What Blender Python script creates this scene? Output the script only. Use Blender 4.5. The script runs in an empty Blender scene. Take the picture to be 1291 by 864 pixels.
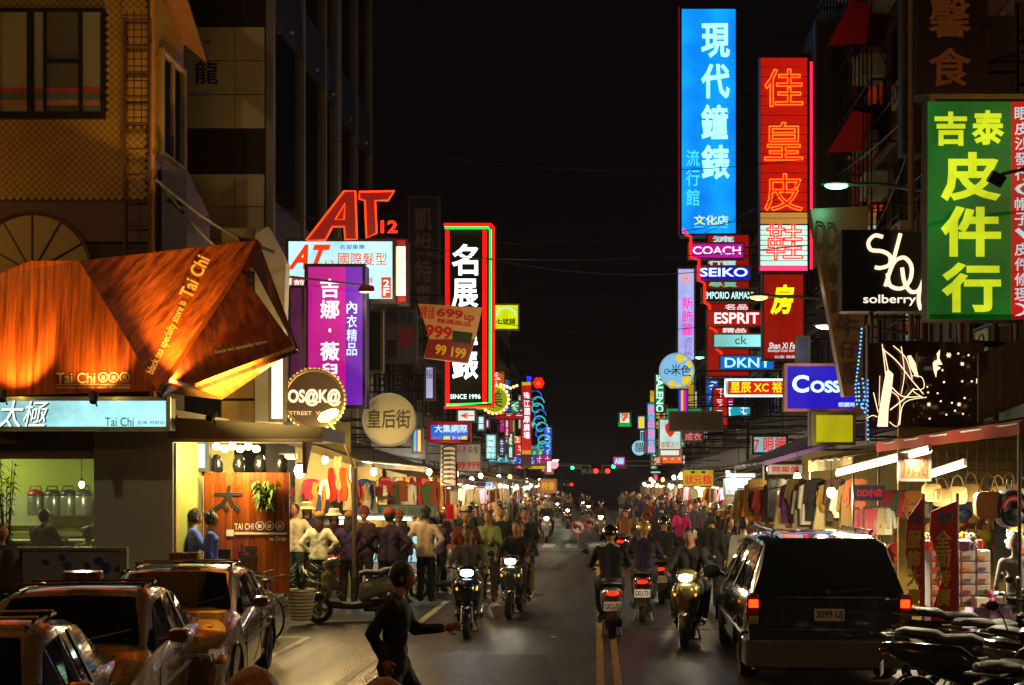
import bpy, bmesh, math, random
import numpy as np
from mathutils import Vector, Matrix, Euler, noise
R = math.radians
PI = math.pi
rnd = random.Random(7)
scn = bpy.context.scene
col = scn.collection

# ---------------------------------------------------------------- camera
# 1291 x 864 frame, focal length F pixels, street vanishing point at (CX, CY), eye height EYE
F, CX, CY, EYE = 1600.0, 752.0, 612.0, 2.25
cam = bpy.data.cameras.new('camera')
cam.sensor_width = 36.0
cam.lens = 36.0 * F / 1291.0
cam.shift_x = -(CX - 645.5) / 1291.0
cam.shift_y = (CY - 432.0) / 1291.0
cam.clip_start = 0.1
cam.clip_end = 1500
cam.dof.use_dof = False
camo = bpy.data.objects.new('camera', cam)
col.objects.link(camo)
camo.location = (0, 0, EYE)
camo.rotation_euler = (PI / 2, 0, 0)
scn.camera = camo

def P(x, y, d):
    return Vector(((x - CX) * d / F, d, EYE - (y - CY) * d / F))

# ---------------------------------------------------------------- night sky
w = bpy.data.worlds.new('World'); scn.world = w; w.use_nodes = True
nt = w.node_tree
bg = nt.nodes['Background']
bg.inputs[0].default_value = (0.55, 0.36, 0.42, 1)
bg.inputs[1].default_value = 0.0045
scn.view_settings.view_transform = 'Standard'
scn.view_settings.look = 'None'
scn.view_settings.exposure = 0.0
scn.view_settings.gamma = 1.0
scn.cycles.use_denoising = True
scn.cycles.max_bounces = 5
scn.cycles.diffuse_bounces = 3
scn.cycles.glossy_bounces = 3
scn.cycles.transmission_bounces = 4
scn.cycles.transparent_max_bounces = 8
scn.cycles.sample_clamp_indirect = 2.5
scn.cycles.sample_clamp_direct = 0.0
scn.cycles.caustics_reflective = False
scn.cycles.caustics_refractive = False
scn.cycles.use_light_tree = True

# ---------------------------------------------------------------- colours and materials
def lin(h):
    h = h.lstrip('#')
    o = []
    for i in (0, 2, 4):
        c = int(h[i:i+2], 16) / 255.0
        o.append(c / 12.92 if c <= 0.04045 else ((c + 0.055) / 1.055) ** 2.4)
    return o
_M = {}
def M(h, rough=0.6, metal=0.0, var=0.25, scale=6.0, bump=0.15, coat=0.0, alpha=1.0, name=None):
    k = (h, rough, metal, var, scale, bump, coat, alpha)
    if k in _M: return _M[k]
    m = bpy.data.materials.new(name or 'surface'); m.use_nodes = True
    n = m.node_tree.nodes; l = m.node_tree.links; b = n['Principled BSDF']
    c = lin(h)
    b.inputs['Roughness'].default_value = rough
    b.inputs['Metallic'].default_value = metal
    b.inputs['Coat Weight'].default_value = coat
    b.inputs['Coat Roughness'].default_value = 0.04
    b.inputs['Alpha'].default_value = alpha
    tc = n.new('ShaderNodeTexCoord'); nz = n.new('ShaderNodeTexNoise')
    nz.inputs['Scale'].default_value = scale; nz.inputs['Detail'].default_value = 5; nz.inputs['Roughness'].default_value = 0.62
    l.new(tc.outputs['Object'], nz.inputs['Vector'])
    mx = n.new('ShaderNodeMix'); mx.data_type = 'RGBA'
    mx.inputs[6].default_value = (c[0]*(1-var), c[1]*(1-var), c[2]*(1-var), 1)
    mx.inputs[7].default_value = (min(1, c[0]*(1+var)), min(1, c[1]*(1+var)), min(1, c[2]*(1+var)), 1)
    l.new(nz.outputs['Fac'], mx.inputs[0]); l.new(mx.outputs[2], b.inputs['Base Color'])
    mr = n.new('ShaderNodeMapRange'); mr.inputs[3].default_value = max(0, rough - 0.12*(rough > 0.2)); mr.inputs[4].default_value = min(1, rough + 0.15*(rough > 0.2))
    l.new(nz.outputs['Fac'], mr.inputs[0]); l.new(mr.outputs[0], b.inputs['Roughness'])
    if bump:
        bp = n.new('ShaderNodeBump'); bp.inputs['Strength'].default_value = bump; bp.inputs['Distance'].default_value = 0.02
        n2 = n.new('ShaderNodeTexNoise'); n2.inputs['Scale'].default_value = scale * 5; n2.inputs['Detail'].default_value = 3
        l.new(tc.outputs['Object'], n2.inputs['Vector']); l.new(n2.outputs['Fac'], bp.inputs['Height']); l.new(bp.outputs[0], b.inputs['Normal'])
    _M[k] = m
    return m
_E = {}
def E(h, s=1.0, sample=False, bands=0.0, bscale=3.0, axis=2, base=None, cloudy=0.0):
    """a surface that gives off light: lamp, tube, lit sign face; weakly, a glow put into unlit boards. bands = the tubes behind a lit face"""
    k = (h, s, sample, bands, bscale, axis, base, cloudy)
    if k in _E: return _E[k]
    m = bpy.data.materials.new('lit'); m.use_nodes = True
    n = m.node_tree.nodes; l = m.node_tree.links; b = n['Principled BSDF']
    c = lin(h); bc = lin(base) if base else [x * 0.35 for x in c]
    b.inputs['Base Color'].default_value = (*bc, 1)
    b.inputs['Roughness'].default_value = 0.35
    b.inputs['Emission Color'].default_value = (*c, 1)
    b.inputs['Emission Strength'].default_value = s
    if bands or cloudy:
        tc = n.new('ShaderNodeTexCoord'); src = None
        if bands:
            sp = n.new('ShaderNodeSeparateXYZ'); l.new(tc.outputs['Object'], sp.inputs[0])
            mm = n.new('ShaderNodeMath'); mm.operation = 'MULTIPLY'; mm.inputs[1].default_value = bscale * 2 * PI
            l.new(sp.outputs[axis], mm.inputs[0])
            si = n.new('ShaderNodeMath'); si.operation = 'SINE'; l.new(mm.outputs[0], si.inputs[0])
            ma = n.new('ShaderNodeMath'); ma.operation = 'MULTIPLY_ADD'; ma.inputs[1].default_value = bands * s; ma.inputs[2].default_value = s
            l.new(si.outputs[0], ma.inputs[0]); src = ma.outputs[0]
        if cloudy:
            nz = n.new('ShaderNodeTexNoise'); nz.inputs['Scale'].default_value = 1.1; nz.inputs['Detail'].default_value = 7; nz.inputs['Roughness'].default_value = .65
            l.new(tc.outputs['Object'], nz.inputs['Vector'])
            mr = n.new('ShaderNodeMapRange'); mr.inputs[1].default_value = 0.3; mr.inputs[2].default_value = 0.7
            mr.inputs[3].default_value = 1 - cloudy; mr.inputs[4].default_value = 1 + cloudy
            l.new(nz.outputs['Fac'], mr.inputs[0])
            mu = n.new('ShaderNodeMath'); mu.operation = 'MULTIPLY'; l.new(mr.outputs[0], mu.inputs[0])
            if src is not None: l.new(src, mu.inputs[1])
            else: mu.inputs[1].default_value = s
            src = mu.outputs[0]
        l.new(src, b.inputs['Emission Strength'])
    m.cycles.emission_sampling = 'FRONT' if sample else 'NONE'
    _E[k] = m
    return m

def wood_mat(h1, h2, rot=0.0, scale=14.0, rough=0.32, axis='X'):
    m = bpy.data.materials.new('wood'); m.use_nodes = True
    n = m.node_tree.nodes; l = m.node_tree.links; b = n['Principled BSDF']
    tc = n.new('ShaderNodeTexCoord'); mp = n.new('ShaderNodeMapping'); mp.inputs['Rotation'].default_value = (0, rot, 0)
    l.new(tc.outputs['Object'], mp.inputs[0])
    mp2 = n.new('ShaderNodeMapping'); mp2.inputs['Scale'].default_value = (scale, scale * .3, 0.55); l.new(mp.outputs[0], mp2.inputs[0])
    nz = n.new('ShaderNodeTexNoise'); nz.inputs['Scale'].default_value = 1.0; nz.inputs['Detail'].default_value = 6; nz.inputs['Roughness'].default_value = .7
    l.new(mp2.outputs[0], nz.inputs['Vector'])
    cr = n.new('ShaderNodeValToRGB'); e = cr.color_ramp.elements
    a, c = lin(h1), lin(h2)
    e[0].color = (*a, 1); e[0].position = .34; e[1].color = (*c, 1); e[1].position = .66
    l.new(nz.outputs['Fac'], cr.inputs[0])
    wv = n.new('ShaderNodeTexWave'); wv.bands_direction = 'X'; wv.wave_profile = 'SAW'; wv.inputs['Scale'].default_value = 1.9; wv.inputs['Distortion'].default_value = 0
    l.new(mp.outputs[0], wv.inputs['Vector'])
    ls = n.new('ShaderNodeMapRange'); ls.inputs[1].default_value = 0.0; ls.inputs[2].default_value = 0.07; ls.inputs[3].default_value = .45; ls.inputs[4].default_value = 1
    l.new(wv.outputs['Fac'], ls.inputs[0])
    mx = n.new('ShaderNodeMix'); mx.data_type = 'RGBA'; mx.blend_type = 'MULTIPLY'; mx.inputs[0].default_value = 1
    l.new(cr.outputs[0], mx.inputs[6]); l.new(ls.outputs[0], mx.inputs[7]); l.new(mx.outputs[2], b.inputs['Base Color'])
    bp = n.new('ShaderNodeBump'); bp.inputs['Strength'].default_value = .3; bp.inputs['Distance'].default_value = .01
    l.new(ls.outputs[0], bp.inputs['Height']); l.new(bp.outputs[0], b.inputs['Normal'])
    b.inputs['Roughness'].default_value = rough
    return m

def asphalt_mat():
    m = bpy.data.materials.new('asphalt'); m.use_nodes = True
    n = m.node_tree.nodes; l = m.node_tree.links; b = n['Principled BSDF']
    tc = n.new('ShaderNodeTexCoord')
    def nz(s, d=4, vec=None):
        t = n.new('ShaderNodeTexNoise'); t.inputs['Scale'].default_value = s; t.inputs['Detail'].default_value = d
        l.new(vec or tc.outputs['Object'], t.inputs['Vector']); return t.outputs['Fac']
    mp = n.new('ShaderNodeMapping'); mp.inputs['Scale'].default_value = (1.6, .12, 1); l.new(tc.outputs['Object'], mp.inputs[0])
    big = nz(.5); fine = nz(26, 3); track = nz(1.0, 3, mp.outputs[0])
    ad = n.new('ShaderNodeMath'); ad.operation = 'ADD'; l.new(big, ad.inputs[0]); l.new(track, ad.inputs[1])
    ad2 = n.new('ShaderNodeMath'); ad2.operation = 'MULTIPLY_ADD'; l.new(fine, ad2.inputs[0]); ad2.inputs[1].default_value = .8; l.new(ad.outputs[0], ad2.inputs[2])
    cr = n.new('ShaderNodeValToRGB'); e = cr.color_ramp.elements
    e[0].position = .95 / 2; e[0].color = (.007, .0065, .0065, 1); e[1].position = .72; e[1].color = (.036, .029, .025, 1)
    dv = n.new('ShaderNodeMath'); dv.operation = 'MULTIPLY'; dv.inputs[1].default_value = .5; l.new(ad2.outputs[0], dv.inputs[0])
    l.new(dv.outputs[0], cr.inputs[0])
    # tar-filled cracks and seams
    vo = n.new('ShaderNodeTexVoronoi'); vo.feature = 'DISTANCE_TO_EDGE'; vo.inputs['Scale'].default_value = .22
    wob = n.new('ShaderNodeTexNoise'); wob.inputs['Scale'].default_value = 1.5
    l.new(tc.outputs['Object'], wob.inputs['Vector'])
    va = n.new('ShaderNodeVectorMath'); va.operation = 'ADD'; l.new(tc.outputs['Object'], va.inputs[0]); l.new(wob.outputs['Color'], va.inputs[1])
    l.new(va.outputs[0], vo.inputs['Vector'])
    mr = n.new('ShaderNodeMapRange'); mr.inputs[1].default_value = .003; mr.inputs[2].default_value = .008; mr.inputs[3].default_value = .35; mr.inputs[4].default_value = 1
    l.new(vo.outputs['Distance'], mr.inputs[0])
    mx = n.new('ShaderNodeMix'); mx.data_type = 'RGBA'; mx.blend_type = 'MULTIPLY'; mx.inputs[0].default_value = 1
    l.new(cr.outputs[0], mx.inputs[6]); l.new(mr.outputs[0], mx.inputs[7]); l.new(mx.outputs[2], b.inputs['Base Color'])
    rr = n.new('ShaderNodeMapRange'); rr.inputs[1].default_value = .3; rr.inputs[2].default_value = .7; rr.inputs[3].default_value = .27; rr.inputs[4].default_value = .62
    l.new(track, rr.inputs[0]); l.new(rr.outputs[0], b.inputs['Roughness'])
    bp = n.new('ShaderNodeBump'); bp.inputs['Strength'].default_value = .9; bp.inputs['Distance'].default_value = .012
    l.new(fine, bp.inputs['Height']); l.new(bp.outputs[0], b.inputs['Normal'])
    return m

def worn_paint(h):
    m = bpy.data.materials.new('road_paint'); m.use_nodes = True
    n = m.node_tree.nodes; l = m.node_tree.links; b = n['Principled BSDF']
    tc = n.new('ShaderNodeTexCoord'); t = n.new('ShaderNodeTexNoise'); t.inputs['Scale'].default_value = 14; t.inputs['Detail'].default_value = 8; t.inputs['Roughness'].default_value = .75
    l.new(tc.outputs['Object'], t.inputs['Vector'])
    cr = n.new('ShaderNodeValToRGB'); e = cr.color_ramp.elements; c = lin(h)
    e[0].position = .40; e[0].color = (c[0]*.12, c[1]*.12, c[2]*.12, 1); e[1].position = .52; e[1].color = (*c, 1)
    l.new(t.outputs['Fac'], cr.inputs[0]); l.new(cr.outputs[0], b.inputs['Base Color']); b.inputs['Roughness'].default_value = .6
    return m

def paint(h, rough=.22):            # car and scooter lacquer
    return M(h, rough, 0.35, .06, 3, 0.0, 1.0)
def glass_dark():
    return M('#07090a', .03, 0, .1, 3, 0, 1.0)
CHROME = M('#c8c8c8', .12, 1, .05, 5, 0)
STEEL = M('#7d7d7d', .4, .9, .2, 9, .05)
BLACK = M('#0b0b0c', .45, 0, .2, 9, .1)
RUBBER = M('#0d0d0d', .75, 0, .2, 20, .3)
DARKMETAL = M('#23221f', .5, .6, .3, 9, .1)
SKIN = M('#a06c4a', .5, 0, .08, 10, .05)
HAIR = M('#0c0908', .38, 0, .4, 60, .5)
WHITEP = M('#c9c9c4', .5, 0, .12, 7, .05)

# ---------------------------------------------------------------- mesh builder
def basis(a, b):
    d = (b - a).normalized()
    u = d.cross(Vector((0, 0, 1)))
    if u.length < 1e-3: u = d.cross(Vector((1, 0, 0)))
    u.normalize(); return d, u, d.cross(u)
class MB:
    def __init__(s): s.v = []; s.f = []; s.m = []; s.c = 0
    def mat(s, i): s.c = i; return s
    def add(s, vs, fs):
        o = len(s.v); s.v += [tuple(v) for v in vs]; s.f += [tuple(i + o for i in f) for f in fs]; s.m += [s.c] * len(fs); return s
    def box(s, x0, x1, y0, y1, z0, z1):
        v = [(x, y, z) for z in (z0, z1) for y in (y0, y1) for x in (x0, x1)]
        return s.add(v, [(0, 2, 3, 1), (4, 5, 7, 6), (0, 1, 5, 4), (2, 6, 7, 3), (0, 4, 6, 2), (1, 3, 7, 5)])
    def obox(s, c, sz, rot=(0, 0, 0)):
        mt = Euler(rot).to_matrix(); c = Vector(c)
        v = [c + mt @ Vector((x * sz[0] / 2, y * sz[1] / 2, z * sz[2] / 2)) for z in (-1, 1) for y in (-1, 1) for x in (-1, 1)]
        return s.add(v, [(0, 2, 3, 1), (4, 5, 7, 6), (0, 1, 5, 4), (2, 6, 7, 3), (0, 4, 6, 2), (1, 3, 7, 5)])
    def tube(s, a, b, r0, r1=None, n=8, cap=True):
        a, b = Vector(a), Vector(b); r1 = r0 if r1 is None else r1
        if (b - a).length < 1e-6: return s
        d, u, w_ = basis(a, b)
        vs = [p + (u * math.cos(2*PI*i/n) + w_ * math.sin(2*PI*i/n)) * r for p, r in ((a, r0), (b, r1)) for i in range(n)]
        fs = [(i, (i+1) % n, n + (i+1) % n, n + i) for i in range(n)]
        if cap: fs += [tuple(range(n))[::-1], tuple(range(n, 2*n))]
        return s.add(vs, fs)
    def path(s, pts, r, n=6, closed=False):
        pts = [Vector(p) for p in pts]; k = len(pts)
        rs = r if isinstance(r, (list, tuple)) else [r] * k
        vs = []; pu = None
        for i in range(k):
            a = pts[i-1] if (i > 0 or closed) else pts[i]; b = pts[(i+1) % k] if (i < k-1 or closed) else pts[i]
            d = (b - a).normalized()
            if pu is None:
                u = d.cross(Vector((0, 0, 1)))
                if u.length < 1e-3: u = d.cross(Vector((1, 0, 0)))
            else: u = pu - d * pu.dot(d)
            if u.length < 1e-6: u = d.cross(Vector((0.3, 1, .2)))
            u.normalize(); pu = u; w_ = d.cross(u)
            vs += [pts[i] + (u * math.cos(2*PI*j/n) + w_ * math.sin(2*PI*j/n)) * rs[i] for j in range(n)]
        fs = []
        for i in range(k if closed else k-1):
            o, q = i*n, ((i+1) % k)*n
            fs += [(o+j, o+(j+1) % n, q+(j+1) % n, q+j) for j in range(n)]
        if not closed: fs += [tuple(range(n))[::-1], tuple(range((k-1)*n, k*n))]
        return s.add(vs, fs)
    def ball(s, c, r, seg=10, rot=None, fn=None, vr=None):
        c = Vector(c); r = (r, r, r) if isinstance(r, (int, float)) else r
        rings = seg // 2 + 1 if vr is None else vr
        mt = Euler(rot).to_matrix() if rot else None
        def pt(x, y, z):
            v = Vector((x*r[0], y*r[1], z*r[2]))
            if fn: v = fn(v, (x, y, z))
            if mt: v = mt @ v
            return c + v
        vs = [pt(0, 0, 1)]
        for i in range(1, rings):
            t = PI*i/rings
            for j in range(seg):
                p = 2*PI*j/seg; vs.append(pt(math.sin(t)*math.cos(p), math.sin(t)*math.sin(p), math.cos(t)))
        vs.append(pt(0, 0, -1)); last = len(vs)-1; fs = []
        for j in range(seg):
            fs.append((0, 1+j, 1+(j+1) % seg)); fs.append((last, last-seg+(j+1) % seg, last-seg+j))
        for i in range(rings-2):
            for j in range(seg):
                a = 1+i*seg; fs.append((a+j, a+seg+j, a+seg+(j+1) % seg, a+(j+1) % seg))
        return s.add(vs, fs)
    def cap(s, a, b, ra, rb=None, n=10):          # limb with round ends
        rb = ra if rb is None else rb
        s.tube(a, b, ra, rb, n); s.ball(a, ra, n); s.ball(b, rb, n); return s
    def prism(s, poly, y0, y1):                   # poly in (x, z)
        k = len(poly); vs = [(x, y0, z) for x, z in poly] + [(x, y1, z) for x, z in poly]
        fs = [tuple(range(k)), tuple(range(k, 2*k))[::-1]] + [(i, i+k, (i+1) % k + k, (i+1) % k) for i in range(k)]
        return s.add(vs, fs)
    def xprism(s, poly, x0, x1):                  # poly in (y, z)
        k = len(poly); vs = [(x0, y, z) for y, z in poly] + [(x1, y, z) for y, z in poly]
        fs = [tuple(range(k))[::-1], tuple(range(k, 2*k))] + [(i, (i+1) % k, (i+1) % k + k, i+k) for i in range(k)]
        return s.add(vs, fs)
    def lathe(s, prof, c, n=16, axis='z', caps=True):
        c = Vector(c); vs = []; k = len(prof)
        for r, h in prof:
            for j in range(n):
                a = 2*PI*j/n
                if axis == 'z': v = Vector((r*math.cos(a), r*math.sin(a), h))
                elif axis == 'y': v = Vector((r*math.cos(a), h, r*math.sin(a)))
                else: v = Vector((h, r*math.cos(a), r*math.sin(a)))
                vs.append(c+v)
        fs = [(i*n+j, i*n+(j+1) % n, (i+1)*n+(j+1) % n, (i+1)*n+j) for i in range(k-1) for j in range(n)]
        if caps: fs += [tuple(range(n))[::-1], tuple(range((k-1)*n, k*n))]
        return s.add(vs, fs)
    def loft(s, rings, caps=True):
        n = len(rings[0]); vs = [p for r in rings for p in r]
        fs = [(i*n+j, i*n+(j+1) % n, (i+1)*n+(j+1) % n, (i+1)*n+j) for i in range(len(rings)-1) for j in range(n)]
        if caps: fs += [tuple(range(n))[::-1], tuple(range((len(rings)-1)*n, len(rings)*n))]
        return s.add(vs, fs)
    def grid(s, fn, nu, nv):
        vs = [fn(i/nu, j/nv) for i in range(nu+1) for j in range(nv+1)]
        return s.add(vs, [(i*(nv+1)+j, (i+1)*(nv+1)+j, (i+1)*(nv+1)+j+1, i*(nv+1)+j+1) for i in range(nu) for j in range(nv)])
    def mesh(s, name, mats, smooth=0, bevel=0, bseg=1, off=None):
        me = bpy.data.meshes.new(name)
        v = s.v
        if off is not None:
            ox, oy, oz = off; v = [(a-ox, b-oy, c-oz) for a, b, c in v]
        me.from_pydata(v, [], s.f)
        for m_ in (mats if isinstance(mats, (list, tuple)) else [mats]): me.materials.append(m_)
        if any(s.m): me.polygons.foreach_set('material_index', s.m)
        bm = bmesh.new(); bm.from_mesh(me)
        bmesh.ops.recalc_face_normals(bm, faces=bm.faces)
        if bevel:
            es = [e for e in bm.edges if len(e.link_faces) == 2 and e.calc_face_angle(0) > .5]
            bmesh.ops.bevel(bm, geom=es, offset=bevel, segments=bseg, affect='EDGES', profile=.6, clamp_overlap=True)
        bm.to_mesh(me); bm.free()
        if smooth:
            me.polygons.foreach_set('use_smooth', [True]*len(me.polygons))
            me.set_sharp_from_angle(angle=R(smooth))
        me.update(); return me
    def build(s, name, mats, parent=None, smooth=0, bevel=0, bseg=1, w=True):
        """one mesh object; w: the coordinates are world coordinates"""
        off = None
        if parent is not None and w: off = tuple(parent.matrix_world_loc) if hasattr(parent, 'matrix_world_loc') else world_loc(parent)
        if parent is None:
            a = np.array(s.v); off = ((a[:, 0].min()+a[:, 0].max())/2, (a[:, 1].min()+a[:, 1].max())/2, a[:, 2].min())
        o = bpy.data.objects.new(name, s.mesh(name, mats, smooth, bevel, bseg, off))
        col.objects.link(o)
        if parent is not None: o.parent = parent
        else: o.location = off
        return o
def world_loc(o):
    l = Vector(o.location)
    while o.parent: o = o.parent; l += Vector(o.location)
    return tuple(l)
def tag(o, label=None, cat=None, group=None, kind=None):
    if label: o['label'] = label
    if cat: o['category'] = cat
    if group: o['group'] = group
    if kind: o['kind'] = kind
    return o
def thing(name, label, cat, loc, rz=0, group=None, scale=1.0):
    o = bpy.data.objects.new(name, None); col.objects.link(o); o.empty_display_size = .2
    o.location = loc; o.rotation_euler = (0, 0, rz); o.scale = (scale,)*3
    return tag(o, label, cat, group)
def kids(o): return [c for c in KID.get(o.name, [])]
def copy_tree(o, parent=None):
    c = o.copy(); col.objects.link(c)
    if parent is not None: c.parent = parent
    for ch in [x for x in o.children]: copy_tree(ch, c)
    return c
def clone(o, loc, rz=0, label=None, group=None, scale=None):
    c = copy_tree(o); c.location = loc; c.rotation_euler = (0, 0, rz)
    if label: c['label'] = label
    if group: c['group'] = group
    if scale: c.scale = (scale,)*3
    return c
def recolor(root, mapping):
    """object-level materials: {part stem: {slot: material}}"""
    for o in [root] + list(root.children_recursive):
        st = o.name.split('.')[0]
        if st in mapping:
            for i, m in mapping[st].items():
                o.material_slots[i].link = 'OBJECT'; o.material_slots[i].material = m

# ---------------------------------------------------------------- lettering
_T = {}
def glyph(s, bold=0.0, outline=0.0, shear=0.0):
    k = (s, bold, outline, shear)
    if k in _T: return _T[k]
    c = bpy.data.curves.new('lettering', 'FONT'); c.body = s; c.size = 1; c.resolution_u = 2 if ord(s[0]) > 255 else 4; c.shear = shear
    if outline:
        c.fill_mode = 'NONE'; c.bevel_depth = outline; c.bevel_resolution = 1
    o = bpy.data.objects.new('lettering', c); col.objects.link(o)
    dg = bpy.context.evaluated_depsgraph_get(); dg.update()
    ev = o.evaluated_get(dg); me = ev.to_mesh()
    n = len(me.vertices); a = np.zeros(n*3); me.vertices.foreach_get('co', a); a = a.reshape(-1, 3)
    fs = [tuple(p.vertices) for p in me.polygons]; ev.to_mesh_clear()
    bpy.data.objects.remove(o); bpy.data.curves.remove(c)
    if n == 0: a = np.array([[0, 0, 0], [1, 0, 0], [0, 1, 0.]]); fs = [(0, 1, 2)]
    _T[k] = (a, fs); return _T[k]
def put_text(mb, s, x0, x1, z0, z1, y, bold=.01, outline=0, shear=0, rot=0, pop=.0):
    """stretches the string into the rectangle, facing -Y; pop = depth of raised letters"""
    a, fs = glyph(s, 0, outline, shear)
    bold *= .62 if ord(s[0]) > 255 else .8
    if bold and not outline:        # heavier strokes: the filled letter plus a rounded rim
        b_, g_ = glyph(s, 0, bold, shear); k_ = len(a); b_ = b_.copy(); b_[:, 2] *= .3
        a = np.vstack([a, b_]); fs = list(fs) + [tuple(i + k_ for i in f) for f in g_]
    lo, hi = a.min(0), a.max(0); sx = (x1-x0)/max(1e-6, hi[0]-lo[0]); sz = (z1-z0)/max(1e-6, hi[1]-lo[1])
    X = x0+(a[:, 0]-lo[0])*sx; Z = z0+(a[:, 1]-lo[1])*sz; Y = y-a[:, 2]*min(sx, sz)
    if rot:
        cx, cz = (x0+x1)/2, (z0+z1)/2; ca, sa = math.cos(rot), math.sin(rot)
        X, Z = cx+(X-cx)*ca-(Z-cz)*sa, cz+(X-cx)*sa+(Z-cz)*ca
    mb.add(list(zip(X, Y+np.zeros(len(X)), Z)), fs)
    if pop:
        fs = fs[:]
        n = len(X); o = len(mb.v)-n; from collections import Counter
        cnt = Counter()
        for f in fs:
            for i in range(len(f)): cnt[(f[i], f[(i+1) % len(f)])] += 1
        edges = [e for e in cnt if (e[1], e[0]) not in cnt]
        mb.add([(x, y+pop, z) for x, z in zip(X, Z)], []); ob = len(mb.v)-n
        sd = [(o+b, o+a_, ob+a_, ob+b) for a_, b in edges]
        mb.f += sd; mb.m += [mb.c]*len(sd)
def text_px(root, s, box, d, y, mat, bold=.01, vertical=False, outline=0, fill=.9, name='lettering', shear=0, rot=0, pop=0, parent=None):
    """box in photo pixels at distance d, drawn at world depth y"""
    mb = MB(); a = P(box[0], box[3], d); b = P(box[2], box[1], d)
    if vertical:
        n = len(s); h = (b.z-a.z)/n
        for i, ch in enumerate(s):
            if ch == ' ': continue
            z1 = b.z-i*h; pad = h*(1-fill)/2
            if ch in '·.': put_text(mb, ch, (a.x+b.x)/2-(b.x-a.x)*.07, (a.x+b.x)/2+(b.x-a.x)*.07, z1-h*.6, z1-h*.4, y, .04); continue
            put_text(mb, ch, a.x, b.x, z1-h+pad, z1-pad, y, bold, outline, shear, rot, pop)
    else: put_text(mb, s, a.x, b.x, a.z, b.z, y, bold, outline, shear, rot, pop)
    return mb.build(name, mat, parent or root)
# ================================================================ people
# joints in metres, figure faces -Y, feet at z = 0
STAND = dict(hip=(.088, 0, .93), knee=(.10, -.02, .51), ank=(.105, .03, .09), toe=(.125, -.13, .04),
             pel=(0, 0, .97), chest=(0, 0, 1.27), neck=(0, .015, 1.43), head=(0, -.012, 1.60),
             sh=(.165, .01, 1.375), el=(.222, .04, 1.11), wr=(.235, -.05, .88), hd=(.01, -.35, -1))
def mirror(J, **ov):
    D = {}
    for k, v in J.items():
        if k in ('pel', 'chest', 'neck', 'head'): D[k] = Vector(v); continue
        D[k+'L'] = Vector(v); D[k+'R'] = Vector((-v[0], v[1], v[2]))
    for k, v in ov.items(): D[k] = Vector(v)
    return D
POSES = {
 'stand': mirror(STAND),
 'walk': mirror(STAND, kneeL=(.10, -.17, .55), ankL=(.10, -.24, .13), toeL=(.11, -.40, .10), kneeR=(-.10, .04, .50), ankR=(-.10, .26, .16), toeR=(-.11, .16, .05),
                elL=(.24, .13, 1.15), wrL=(.23, .10, .91), elR=(-.24, -.03, 1.13), wrR=(-.22, -.20, .96)),
 'stroll': mirror(STAND, kneeL=(.10, -.10, .52), ankL=(.10, -.12, .10), toeL=(.12, -.28, .05), kneeR=(-.09, .03, .50), ankR=(-.09, .16, .11), toeR=(-.10, .02, .04),
                elL=(.25, .02, 1.13), wrL=(.20, -.20, 1.05)),
 'hips': mirror(STAND, elL=(.33, .09, 1.15), elR=(-.33, .09, 1.15), wrL=(.19, .0, .99), wrR=(-.19, .0, .99), hdL=(-.8, -.5, -.2), hdR=(.8, -.5, -.2)),
 'lean': mirror(STAND, elL=(.24, -.12, 1.13), wrL=(.20, -.34, 1.14), elR=(-.24, -.10, 1.14), wrR=(-.18, -.33, 1.10), chest=(0, -.03, 1.27), neck=(0, -.05, 1.42), head=(0, -.10, 1.58)),
 'reach': mirror(STAND, shL=(.17, -.04, 1.37), elL=(.26, -.26, 1.20), wrL=(.27, -.50, 1.22), hdL=(.05, -1, .1), elR=(-.24, .12, 1.15), wrR=(-.22, -.02, .98), head=(0, -.07, 1.58),
                kneeL=(.10, -.20, .56), ankL=(.10, -.26, .14), toeL=(.11, -.41, .13), kneeR=(-.10, .05, .50), ankR=(-.10, .30, .20), toeR=(-.11, .22, .07)),
 'hurry': mirror(STAND, shL=(.165, -.04, 1.37), elL=(.25, -.16, 1.14), wrL=(.12, -.40, 1.16), hdL=(-.3, -1, .2), elR=(-.22, .16, 1.16), wrR=(-.20, .06, .96), head=(0, -.08, 1.585), neck=(0, -.03, 1.425), chest=(0, -.03, 1.27),
                kneeL=(.10, -.20, .56), ankL=(.10, -.26, .14), toeL=(.11, -.41, .13), kneeR=(-.10, .05, .50), ankR=(-.10, .30, .20), toeR=(-.11, .22, .07)),
 'phone': mirror(STAND, elL=(.22, -.06, 1.12), wrL=(.10, -.26, 1.22), elR=(-.22, -.06, 1.12), wrR=(-.10, -.25, 1.20), head=(0, -.04, 1.59)),
}
def rider_pose(py, hz, hx, hy):
    return {'pel': Vector((0, py, .86)), 'chest': Vector((0, py-.06, 1.18)), 'neck': Vector((0, py-.09, 1.335)), 'head': Vector((0, py-.13, 1.50)),
            **{k+s: Vector((sg*v[0], v[1], v[2])) for s, sg in (('L', 1), ('R', -1)) for k, v in dict(
                hip=(.09, py, .82), knee=(.17, py-.44, .80), ank=(.14, py-.40, .38), toe=(.15, py-.56, .335),
                sh=(.18, py-.09, 1.29), el=(.28, py-.20, 1.06), wr=(hx, hy+.06, hz), hd=(-.1, -1, -.3)).items()}}
POSES['rider'] = rider_pose(.22, 1.02, .30, -.36)
pp = rider_pose(.60, 1.02, .18, .28)
for s_, g_ in (('L', 1), ('R', -1)):
    pp['ank'+s_] = Vector((g_*.21, .24, .42)); pp['toe'+s_] = Vector((g_*.23, .10, .37)); pp['knee'+s_] = Vector((g_*.25, .20, .80)); pp['el'+s_] = Vector((g_*.29, .46, 1.04))
POSES['passenger'] = pp
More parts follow.
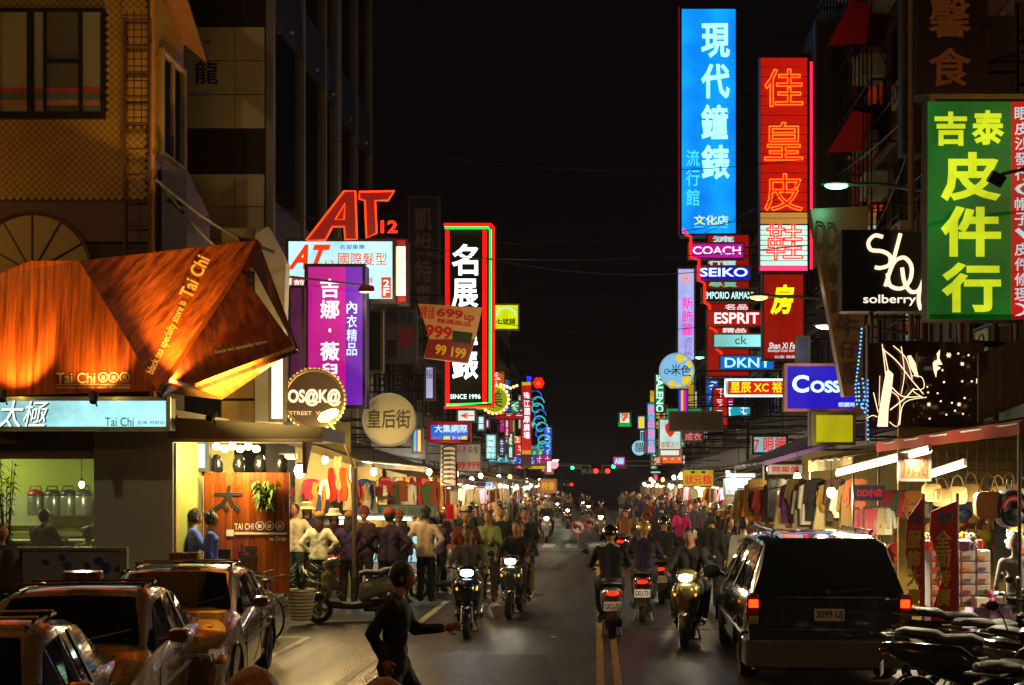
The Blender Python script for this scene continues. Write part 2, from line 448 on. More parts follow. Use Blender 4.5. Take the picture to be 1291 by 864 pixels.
POSES['sit'] = {'pel': Vector((0, 0, .50)), 'chest': Vector((0, -.05, .82)), 'neck': Vector((0, -.08, .97)), 'head': Vector((0, -.13, 1.13)),
            **{k+s: Vector((sg*v[0], v[1], v[2])) for s, sg in (('L', 1), ('R', -1)) for k, v in dict(
                hip=(.09, 0, .47), knee=(.13, -.42, .48), ank=(.12, -.40, .09), toe=(.12, -.56, .04),
                sh=(.18, -.07, .93), el=(.26, -.20, .70), wr=(.14, -.42, .76), hd=(-.3, -1, 0)).items()}}

def remesh(mb, vox, it=3):
    me = mb.mesh('tmp', BLACK); o = bpy.data.objects.new('tmp', me); col.objects.link(o)
    r = o.modifiers.new('r', 'REMESH'); r.mode = 'VOXEL'; r.voxel_size = vox; r.use_smooth_shade = True
    s = o.modifiers.new('s', 'SMOOTH'); s.factor = .5; s.iterations = it
    dg = bpy.context.evaluated_depsgraph_get(); dg.update(); ev = o.evaluated_get(dg); m = ev.to_mesh()
    n = len(m.vertices); a = np.zeros(n*3); m.vertices.foreach_get('co', a)
    fs = [tuple(p.vertices) for p in m.polygons]; ev.to_mesh_clear(); bpy.data.objects.remove(o); bpy.data.meshes.remove(me)
    return a.reshape(-1, 3), fs

def hand(mb, wr, d, side, curl=.5):
    """palm, four unequal bent fingers and a thumb that leaves the side of the palm"""
    d = Vector(d).normalized(); up = Vector((side, 0, 0)) if abs(d.x) < .7 else Vector((0, -1, 0))
    nrm = (up - d*up.dot(d)).normalized()          # back of the hand
    sd = d.cross(nrm)                               # across the knuckles
    pc = wr + d*.05
    mt = Matrix((sd, d, nrm)).transposed()
    mb.ball(pc, 1, 8, fn=lambda v, u: mt @ Vector((u[0]*.040, u[1]*.055, u[2]*.017)))
    for i, (o, L) in enumerate(((-.028, .070), (-.009, .080), (.010, .075), (.028, .058))):
        a = pc + d*.045 + sd*o
        b = a + (d*math.cos(curl*.6) - nrm*math.sin(curl*.6))*L*.45; c = b + (d*math.cos(curl*1.6) - nrm*math.sin(curl*1.6))*L*.55
        mb.path([a, b, c], [.0095, .0088, .0065], 5)
    a = pc - sd*.034 - d*.012; b = a - sd*.022 + d*.026 - nrm*.012; c = b + d*.03 - nrm*.016 - sd*.002
    mb.path([a, b, c], [.011, .0105, .008], 5)

_P = {}
def body_mesh(pose, style='trousers', vox=.021):
    k = (pose, style, vox)
    if k in _P: return _P[k]
    J = POSES[pose]; mb = MB(); bones = []
    def cp(a, b, ra, rb, slot): mb.cap(a, b, ra, rb, 10); bones.append((np.array(a), np.array(b), ra, rb, slot))
    up = (J['chest']-J['pel']).normalized(); X = Vector((1, 0, 0))
    dn = J['pel']-up*.10
    for s in (-1, 1):
        cp(dn + X*s*.078, J['pel']+up*.10 + X*s*.058, .122, .105, 1)
        cp(J['pel']+up*.10 + X*s*.058, J['chest']+up*.03 + X*s*.085, .10, .112, 1)
        cp(J['chest']+up*.02+X*s*.08, J['neck'] - up*.06 + X*s*.075, .11, .068, 1)
    cp(J['neck']-up*.05, J['neck']+up*.01, .078, .055, 1)
    cp(J['neck'], J['head']-Vector((0, 0, .05)), .052, .050, 0)
    for s in 'LR':
        cp(J['sh'+s], J['el'+s]*(1 if style != 'tee' else .7)+J['sh'+s]*(0 if style != 'tee' else .3), .064, .056, 1)
        if style == 'tee': cp(J['sh'+s], J['el'+s], .04, .042, 0)
        cp(J['el'+s], J['wr'+s]*.9+J['el'+s]*.1, .053 if style != 'tee' else .043, .043 if style != 'tee' else .031, 1 if style != 'tee' else 0)
        cp(J['wr'+s]*.85+J['el'+s]*.15, J['wr'+s], .03, .026, 0)
        if style == 'skirt': cp(J['hip'+s], J['knee'+s]*.6+J['hip'+s]*.4, .12, .125, 2); lr = (.058, .042, 0)
        elif style == 'wide': lr = (.088, .085, 2)
        else: lr = (.078, .068, 2)
        if style != 'skirt': cp(J['hip'+s], J['knee'+s], .105, lr[0], 2)
        cp(J['knee'+s], J['ank'+s], lr[0], lr[1], lr[2])
        cp(J['ank'+s]+Vector((0, .02, -.03)), J['toe'+s], .052, .043, 3)
        cp(J['ank'+s], J['ank'+s]+Vector((0, .0, -.03)), .05, .05, 3)
    a, fs = remesh(mb, vox)
    # wrinkles in the cloth
    for i in range(len(a)):
        v = Vector(a[i]); nn = noise.noise(Vector((v.x*9, v.y*9, v.z*17)))+.5*noise.noise(Vector((v.x*20, v.y*20, v.z*9))); a[i] += np.array((nn*.010, nn*.013, 0))
    cen = np.array([a[list(f)].mean(0) for f in fs]); best = np.full(len(fs), 9.); slot = np.zeros(len(fs), int)
    for p, q, ra, rb, sl in bones:
        pq = q-p; t = np.clip(((cen-p)@pq)/max(1e-9, pq@pq), 0, 1); d = np.linalg.norm(cen-(p+t[:, None]*pq), axis=1)-(ra+(rb-ra)*t)
        m_ = d < best; best[m_] = d[m_]; slot[m_] = sl
    pr = (cen-np.array(J['pel']))@np.array(up)-np.minimum(0, 0*cen[:, 2]); tors = np.linalg.norm(cen-np.array(J['pel']), axis=1) < .30
    nearhand = np.minimum(*[np.linalg.norm(cen-np.array(J['wr'+s]), axis=1) for s in 'LR']) < .16
    sel = tors & ((slot == 1) | (slot == 2)) & ~nearhand & (np.abs(cen[:, 0]) < .20)
    slot[sel & (pr > -.13)] = 1; slot[sel & (pr <= -.13)] = 2
    out = MB(); out.add(a, fs); out.m = [int(x) for x in slot]
    # head with face
    out.mat(0); hc = J['head']
    def hf(v, u):
        x, y, z = u; r = Vector(v)
        if z < 0: r.x *= 1+.30*z; 
        if y < 0 and z < 0: r.y *= 1+.10*z
        g = math.exp(-((x/.16)**2+((z+.12)/.17)**2)) if y < 0 else 0
        r.y -= .022*g
        e = math.exp(-(((abs(x)-.38)/.16)**2+((z-.08)/.10)**2)) if y < 0 else 0
        r.y += .009*e
        return r
    out.ball(hc, (.076, .096, .118), 18, fn=hf, vr=14)
    for s in (-1, 1): out.ball(hc+Vector((s*.076, .012, -.008)), (.012, .02, .032), 6)
    out.mat(4)
    for s in (-1, 1):
        out.ball(hc+Vector((s*.030, -.084, .010)), (.013, .007, .007), 6); out.obox(hc+Vector((s*.031, -.088, .032)), (.034, .006, .007), (0, s*.12, 0))
    out.mat(5); out.ball(hc+Vector((0, -.088, -.056)), (.024, .008, .008), 8)
    out.mat(0)
    for s, g in (('L', 1), ('R', -1)):
        d = J.get('hd'+s, Vector((0, 0, -1)))
        hand(out, J['wr'+s], d, g, 1.1 if pose in ('rider', 'passenger') else .5)
    me = out.mesh('body', [SKIN, BLACK, BLACK, BLACK, HAIR, M('#7a3a30')], smooth=70)
    _P[k] = me; return me
def hair_mesh(kind):
    k = 'hair'+kind
    if k in _P: return _P[k]
    m = MB()
    def hf(v, u):
        n_ = noise.noise(Vector(u)*4)*.010; return v*(1+n_*6) if u[2] > -.6 else v
    m.ball((0, .016, .020), (.086, .098, .112), 16, fn=hf, vr=12)
    if kind == 'long':
        m.ball((0, .062, -.10), (.095, .055, .20), 12, fn=hf); m.ball((.07, .02, -.06), (.025, .045, .14), 8); m.ball((-.07, .02, -.06), (.025, .045, .14), 8)
    if kind == 'bun': m.ball((0, .10, .06), .045, 8)
    if kind == 'spiky':
        for i in range(26):
            a = rnd.uniform(0, 2*PI); t = rnd.uniform(0, 1.2); d = Vector((math.sin(t)*math.cos(a), math.sin(t)*math.sin(a), math.cos(t)))
            m.tube(Vector((0, .016, .02))+d*.09, Vector((0, .016, .02))+d*.135, .02, .002, 5)
    _P[k] = m.mesh('hair', HAIR, 80); return _P[k]
def helmet_mesh(kind):
    k = 'helmet'+kind
    if k in _P: return _P[k]
    m = MB()
    def hf(v, u):
        r = Vector(v)
        if u[2] < -.25: r.z = -.25*.135; r.x *= .93; r.y *= .95
        return r
    m.ball((0, .014, .030), (.125, .142, .135), 18, fn=hf, vr=14)
    m.mat(1)
    if kind == 'visor': m.grid(lambda u, v: Vector((math.sin((u-.5)*2.6)*.130, -math.cos((u-.5)*2.6)*.150+.014, .055-v*.13)), 10, 4)
    else: m.grid(lambda u, v: Vector((math.sin((u-.5)*1.9)*(.122+v*.01), -math.cos((u-.5)*1.9)*(.135+v*.07)+.014, .030-v*.02)), 8, 2)
    m.path([(.1, 0, .0), (.07, -.03, -.10), (0, -.05, -.13), (-.07, -.03, -.10), (-.1, 0, .0)], .006, 4)
    _P[k] = m.mesh('helmet', [paint('#111111'), glass_dark()], 60); return _P[k]
def hat_mesh(kind):
    k = 'hat'+kind
    if k in _P: return _P[k]
    m = MB()
    if kind == 'cap':
        m.ball((0, .01, .045), (.096, .108, .090), 14, fn=lambda v, u: Vector((v.x, v.y, max(v.z, -.02))))
        m.grid(lambda u, v: Vector((math.sin((u-.5)*2.2)*(.092-v*.02), -math.cos((u-.5)*2.2)*(.10+v*.075)+.01, .028-v*.02-abs(u-.5)*.02)), 8, 2)
        m.grid(lambda u, v: Vector((math.sin((u-.5)*2.2)*(.092-v*.02), -math.cos((u-.5)*2.2)*(.10+v*.075)+.01, .034-v*.02-abs(u-.5)*.02)), 8, 2)
        m.ball((0, .01, .137), .010, 6)
    elif kind == 'bucket':
        m.lathe([(.165, -.01), (.168, -.004), (.105, .045), (.092, .115), (.06, .128), (.01, .130)], (0, .01, 0), 18); 
    else:   # knitted
        m.lathe([(.096, -.005), (.106, .0), (.106, .04), (.100, .045), (.098, .08), (.075, .125), (.03, .15), (.01, .155)], (0, .01, 0), 16)
    _P[k] = m.mesh('hat', [M('#444444', .85, 0, .3, 14, .3)], 40); return _P[k]
def cloth(h): return M(h, .88, 0, .22, 11, .35)
def person(label, loc, rz, pose='stand', top='#222222', bottom='#15161a', skin=None, shoes='#111111', hair='short', hat=None, hatcol='#333333',
           style='trousers', scale=1.0, cat='person', name='person', group=None, wide=1.0, haircol=None):
    r = thing(name, label, cat, loc, rz, group, scale); 
    if wide != 1: r.scale = (scale*wide, scale*wide, scale)
    o = bpy.data.objects.new('body', body_mesh(pose, style)); col.objects.link(o); o.parent = r
    sk = M(skin, .5, 0, .08, 10, .05) if skin else SKIN
    for i, m in ((0, sk), (1, cloth(top)), (2, cloth(bottom)), (3, M(shoes, .5))):
        o.material_slots[i].link = 'OBJECT'; o.material_slots[i].material = m
    hc = POSES[pose]['head']
    if hair and not (hat in ('helmet', 'visor') and hair == 'short'):
        h = bpy.data.objects.new('hair', hair_mesh(hair)); col.objects.link(h); h.parent = r; h.location = hc
        if haircol: h.material_slots[0].link = 'OBJECT'; h.material_slots[0].material = M(haircol, .5, 0, .3, 50, .5)
    if hat:
        if hat in ('helmet', 'visor'):
            h = bpy.data.objects.new('helmet', helmet_mesh(hat)); m = paint(hatcol)
        else:
            h = bpy.data.objects.new('hat', hat_mesh(hat)); m = M(hatcol, .85, 0, .3, 14, .3); h.scale = (1.06, 1.06, 1.05)
        col.objects.link(h); h.parent = r; h.location = hc + Vector((0, 0, .02 if hat not in ('helmet', 'visor') else 0))
        h.material_slots[0].link = 'OBJECT'; h.material_slots[0].material = m
    return r

# ================================================================ scooters
def ring(cx, cy, cz, w, h, e=2.6, n=16, tilt=0):
    """superellipse in the XZ plane at y = cy"""
    o = []
    for i in range(n):
        a = 2*PI*i/n; c, s = math.cos(a), math.sin(a)
        x = math.copysign(abs(c)**(2/e), c)*w/2; z = math.copysign(abs(s)**(2/e), s)*h/2
        o.append(Vector((cx+x, cy+z*math.sin(tilt), cz+z*math.cos(tilt))))
    return o
SP = dict(head=E('#fff2c8', 26, False), tail=E('#ff1508', 5, False), sig=E('#ff8a18', 3.0, False))
def wheel_local(parent, c, r, wd, nsp=5, name='wheel'):
    m = MB(); k = wd/2
    m.lathe([(r-.085*r/.25, -k*.8), (r-.02, -k), (r, -k*.55), (r, k*.55), (r-.02, k), (r-.085*r/.25, k*.8)], (0, 0, 0), 22, 'x', False)
    t = m.build('tyre', RUBBER, None, 50) if False else None
    w_ = bpy.data.objects.new(name, m.mesh(name, RUBBER, 50)); col.objects.link(w_); w_.parent = parent; w_.location = c
    q = MB(); ri = r*.68
    q.lathe([(ri*1.04, -k*.6), (ri*1.04, k*.6), (ri*.86, k*.5), (ri*.86, -k*.5), (ri*1.04, -k*.6)], (0, 0, 0), 20, 'x', False)
    q.lathe([(.03*r/.25, -k*.8), (.05*r/.25, -k*.6), (.05*r/.25, k*.6), (.03*r/.25, k*.8)], (0, 0, 0), 10, 'x')
    for i in range(nsp):
        a = 2*PI*i/nsp; q.obox((0, math.cos(a)*ri*.5, math.sin(a)*ri*.5), (k*.7, .03*r/.25*1.3, ri*.95), (-a+PI/2, 0, 0))
    o = bpy.data.objects.new('rim', q.mesh('rim', M('#8c8c88', .35, .9, .1, 5, 0), 40)); col.objects.link(o); o.parent = w_
    return w_
def child(parent, name, mb, mats, smooth=40, bevel=0, bseg=1, loc=None, label=None):
    o = bpy.data.objects.new(name, mb.mesh(name, mats, smooth, bevel, bseg)); col.objects.link(o); o.parent = parent
    if loc is not None: o.location = loc
    if label: o['label'] = label
    return o
def make_scooter(label, plate=None, lit=True, tail=True, body='#55585c', big=1.0):
    """scooter facing -Y, wheels on z = 0"""
    t = thing('motor_scooter', label, 'scooter', (0, 0, 0))
    bp = paint(body)
    wheel_local(t, (0, -.64, .225), .225, .10); wheel_local(t, (0, .60, .225), .225, .11)
    m = MB()   # apron / leg shield
    m.loft([ring(0, -.52, .55, .34, .30, 2.4, 16, -.35), ring(0, -.50, .70, .42, .34, 2.6, 16, -.35), ring(0, -.40, .72, .40, .42, 2.8, 16, -.35), ring(0, -.34, .68, .36, .48, 3, 16, -.3)])
    m.loft([ring(0, -.60, .60, .16, .16, 2.2, 16, -.2), ring(0, -.54, .66, .28, .34, 2.2, 16, -.35), ring(0, -.44, .72, .36, .40, 2.2, 16, -.35)])
    child(t, 'front_shield', m, bp, 60)
    m = MB()   # floorboard and step-through
    m.loft([ring(0, -.42, .30, .30, .12, 4), ring(0, -.1, .27, .34, .11, 4), ring(0, .18, .30, .34, .14, 4)])
    child(t, 'floorboard', m, M('#17181a', .5), 50)
    m = MB()   # rear body
    m.loft([ring(0, .02, .45, .24, .34, 3), ring(0, .20, .56, .32, .36, 3), ring(0, .50, .62, .34, .28, 2.8), ring(0, .78, .68, .26, .18, 2.4), ring(0, .92, .72, .12, .08, 2.2)])
    child(t, 'rear_body', m, bp, 60)
    m = MB(); m.loft([ring(0, -.88, .30, .08, .04, 2.2), ring(0, -.82, .44, .15, .07, 2.4, 16, -.7), ring(0, -.64, .49, .17, .06, 2.4), ring(0, -.47, .42, .15, .05, 2.4, 16, .6)])
    child(t, 'front_fender', m, bp, 60)
    m = MB()
    for s in (-1, 1): m.tube((s*.075, -.66, .23), (s*.06, -.48, .55), .022, .026, 8)
    m.tube((0, -.48, .55), (0, -.38, .96), .03, .03, 8)
    child(t, 'front_fork', m, STEEL, 50)
    m = MB(); m.loft([ring(0, .0, .79, .24, .07, 3), ring(0, .1, .815, .30, .10, 2.8), ring(0, .35, .80, .32, .10, 2.6), ring(0, .42, .84, .30, .10, 2.6), ring(0, .72, .86, .26, .10, 2.6), ring(0, .80, .85, .14, .06, 2.4)])
    child(t, 'seat', m, M('#101011', .58, 0, .2, 30, .2), 60)
    m = MB(); m.loft([ring(0, -.56, .96, .14, .10, 2.2), ring(0, -.50, .97, .28, .17, 2.4), ring(0, -.38, .99, .30, .18, 2.6), ring(0, -.30, 1.0, .22, .12, 2.6)])
    hb = child(t, 'handlebar_cover', m, bp, 60)
    m = MB()
    for s in (-1, 1):
        m.tube((0, -.40, .99), (s*.26, -.34, 1.03), .014); m.tube((s*.24, -.345, 1.025), (s*.36, -.33, 1.03), .02, .02, 8)
        m.tube((s*.24, -.36, 1.02), (s*.34, -.43, 1.02), .006, .005, 5)
    child(t, 'handlebar', m, RUBBER, 50)
    for s in (-1, 1):
        m = MB(); m.path([(s*.22, -.36, 1.03), (s*.27, -.37, 1.15), (s*.31, -.36, 1.20)], .007, 5)
        m.ball((s*.35, -.35, 1.235), (.062, .018, .042), 10)
        child(t, 'mirror', m, [BLACK], 60)
    m = MB(); m.loft([ring(0, -.585, .955, .10, .06, 2), ring(0, -.575, .957, .17, .10, 2.2), ring(0, -.52, .965, .20, .12, 2.4)])
    child(t, 'headlight', m, [SP['head'] if lit else CHROME], 60)
    for s in (-1, 1):
        m = MB(); m.ball((s*.13, -.53, .72), (.035, .03, .05), 8, rot=(0, s*.5, 0)); child(t, 'turn_signal', m, [SP['sig'] if lit else M('#a04a10', .2)], 60)
    m = MB(); m.loft([ring(0, .86, .69, .17, .07, 2.6), ring(0, .93, .69, .15, .06, 2.6), ring(0, .955, .69, .08, .03, 2.2)])
    child(t, 'tail_light', m, [SP['tail'] if tail else M('#5a0808', .15, 0, 0, 1, 0, 1)], 60)
    for s in (-1, 1):
        m = MB(); m.ball((s*.12, .88, .66), (.03, .035, .022), 8); child(t, 'turn_signal', m, [M('#a04a10', .15, 0, 0, 1, 0, 1)], 60)
    m = MB(); m.loft([ring(0, .70, .46, .14, .04, 3), ring(0, .90, .30, .16, .03, 3)]); child(t, 'rear_fender', m, BLACK, 60)
    m = MB(); m.box(-.13, .13, .925, .932, .44, .57); pl = child(t, 'licence_plate', m, [M('#e6e6e0', .35, 0, .05, 3, 0)], 0, .004)
    m = MB(); a = MB(); put_text(a, plate or 'GKU-731', -.115, .115, .46, .55, 0, .02); a.v = [(-x, .934-y, z) for x, y, z in a.v]
    child(pl, 'lettering', a, [M('#14231a', .5)], 0)
    m = MB(); m.path([(.10, .05, .26), (.15, .25, .22), (.17, .4, .25)], .022, 8); m.tube((.17, .36, .25), (.18, .82, .33), .05, .042, 10)
    child(t, 'exhaust', m, M('#5c5c5a', .3, .9, .2, 8, .05), 50)
    m = MB(); m.loft([ring(-.09, .10, .26, .16, .20, 3), ring(-.10, .35, .26, .16, .22, 3), ring(-.10, .62, .24, .10, .14, 3)]); child(t, 'engine', m, DARKMETAL, 40)
    m = MB(); m.path([(.12, .66, .82), (.13, .86, .83), (0, .93, .84), (-.13, .86, .83), (-.12, .66, .82)], .013, 6); child(t, 'grab_rail', m, STEEL, 50)
    m = MB()
    for s in (-1, 1): m.tube((s*.09, .25, .24), (s*.15, .34, .01), .012)
    m.tube((.15, .34, .012), (-.15, .34, .012), .011)
    child(t, 'stand', m, STEEL, 50)
    return t
# ================================================================ cars
def car_body(t, st, hw, belt, paintm, sill=.20, glass=None, side_from=None, side_to=None, rear_glass=None, tumble=.20, nwin=None, front_glass=None, chw=None):
    """st: stations (y, half width factor, top z, is_roof 0/1, lower z). Builds body shell with wheel-arch free sides and window panes."""
    rings = []
    for (y, wf, top, roof, low) in st:
        w_ = hw*wf; b = min(belt(y), top-.01)
        if roof: pts = [(0, low), (w_*.90, low), (w_*.97, low+.10), (w_, (low+b)*.5+.06), (w_*.955, b), (w_*(.955-tumble), top-.07), (w_*(.955-tumble)-.10, top-.015), (w_*.36, top), (0, top+.008)]
        else: pts = [(0, low), (w_*.90, low), (w_*.97, low+.10), (w_, (low+b)*.5+.06), (w_*.955, b-.02), (w_*.86, b+(top-b)*.5), (w_*.70, top-.005), (w_*.36, top+.01), (0, top+.015)]
        full = pts + [(-x, z) for x, z in pts[-2:0:-1]]
        rings.append([Vector((x, y, z)) for x, z in full])
    n = len(rings[0]); half = 9
    body = MB(); body.v = [tuple(p) for r in rings for p in r]; glassf = {'side': [], 'front': [], 'rear': []}
    for i in range(len(st)-1):
        a, b = st[i], st[i+1]
        for j in range(n):
            j2 = (j+1) % n; f = (i*n+j, i*n+j2, (i+1)*n+j2, (i+1)*n+j)
            jj = j if j < 8 else n-1-j          # symmetric strip index 0..7
            g = None
            if a[3] and b[3] and jj == 4 and not (a[0] < side_from or b[0] > side_to): g = 'side'
            if (not a[3]) and b[3] and jj in (5, 6, 7): g = 'front'
            if a[3] and (not b[3]) and jj in (5, 6, 7): g = 'rear'
            if (not a[3]) and b[3] and jj == 4: g = 'side'
            if g: glassf[g].append(f)
            body.f.append(f); body.m.append(0)
    body.f += [tuple(range(n))[::-1], tuple(range((len(rings)-1)*n, len(rings)*n))]; body.m += [0, 0]
    bo = child(t, 'body', body, [paintm], 38)
    gl = glass_dark()
    V = [Vector(v) for v in body.v]
    for key, fl in glassf.items():
        groups = {}
        for f in fl:
            c = sum((V[i] for i in f), Vector())/4
            k = (c.x > 0) if key == 'side' else 0
            groups.setdefault(k, []).append(f)
        for k, gs in groups.items():
            m = MB()
            if key != 'side':   # one sheet, shrunk towards its centre, lifted off the shell
                ids = sorted({i for f in gs for i in f}); c = sum((V[i] for i in ids), Vector())/len(ids)
                p = [V[i] for i in ids]; nn = Vector((0, -1 if key == 'front' else 1, .8)).normalized()
                q = {i: k2 for k2, i in enumerate(ids)}
                m.add([c+(x-c)*.93+nn*.012 for x in p], [tuple(q[i] for i in f) for f in gs])
                child(t, 'windscreen' if key == 'front' else 'rear_window', m, gl, 60)
            else:
                gs = sorted(gs, key=lambda f: min(V[i].y for i in f))
                for f in gs:
                    m = MB(); p = [V[i] for i in f]; c = sum(p, Vector())/4; nn = Vector((1 if k else -1, 0, .25)).normalized()
                    m.add([c+Vector(((x-c).x*.86, (x-c).y*(.94 if abs(p[0].y-p[2].y) > .5 else .84), (x-c).z*.86))+nn*.010 for x in p], [(0, 1, 2, 3)])
                    child(t, 'side_window', m, gl, 0)
    return bo
def make_taxi(label, body='#6e5028', sign='計程車', lit=False):
    """saloon facing -Y, 4.4 m long"""
    t = thing('taxi', label, 'taxi', (0, 0, 0)); pm = paint(body)
    bl = lambda y: .93+.02*(y+2.2)/4.4
    st = [(-2.22, .80, .58, 0, .30), (-2.16, .90, .68, 0, .20), (-1.95, .96, .76, 0, .17), (-1.5, 1, .86, 0, .17), (-1.0, 1, .955, 0, .17), (-.78, 1, .985, 0, .17),
          (-.05, 1, 1.37, 1, .17), (.38, 1, 1.42, 1, .17), (.42, 1, 1.42, 1, .17), (1.12, .99, 1.36, 1, .17), (1.72, .97, 1.02, 0, .18), (2.10, .93, .99, 0, .2), (2.2, .88, .80, 0, .26)]
    car_body(t, st, .86, bl, pm, side_from=-.1, side_to=1.2)
    for x in (-.74, .74):
        for y in (-1.38, 1.28): wheel_local(t, (x, y, .31), .31, .2, 6)
    for s in (-1, 1):
        for y in (-1.38, 1.28):
            m = MB(); m.path([(s*.855, y+math.cos(a)*.37, .31+math.sin(a)*.37) for a in [PI*i/8 for i in range(9)]], .022, 5)
            child(t, 'wheel_arch', m, BLACK, 50)
        m = MB(); m.loft([ring(s*.56, -2.18, .60, .34, .13, 3.5), ring(s*.60, -2.08, .62, .40, .17, 3.5), ring(s*.64, -1.9, .66, .36, .14, 3)])
        child(t, 'headlight', m, [M('#d8dade', .06, .6, .2, 40, .4, 1)], 50)
        m = MB(); m.ball((s*.80, -2.04, .60), (.06, .09, .06), 10); child(t, 'turn_signal', m, [M('#c66a18', .1, 0, .1, 3, 0, 1)], 60)
        m = MB(); m.tube((s*.83, -.62, 1.00), (s*.92, -.64, 1.03), .02); m.loft([ring(s*1.0, -.70, 1.05, .16, .10, 3), ring(s*1.0, -.62, 1.05, .20, .14, 3), ring(s*1.0, -.59, 1.05, .19, .13, 3)])
        child(t, 'wing_mirror', m, pm, 50)
        m = MB(); m.obox((s*.80, .40, 1.16), (.02, .07, .42), (0, -s*.42, 0)); child(t, 'pillar', m, BLACK)
        for y in (-.1, .72):
            m = MB(); m.obox((s*.868, y+.45, .82), (.03, .17, .03)); child(t, 'door_handle', m, CHROME, 40, .008)
        m = MB(); m.tube((s*.862, -.80, .60), (s*.862, 1.1, .62), .018, .018, 6); child(t, 'side_moulding', m, BLACK)
        for y in (-.72, .40, 1.25): m = MB(); m.obox((s*.860, y, .56), (.008, .010, .68)); child(t, 'door_seam', m, BLACK)
        m = MB(); m.box(s*.62-.14, s*.62+.14, 2.15, 2.215, .62, .80); child(t, 'tail_light', m, [M('#7a0c0c', .1, 0, .1, 3, 0, 1)], 40, .02)
    m = MB(); m.box(-.38, .38, -2.215, -2.16, .54, .68); g = child(t, 'grille', m, BLACK, 0, .015)
    m = MB()
    for k in range(4): m.box(-.36, .36, -2.232, -2.21, .555+k*.032, .567+k*.032)
    child(g, 'grille_bar', m, CHROME)
    m = MB(); m.loft([[Vector((x, y, z)) for x, y, z in ((-.83, -1.85, a), (-.79, -2.10, a), (-.4, -2.24, a), (.4, -2.24, a), (.79, -2.10, a), (.83, -1.85, a), (.5, -1.8, a), (-.5, -1.8, a))] for a in (.24, .28, .44, .49)])
    child(t, 'bumper', m, pm, 30, .03, 2)
    m = MB(); m.box(-.30, .30, -2.26, -2.2, .26, .31); child(t, 'air_intake', m, BLACK)
    m = MB(); m.box(-.18, .18, -2.27, -2.235, .35, .45); pl = child(t, 'licence_plate', m, [M('#d8d8d0', .4)], 0)
    m = MB(); put_text(m, '528-CY', -.16, .16, .365, .435, -2.273, .02); child(pl, 'lettering', m, [M('#181818', .5)], 0)
    m = MB(); m.tube((-.5, -.86, 1.0), (.1, -.60, 1.10), .012); m.tube((.1, -.86, 1.0), (.6, -.62, 1.10), .012); child(t, 'wiper', m, BLACK)
    m = MB()
    for s in (-1, 1): m.tube((s*.52, .10, 1.40), (s*.52, .95, 1.41), .014, .014, 6)
    for y in (.25, .7):
        m.tube((-.56, y, 1.45), (.56, y, 1.45), .014, .014, 6)
        for s in (-1, 1): m.tube((s*.52, y, 1.38), (s*.54, y, 1.45), .014)
    child(t, 'roof_rack', m, M('#5a3a12', .35, .6), 50)
    m = MB(); m.xprism([(.18, 1.49), (.20, 1.575), (.30, 1.575), (.32, 1.49)], -.17, .17); b = child(t, 'roof_sign', m, [M('#7a4410', .4, 0, .1, 3, 0, .5)], 0, .012)
    m = MB(); put_text(m, sign, -.14, .14, 1.50, 1.565, .185, .012); m.v = [(x, .174+(z-1.49)*.235, z) for x, y, z in m.v]; child(b, 'lettering', m, [M('#5a1405', .6)], 0)
    return t
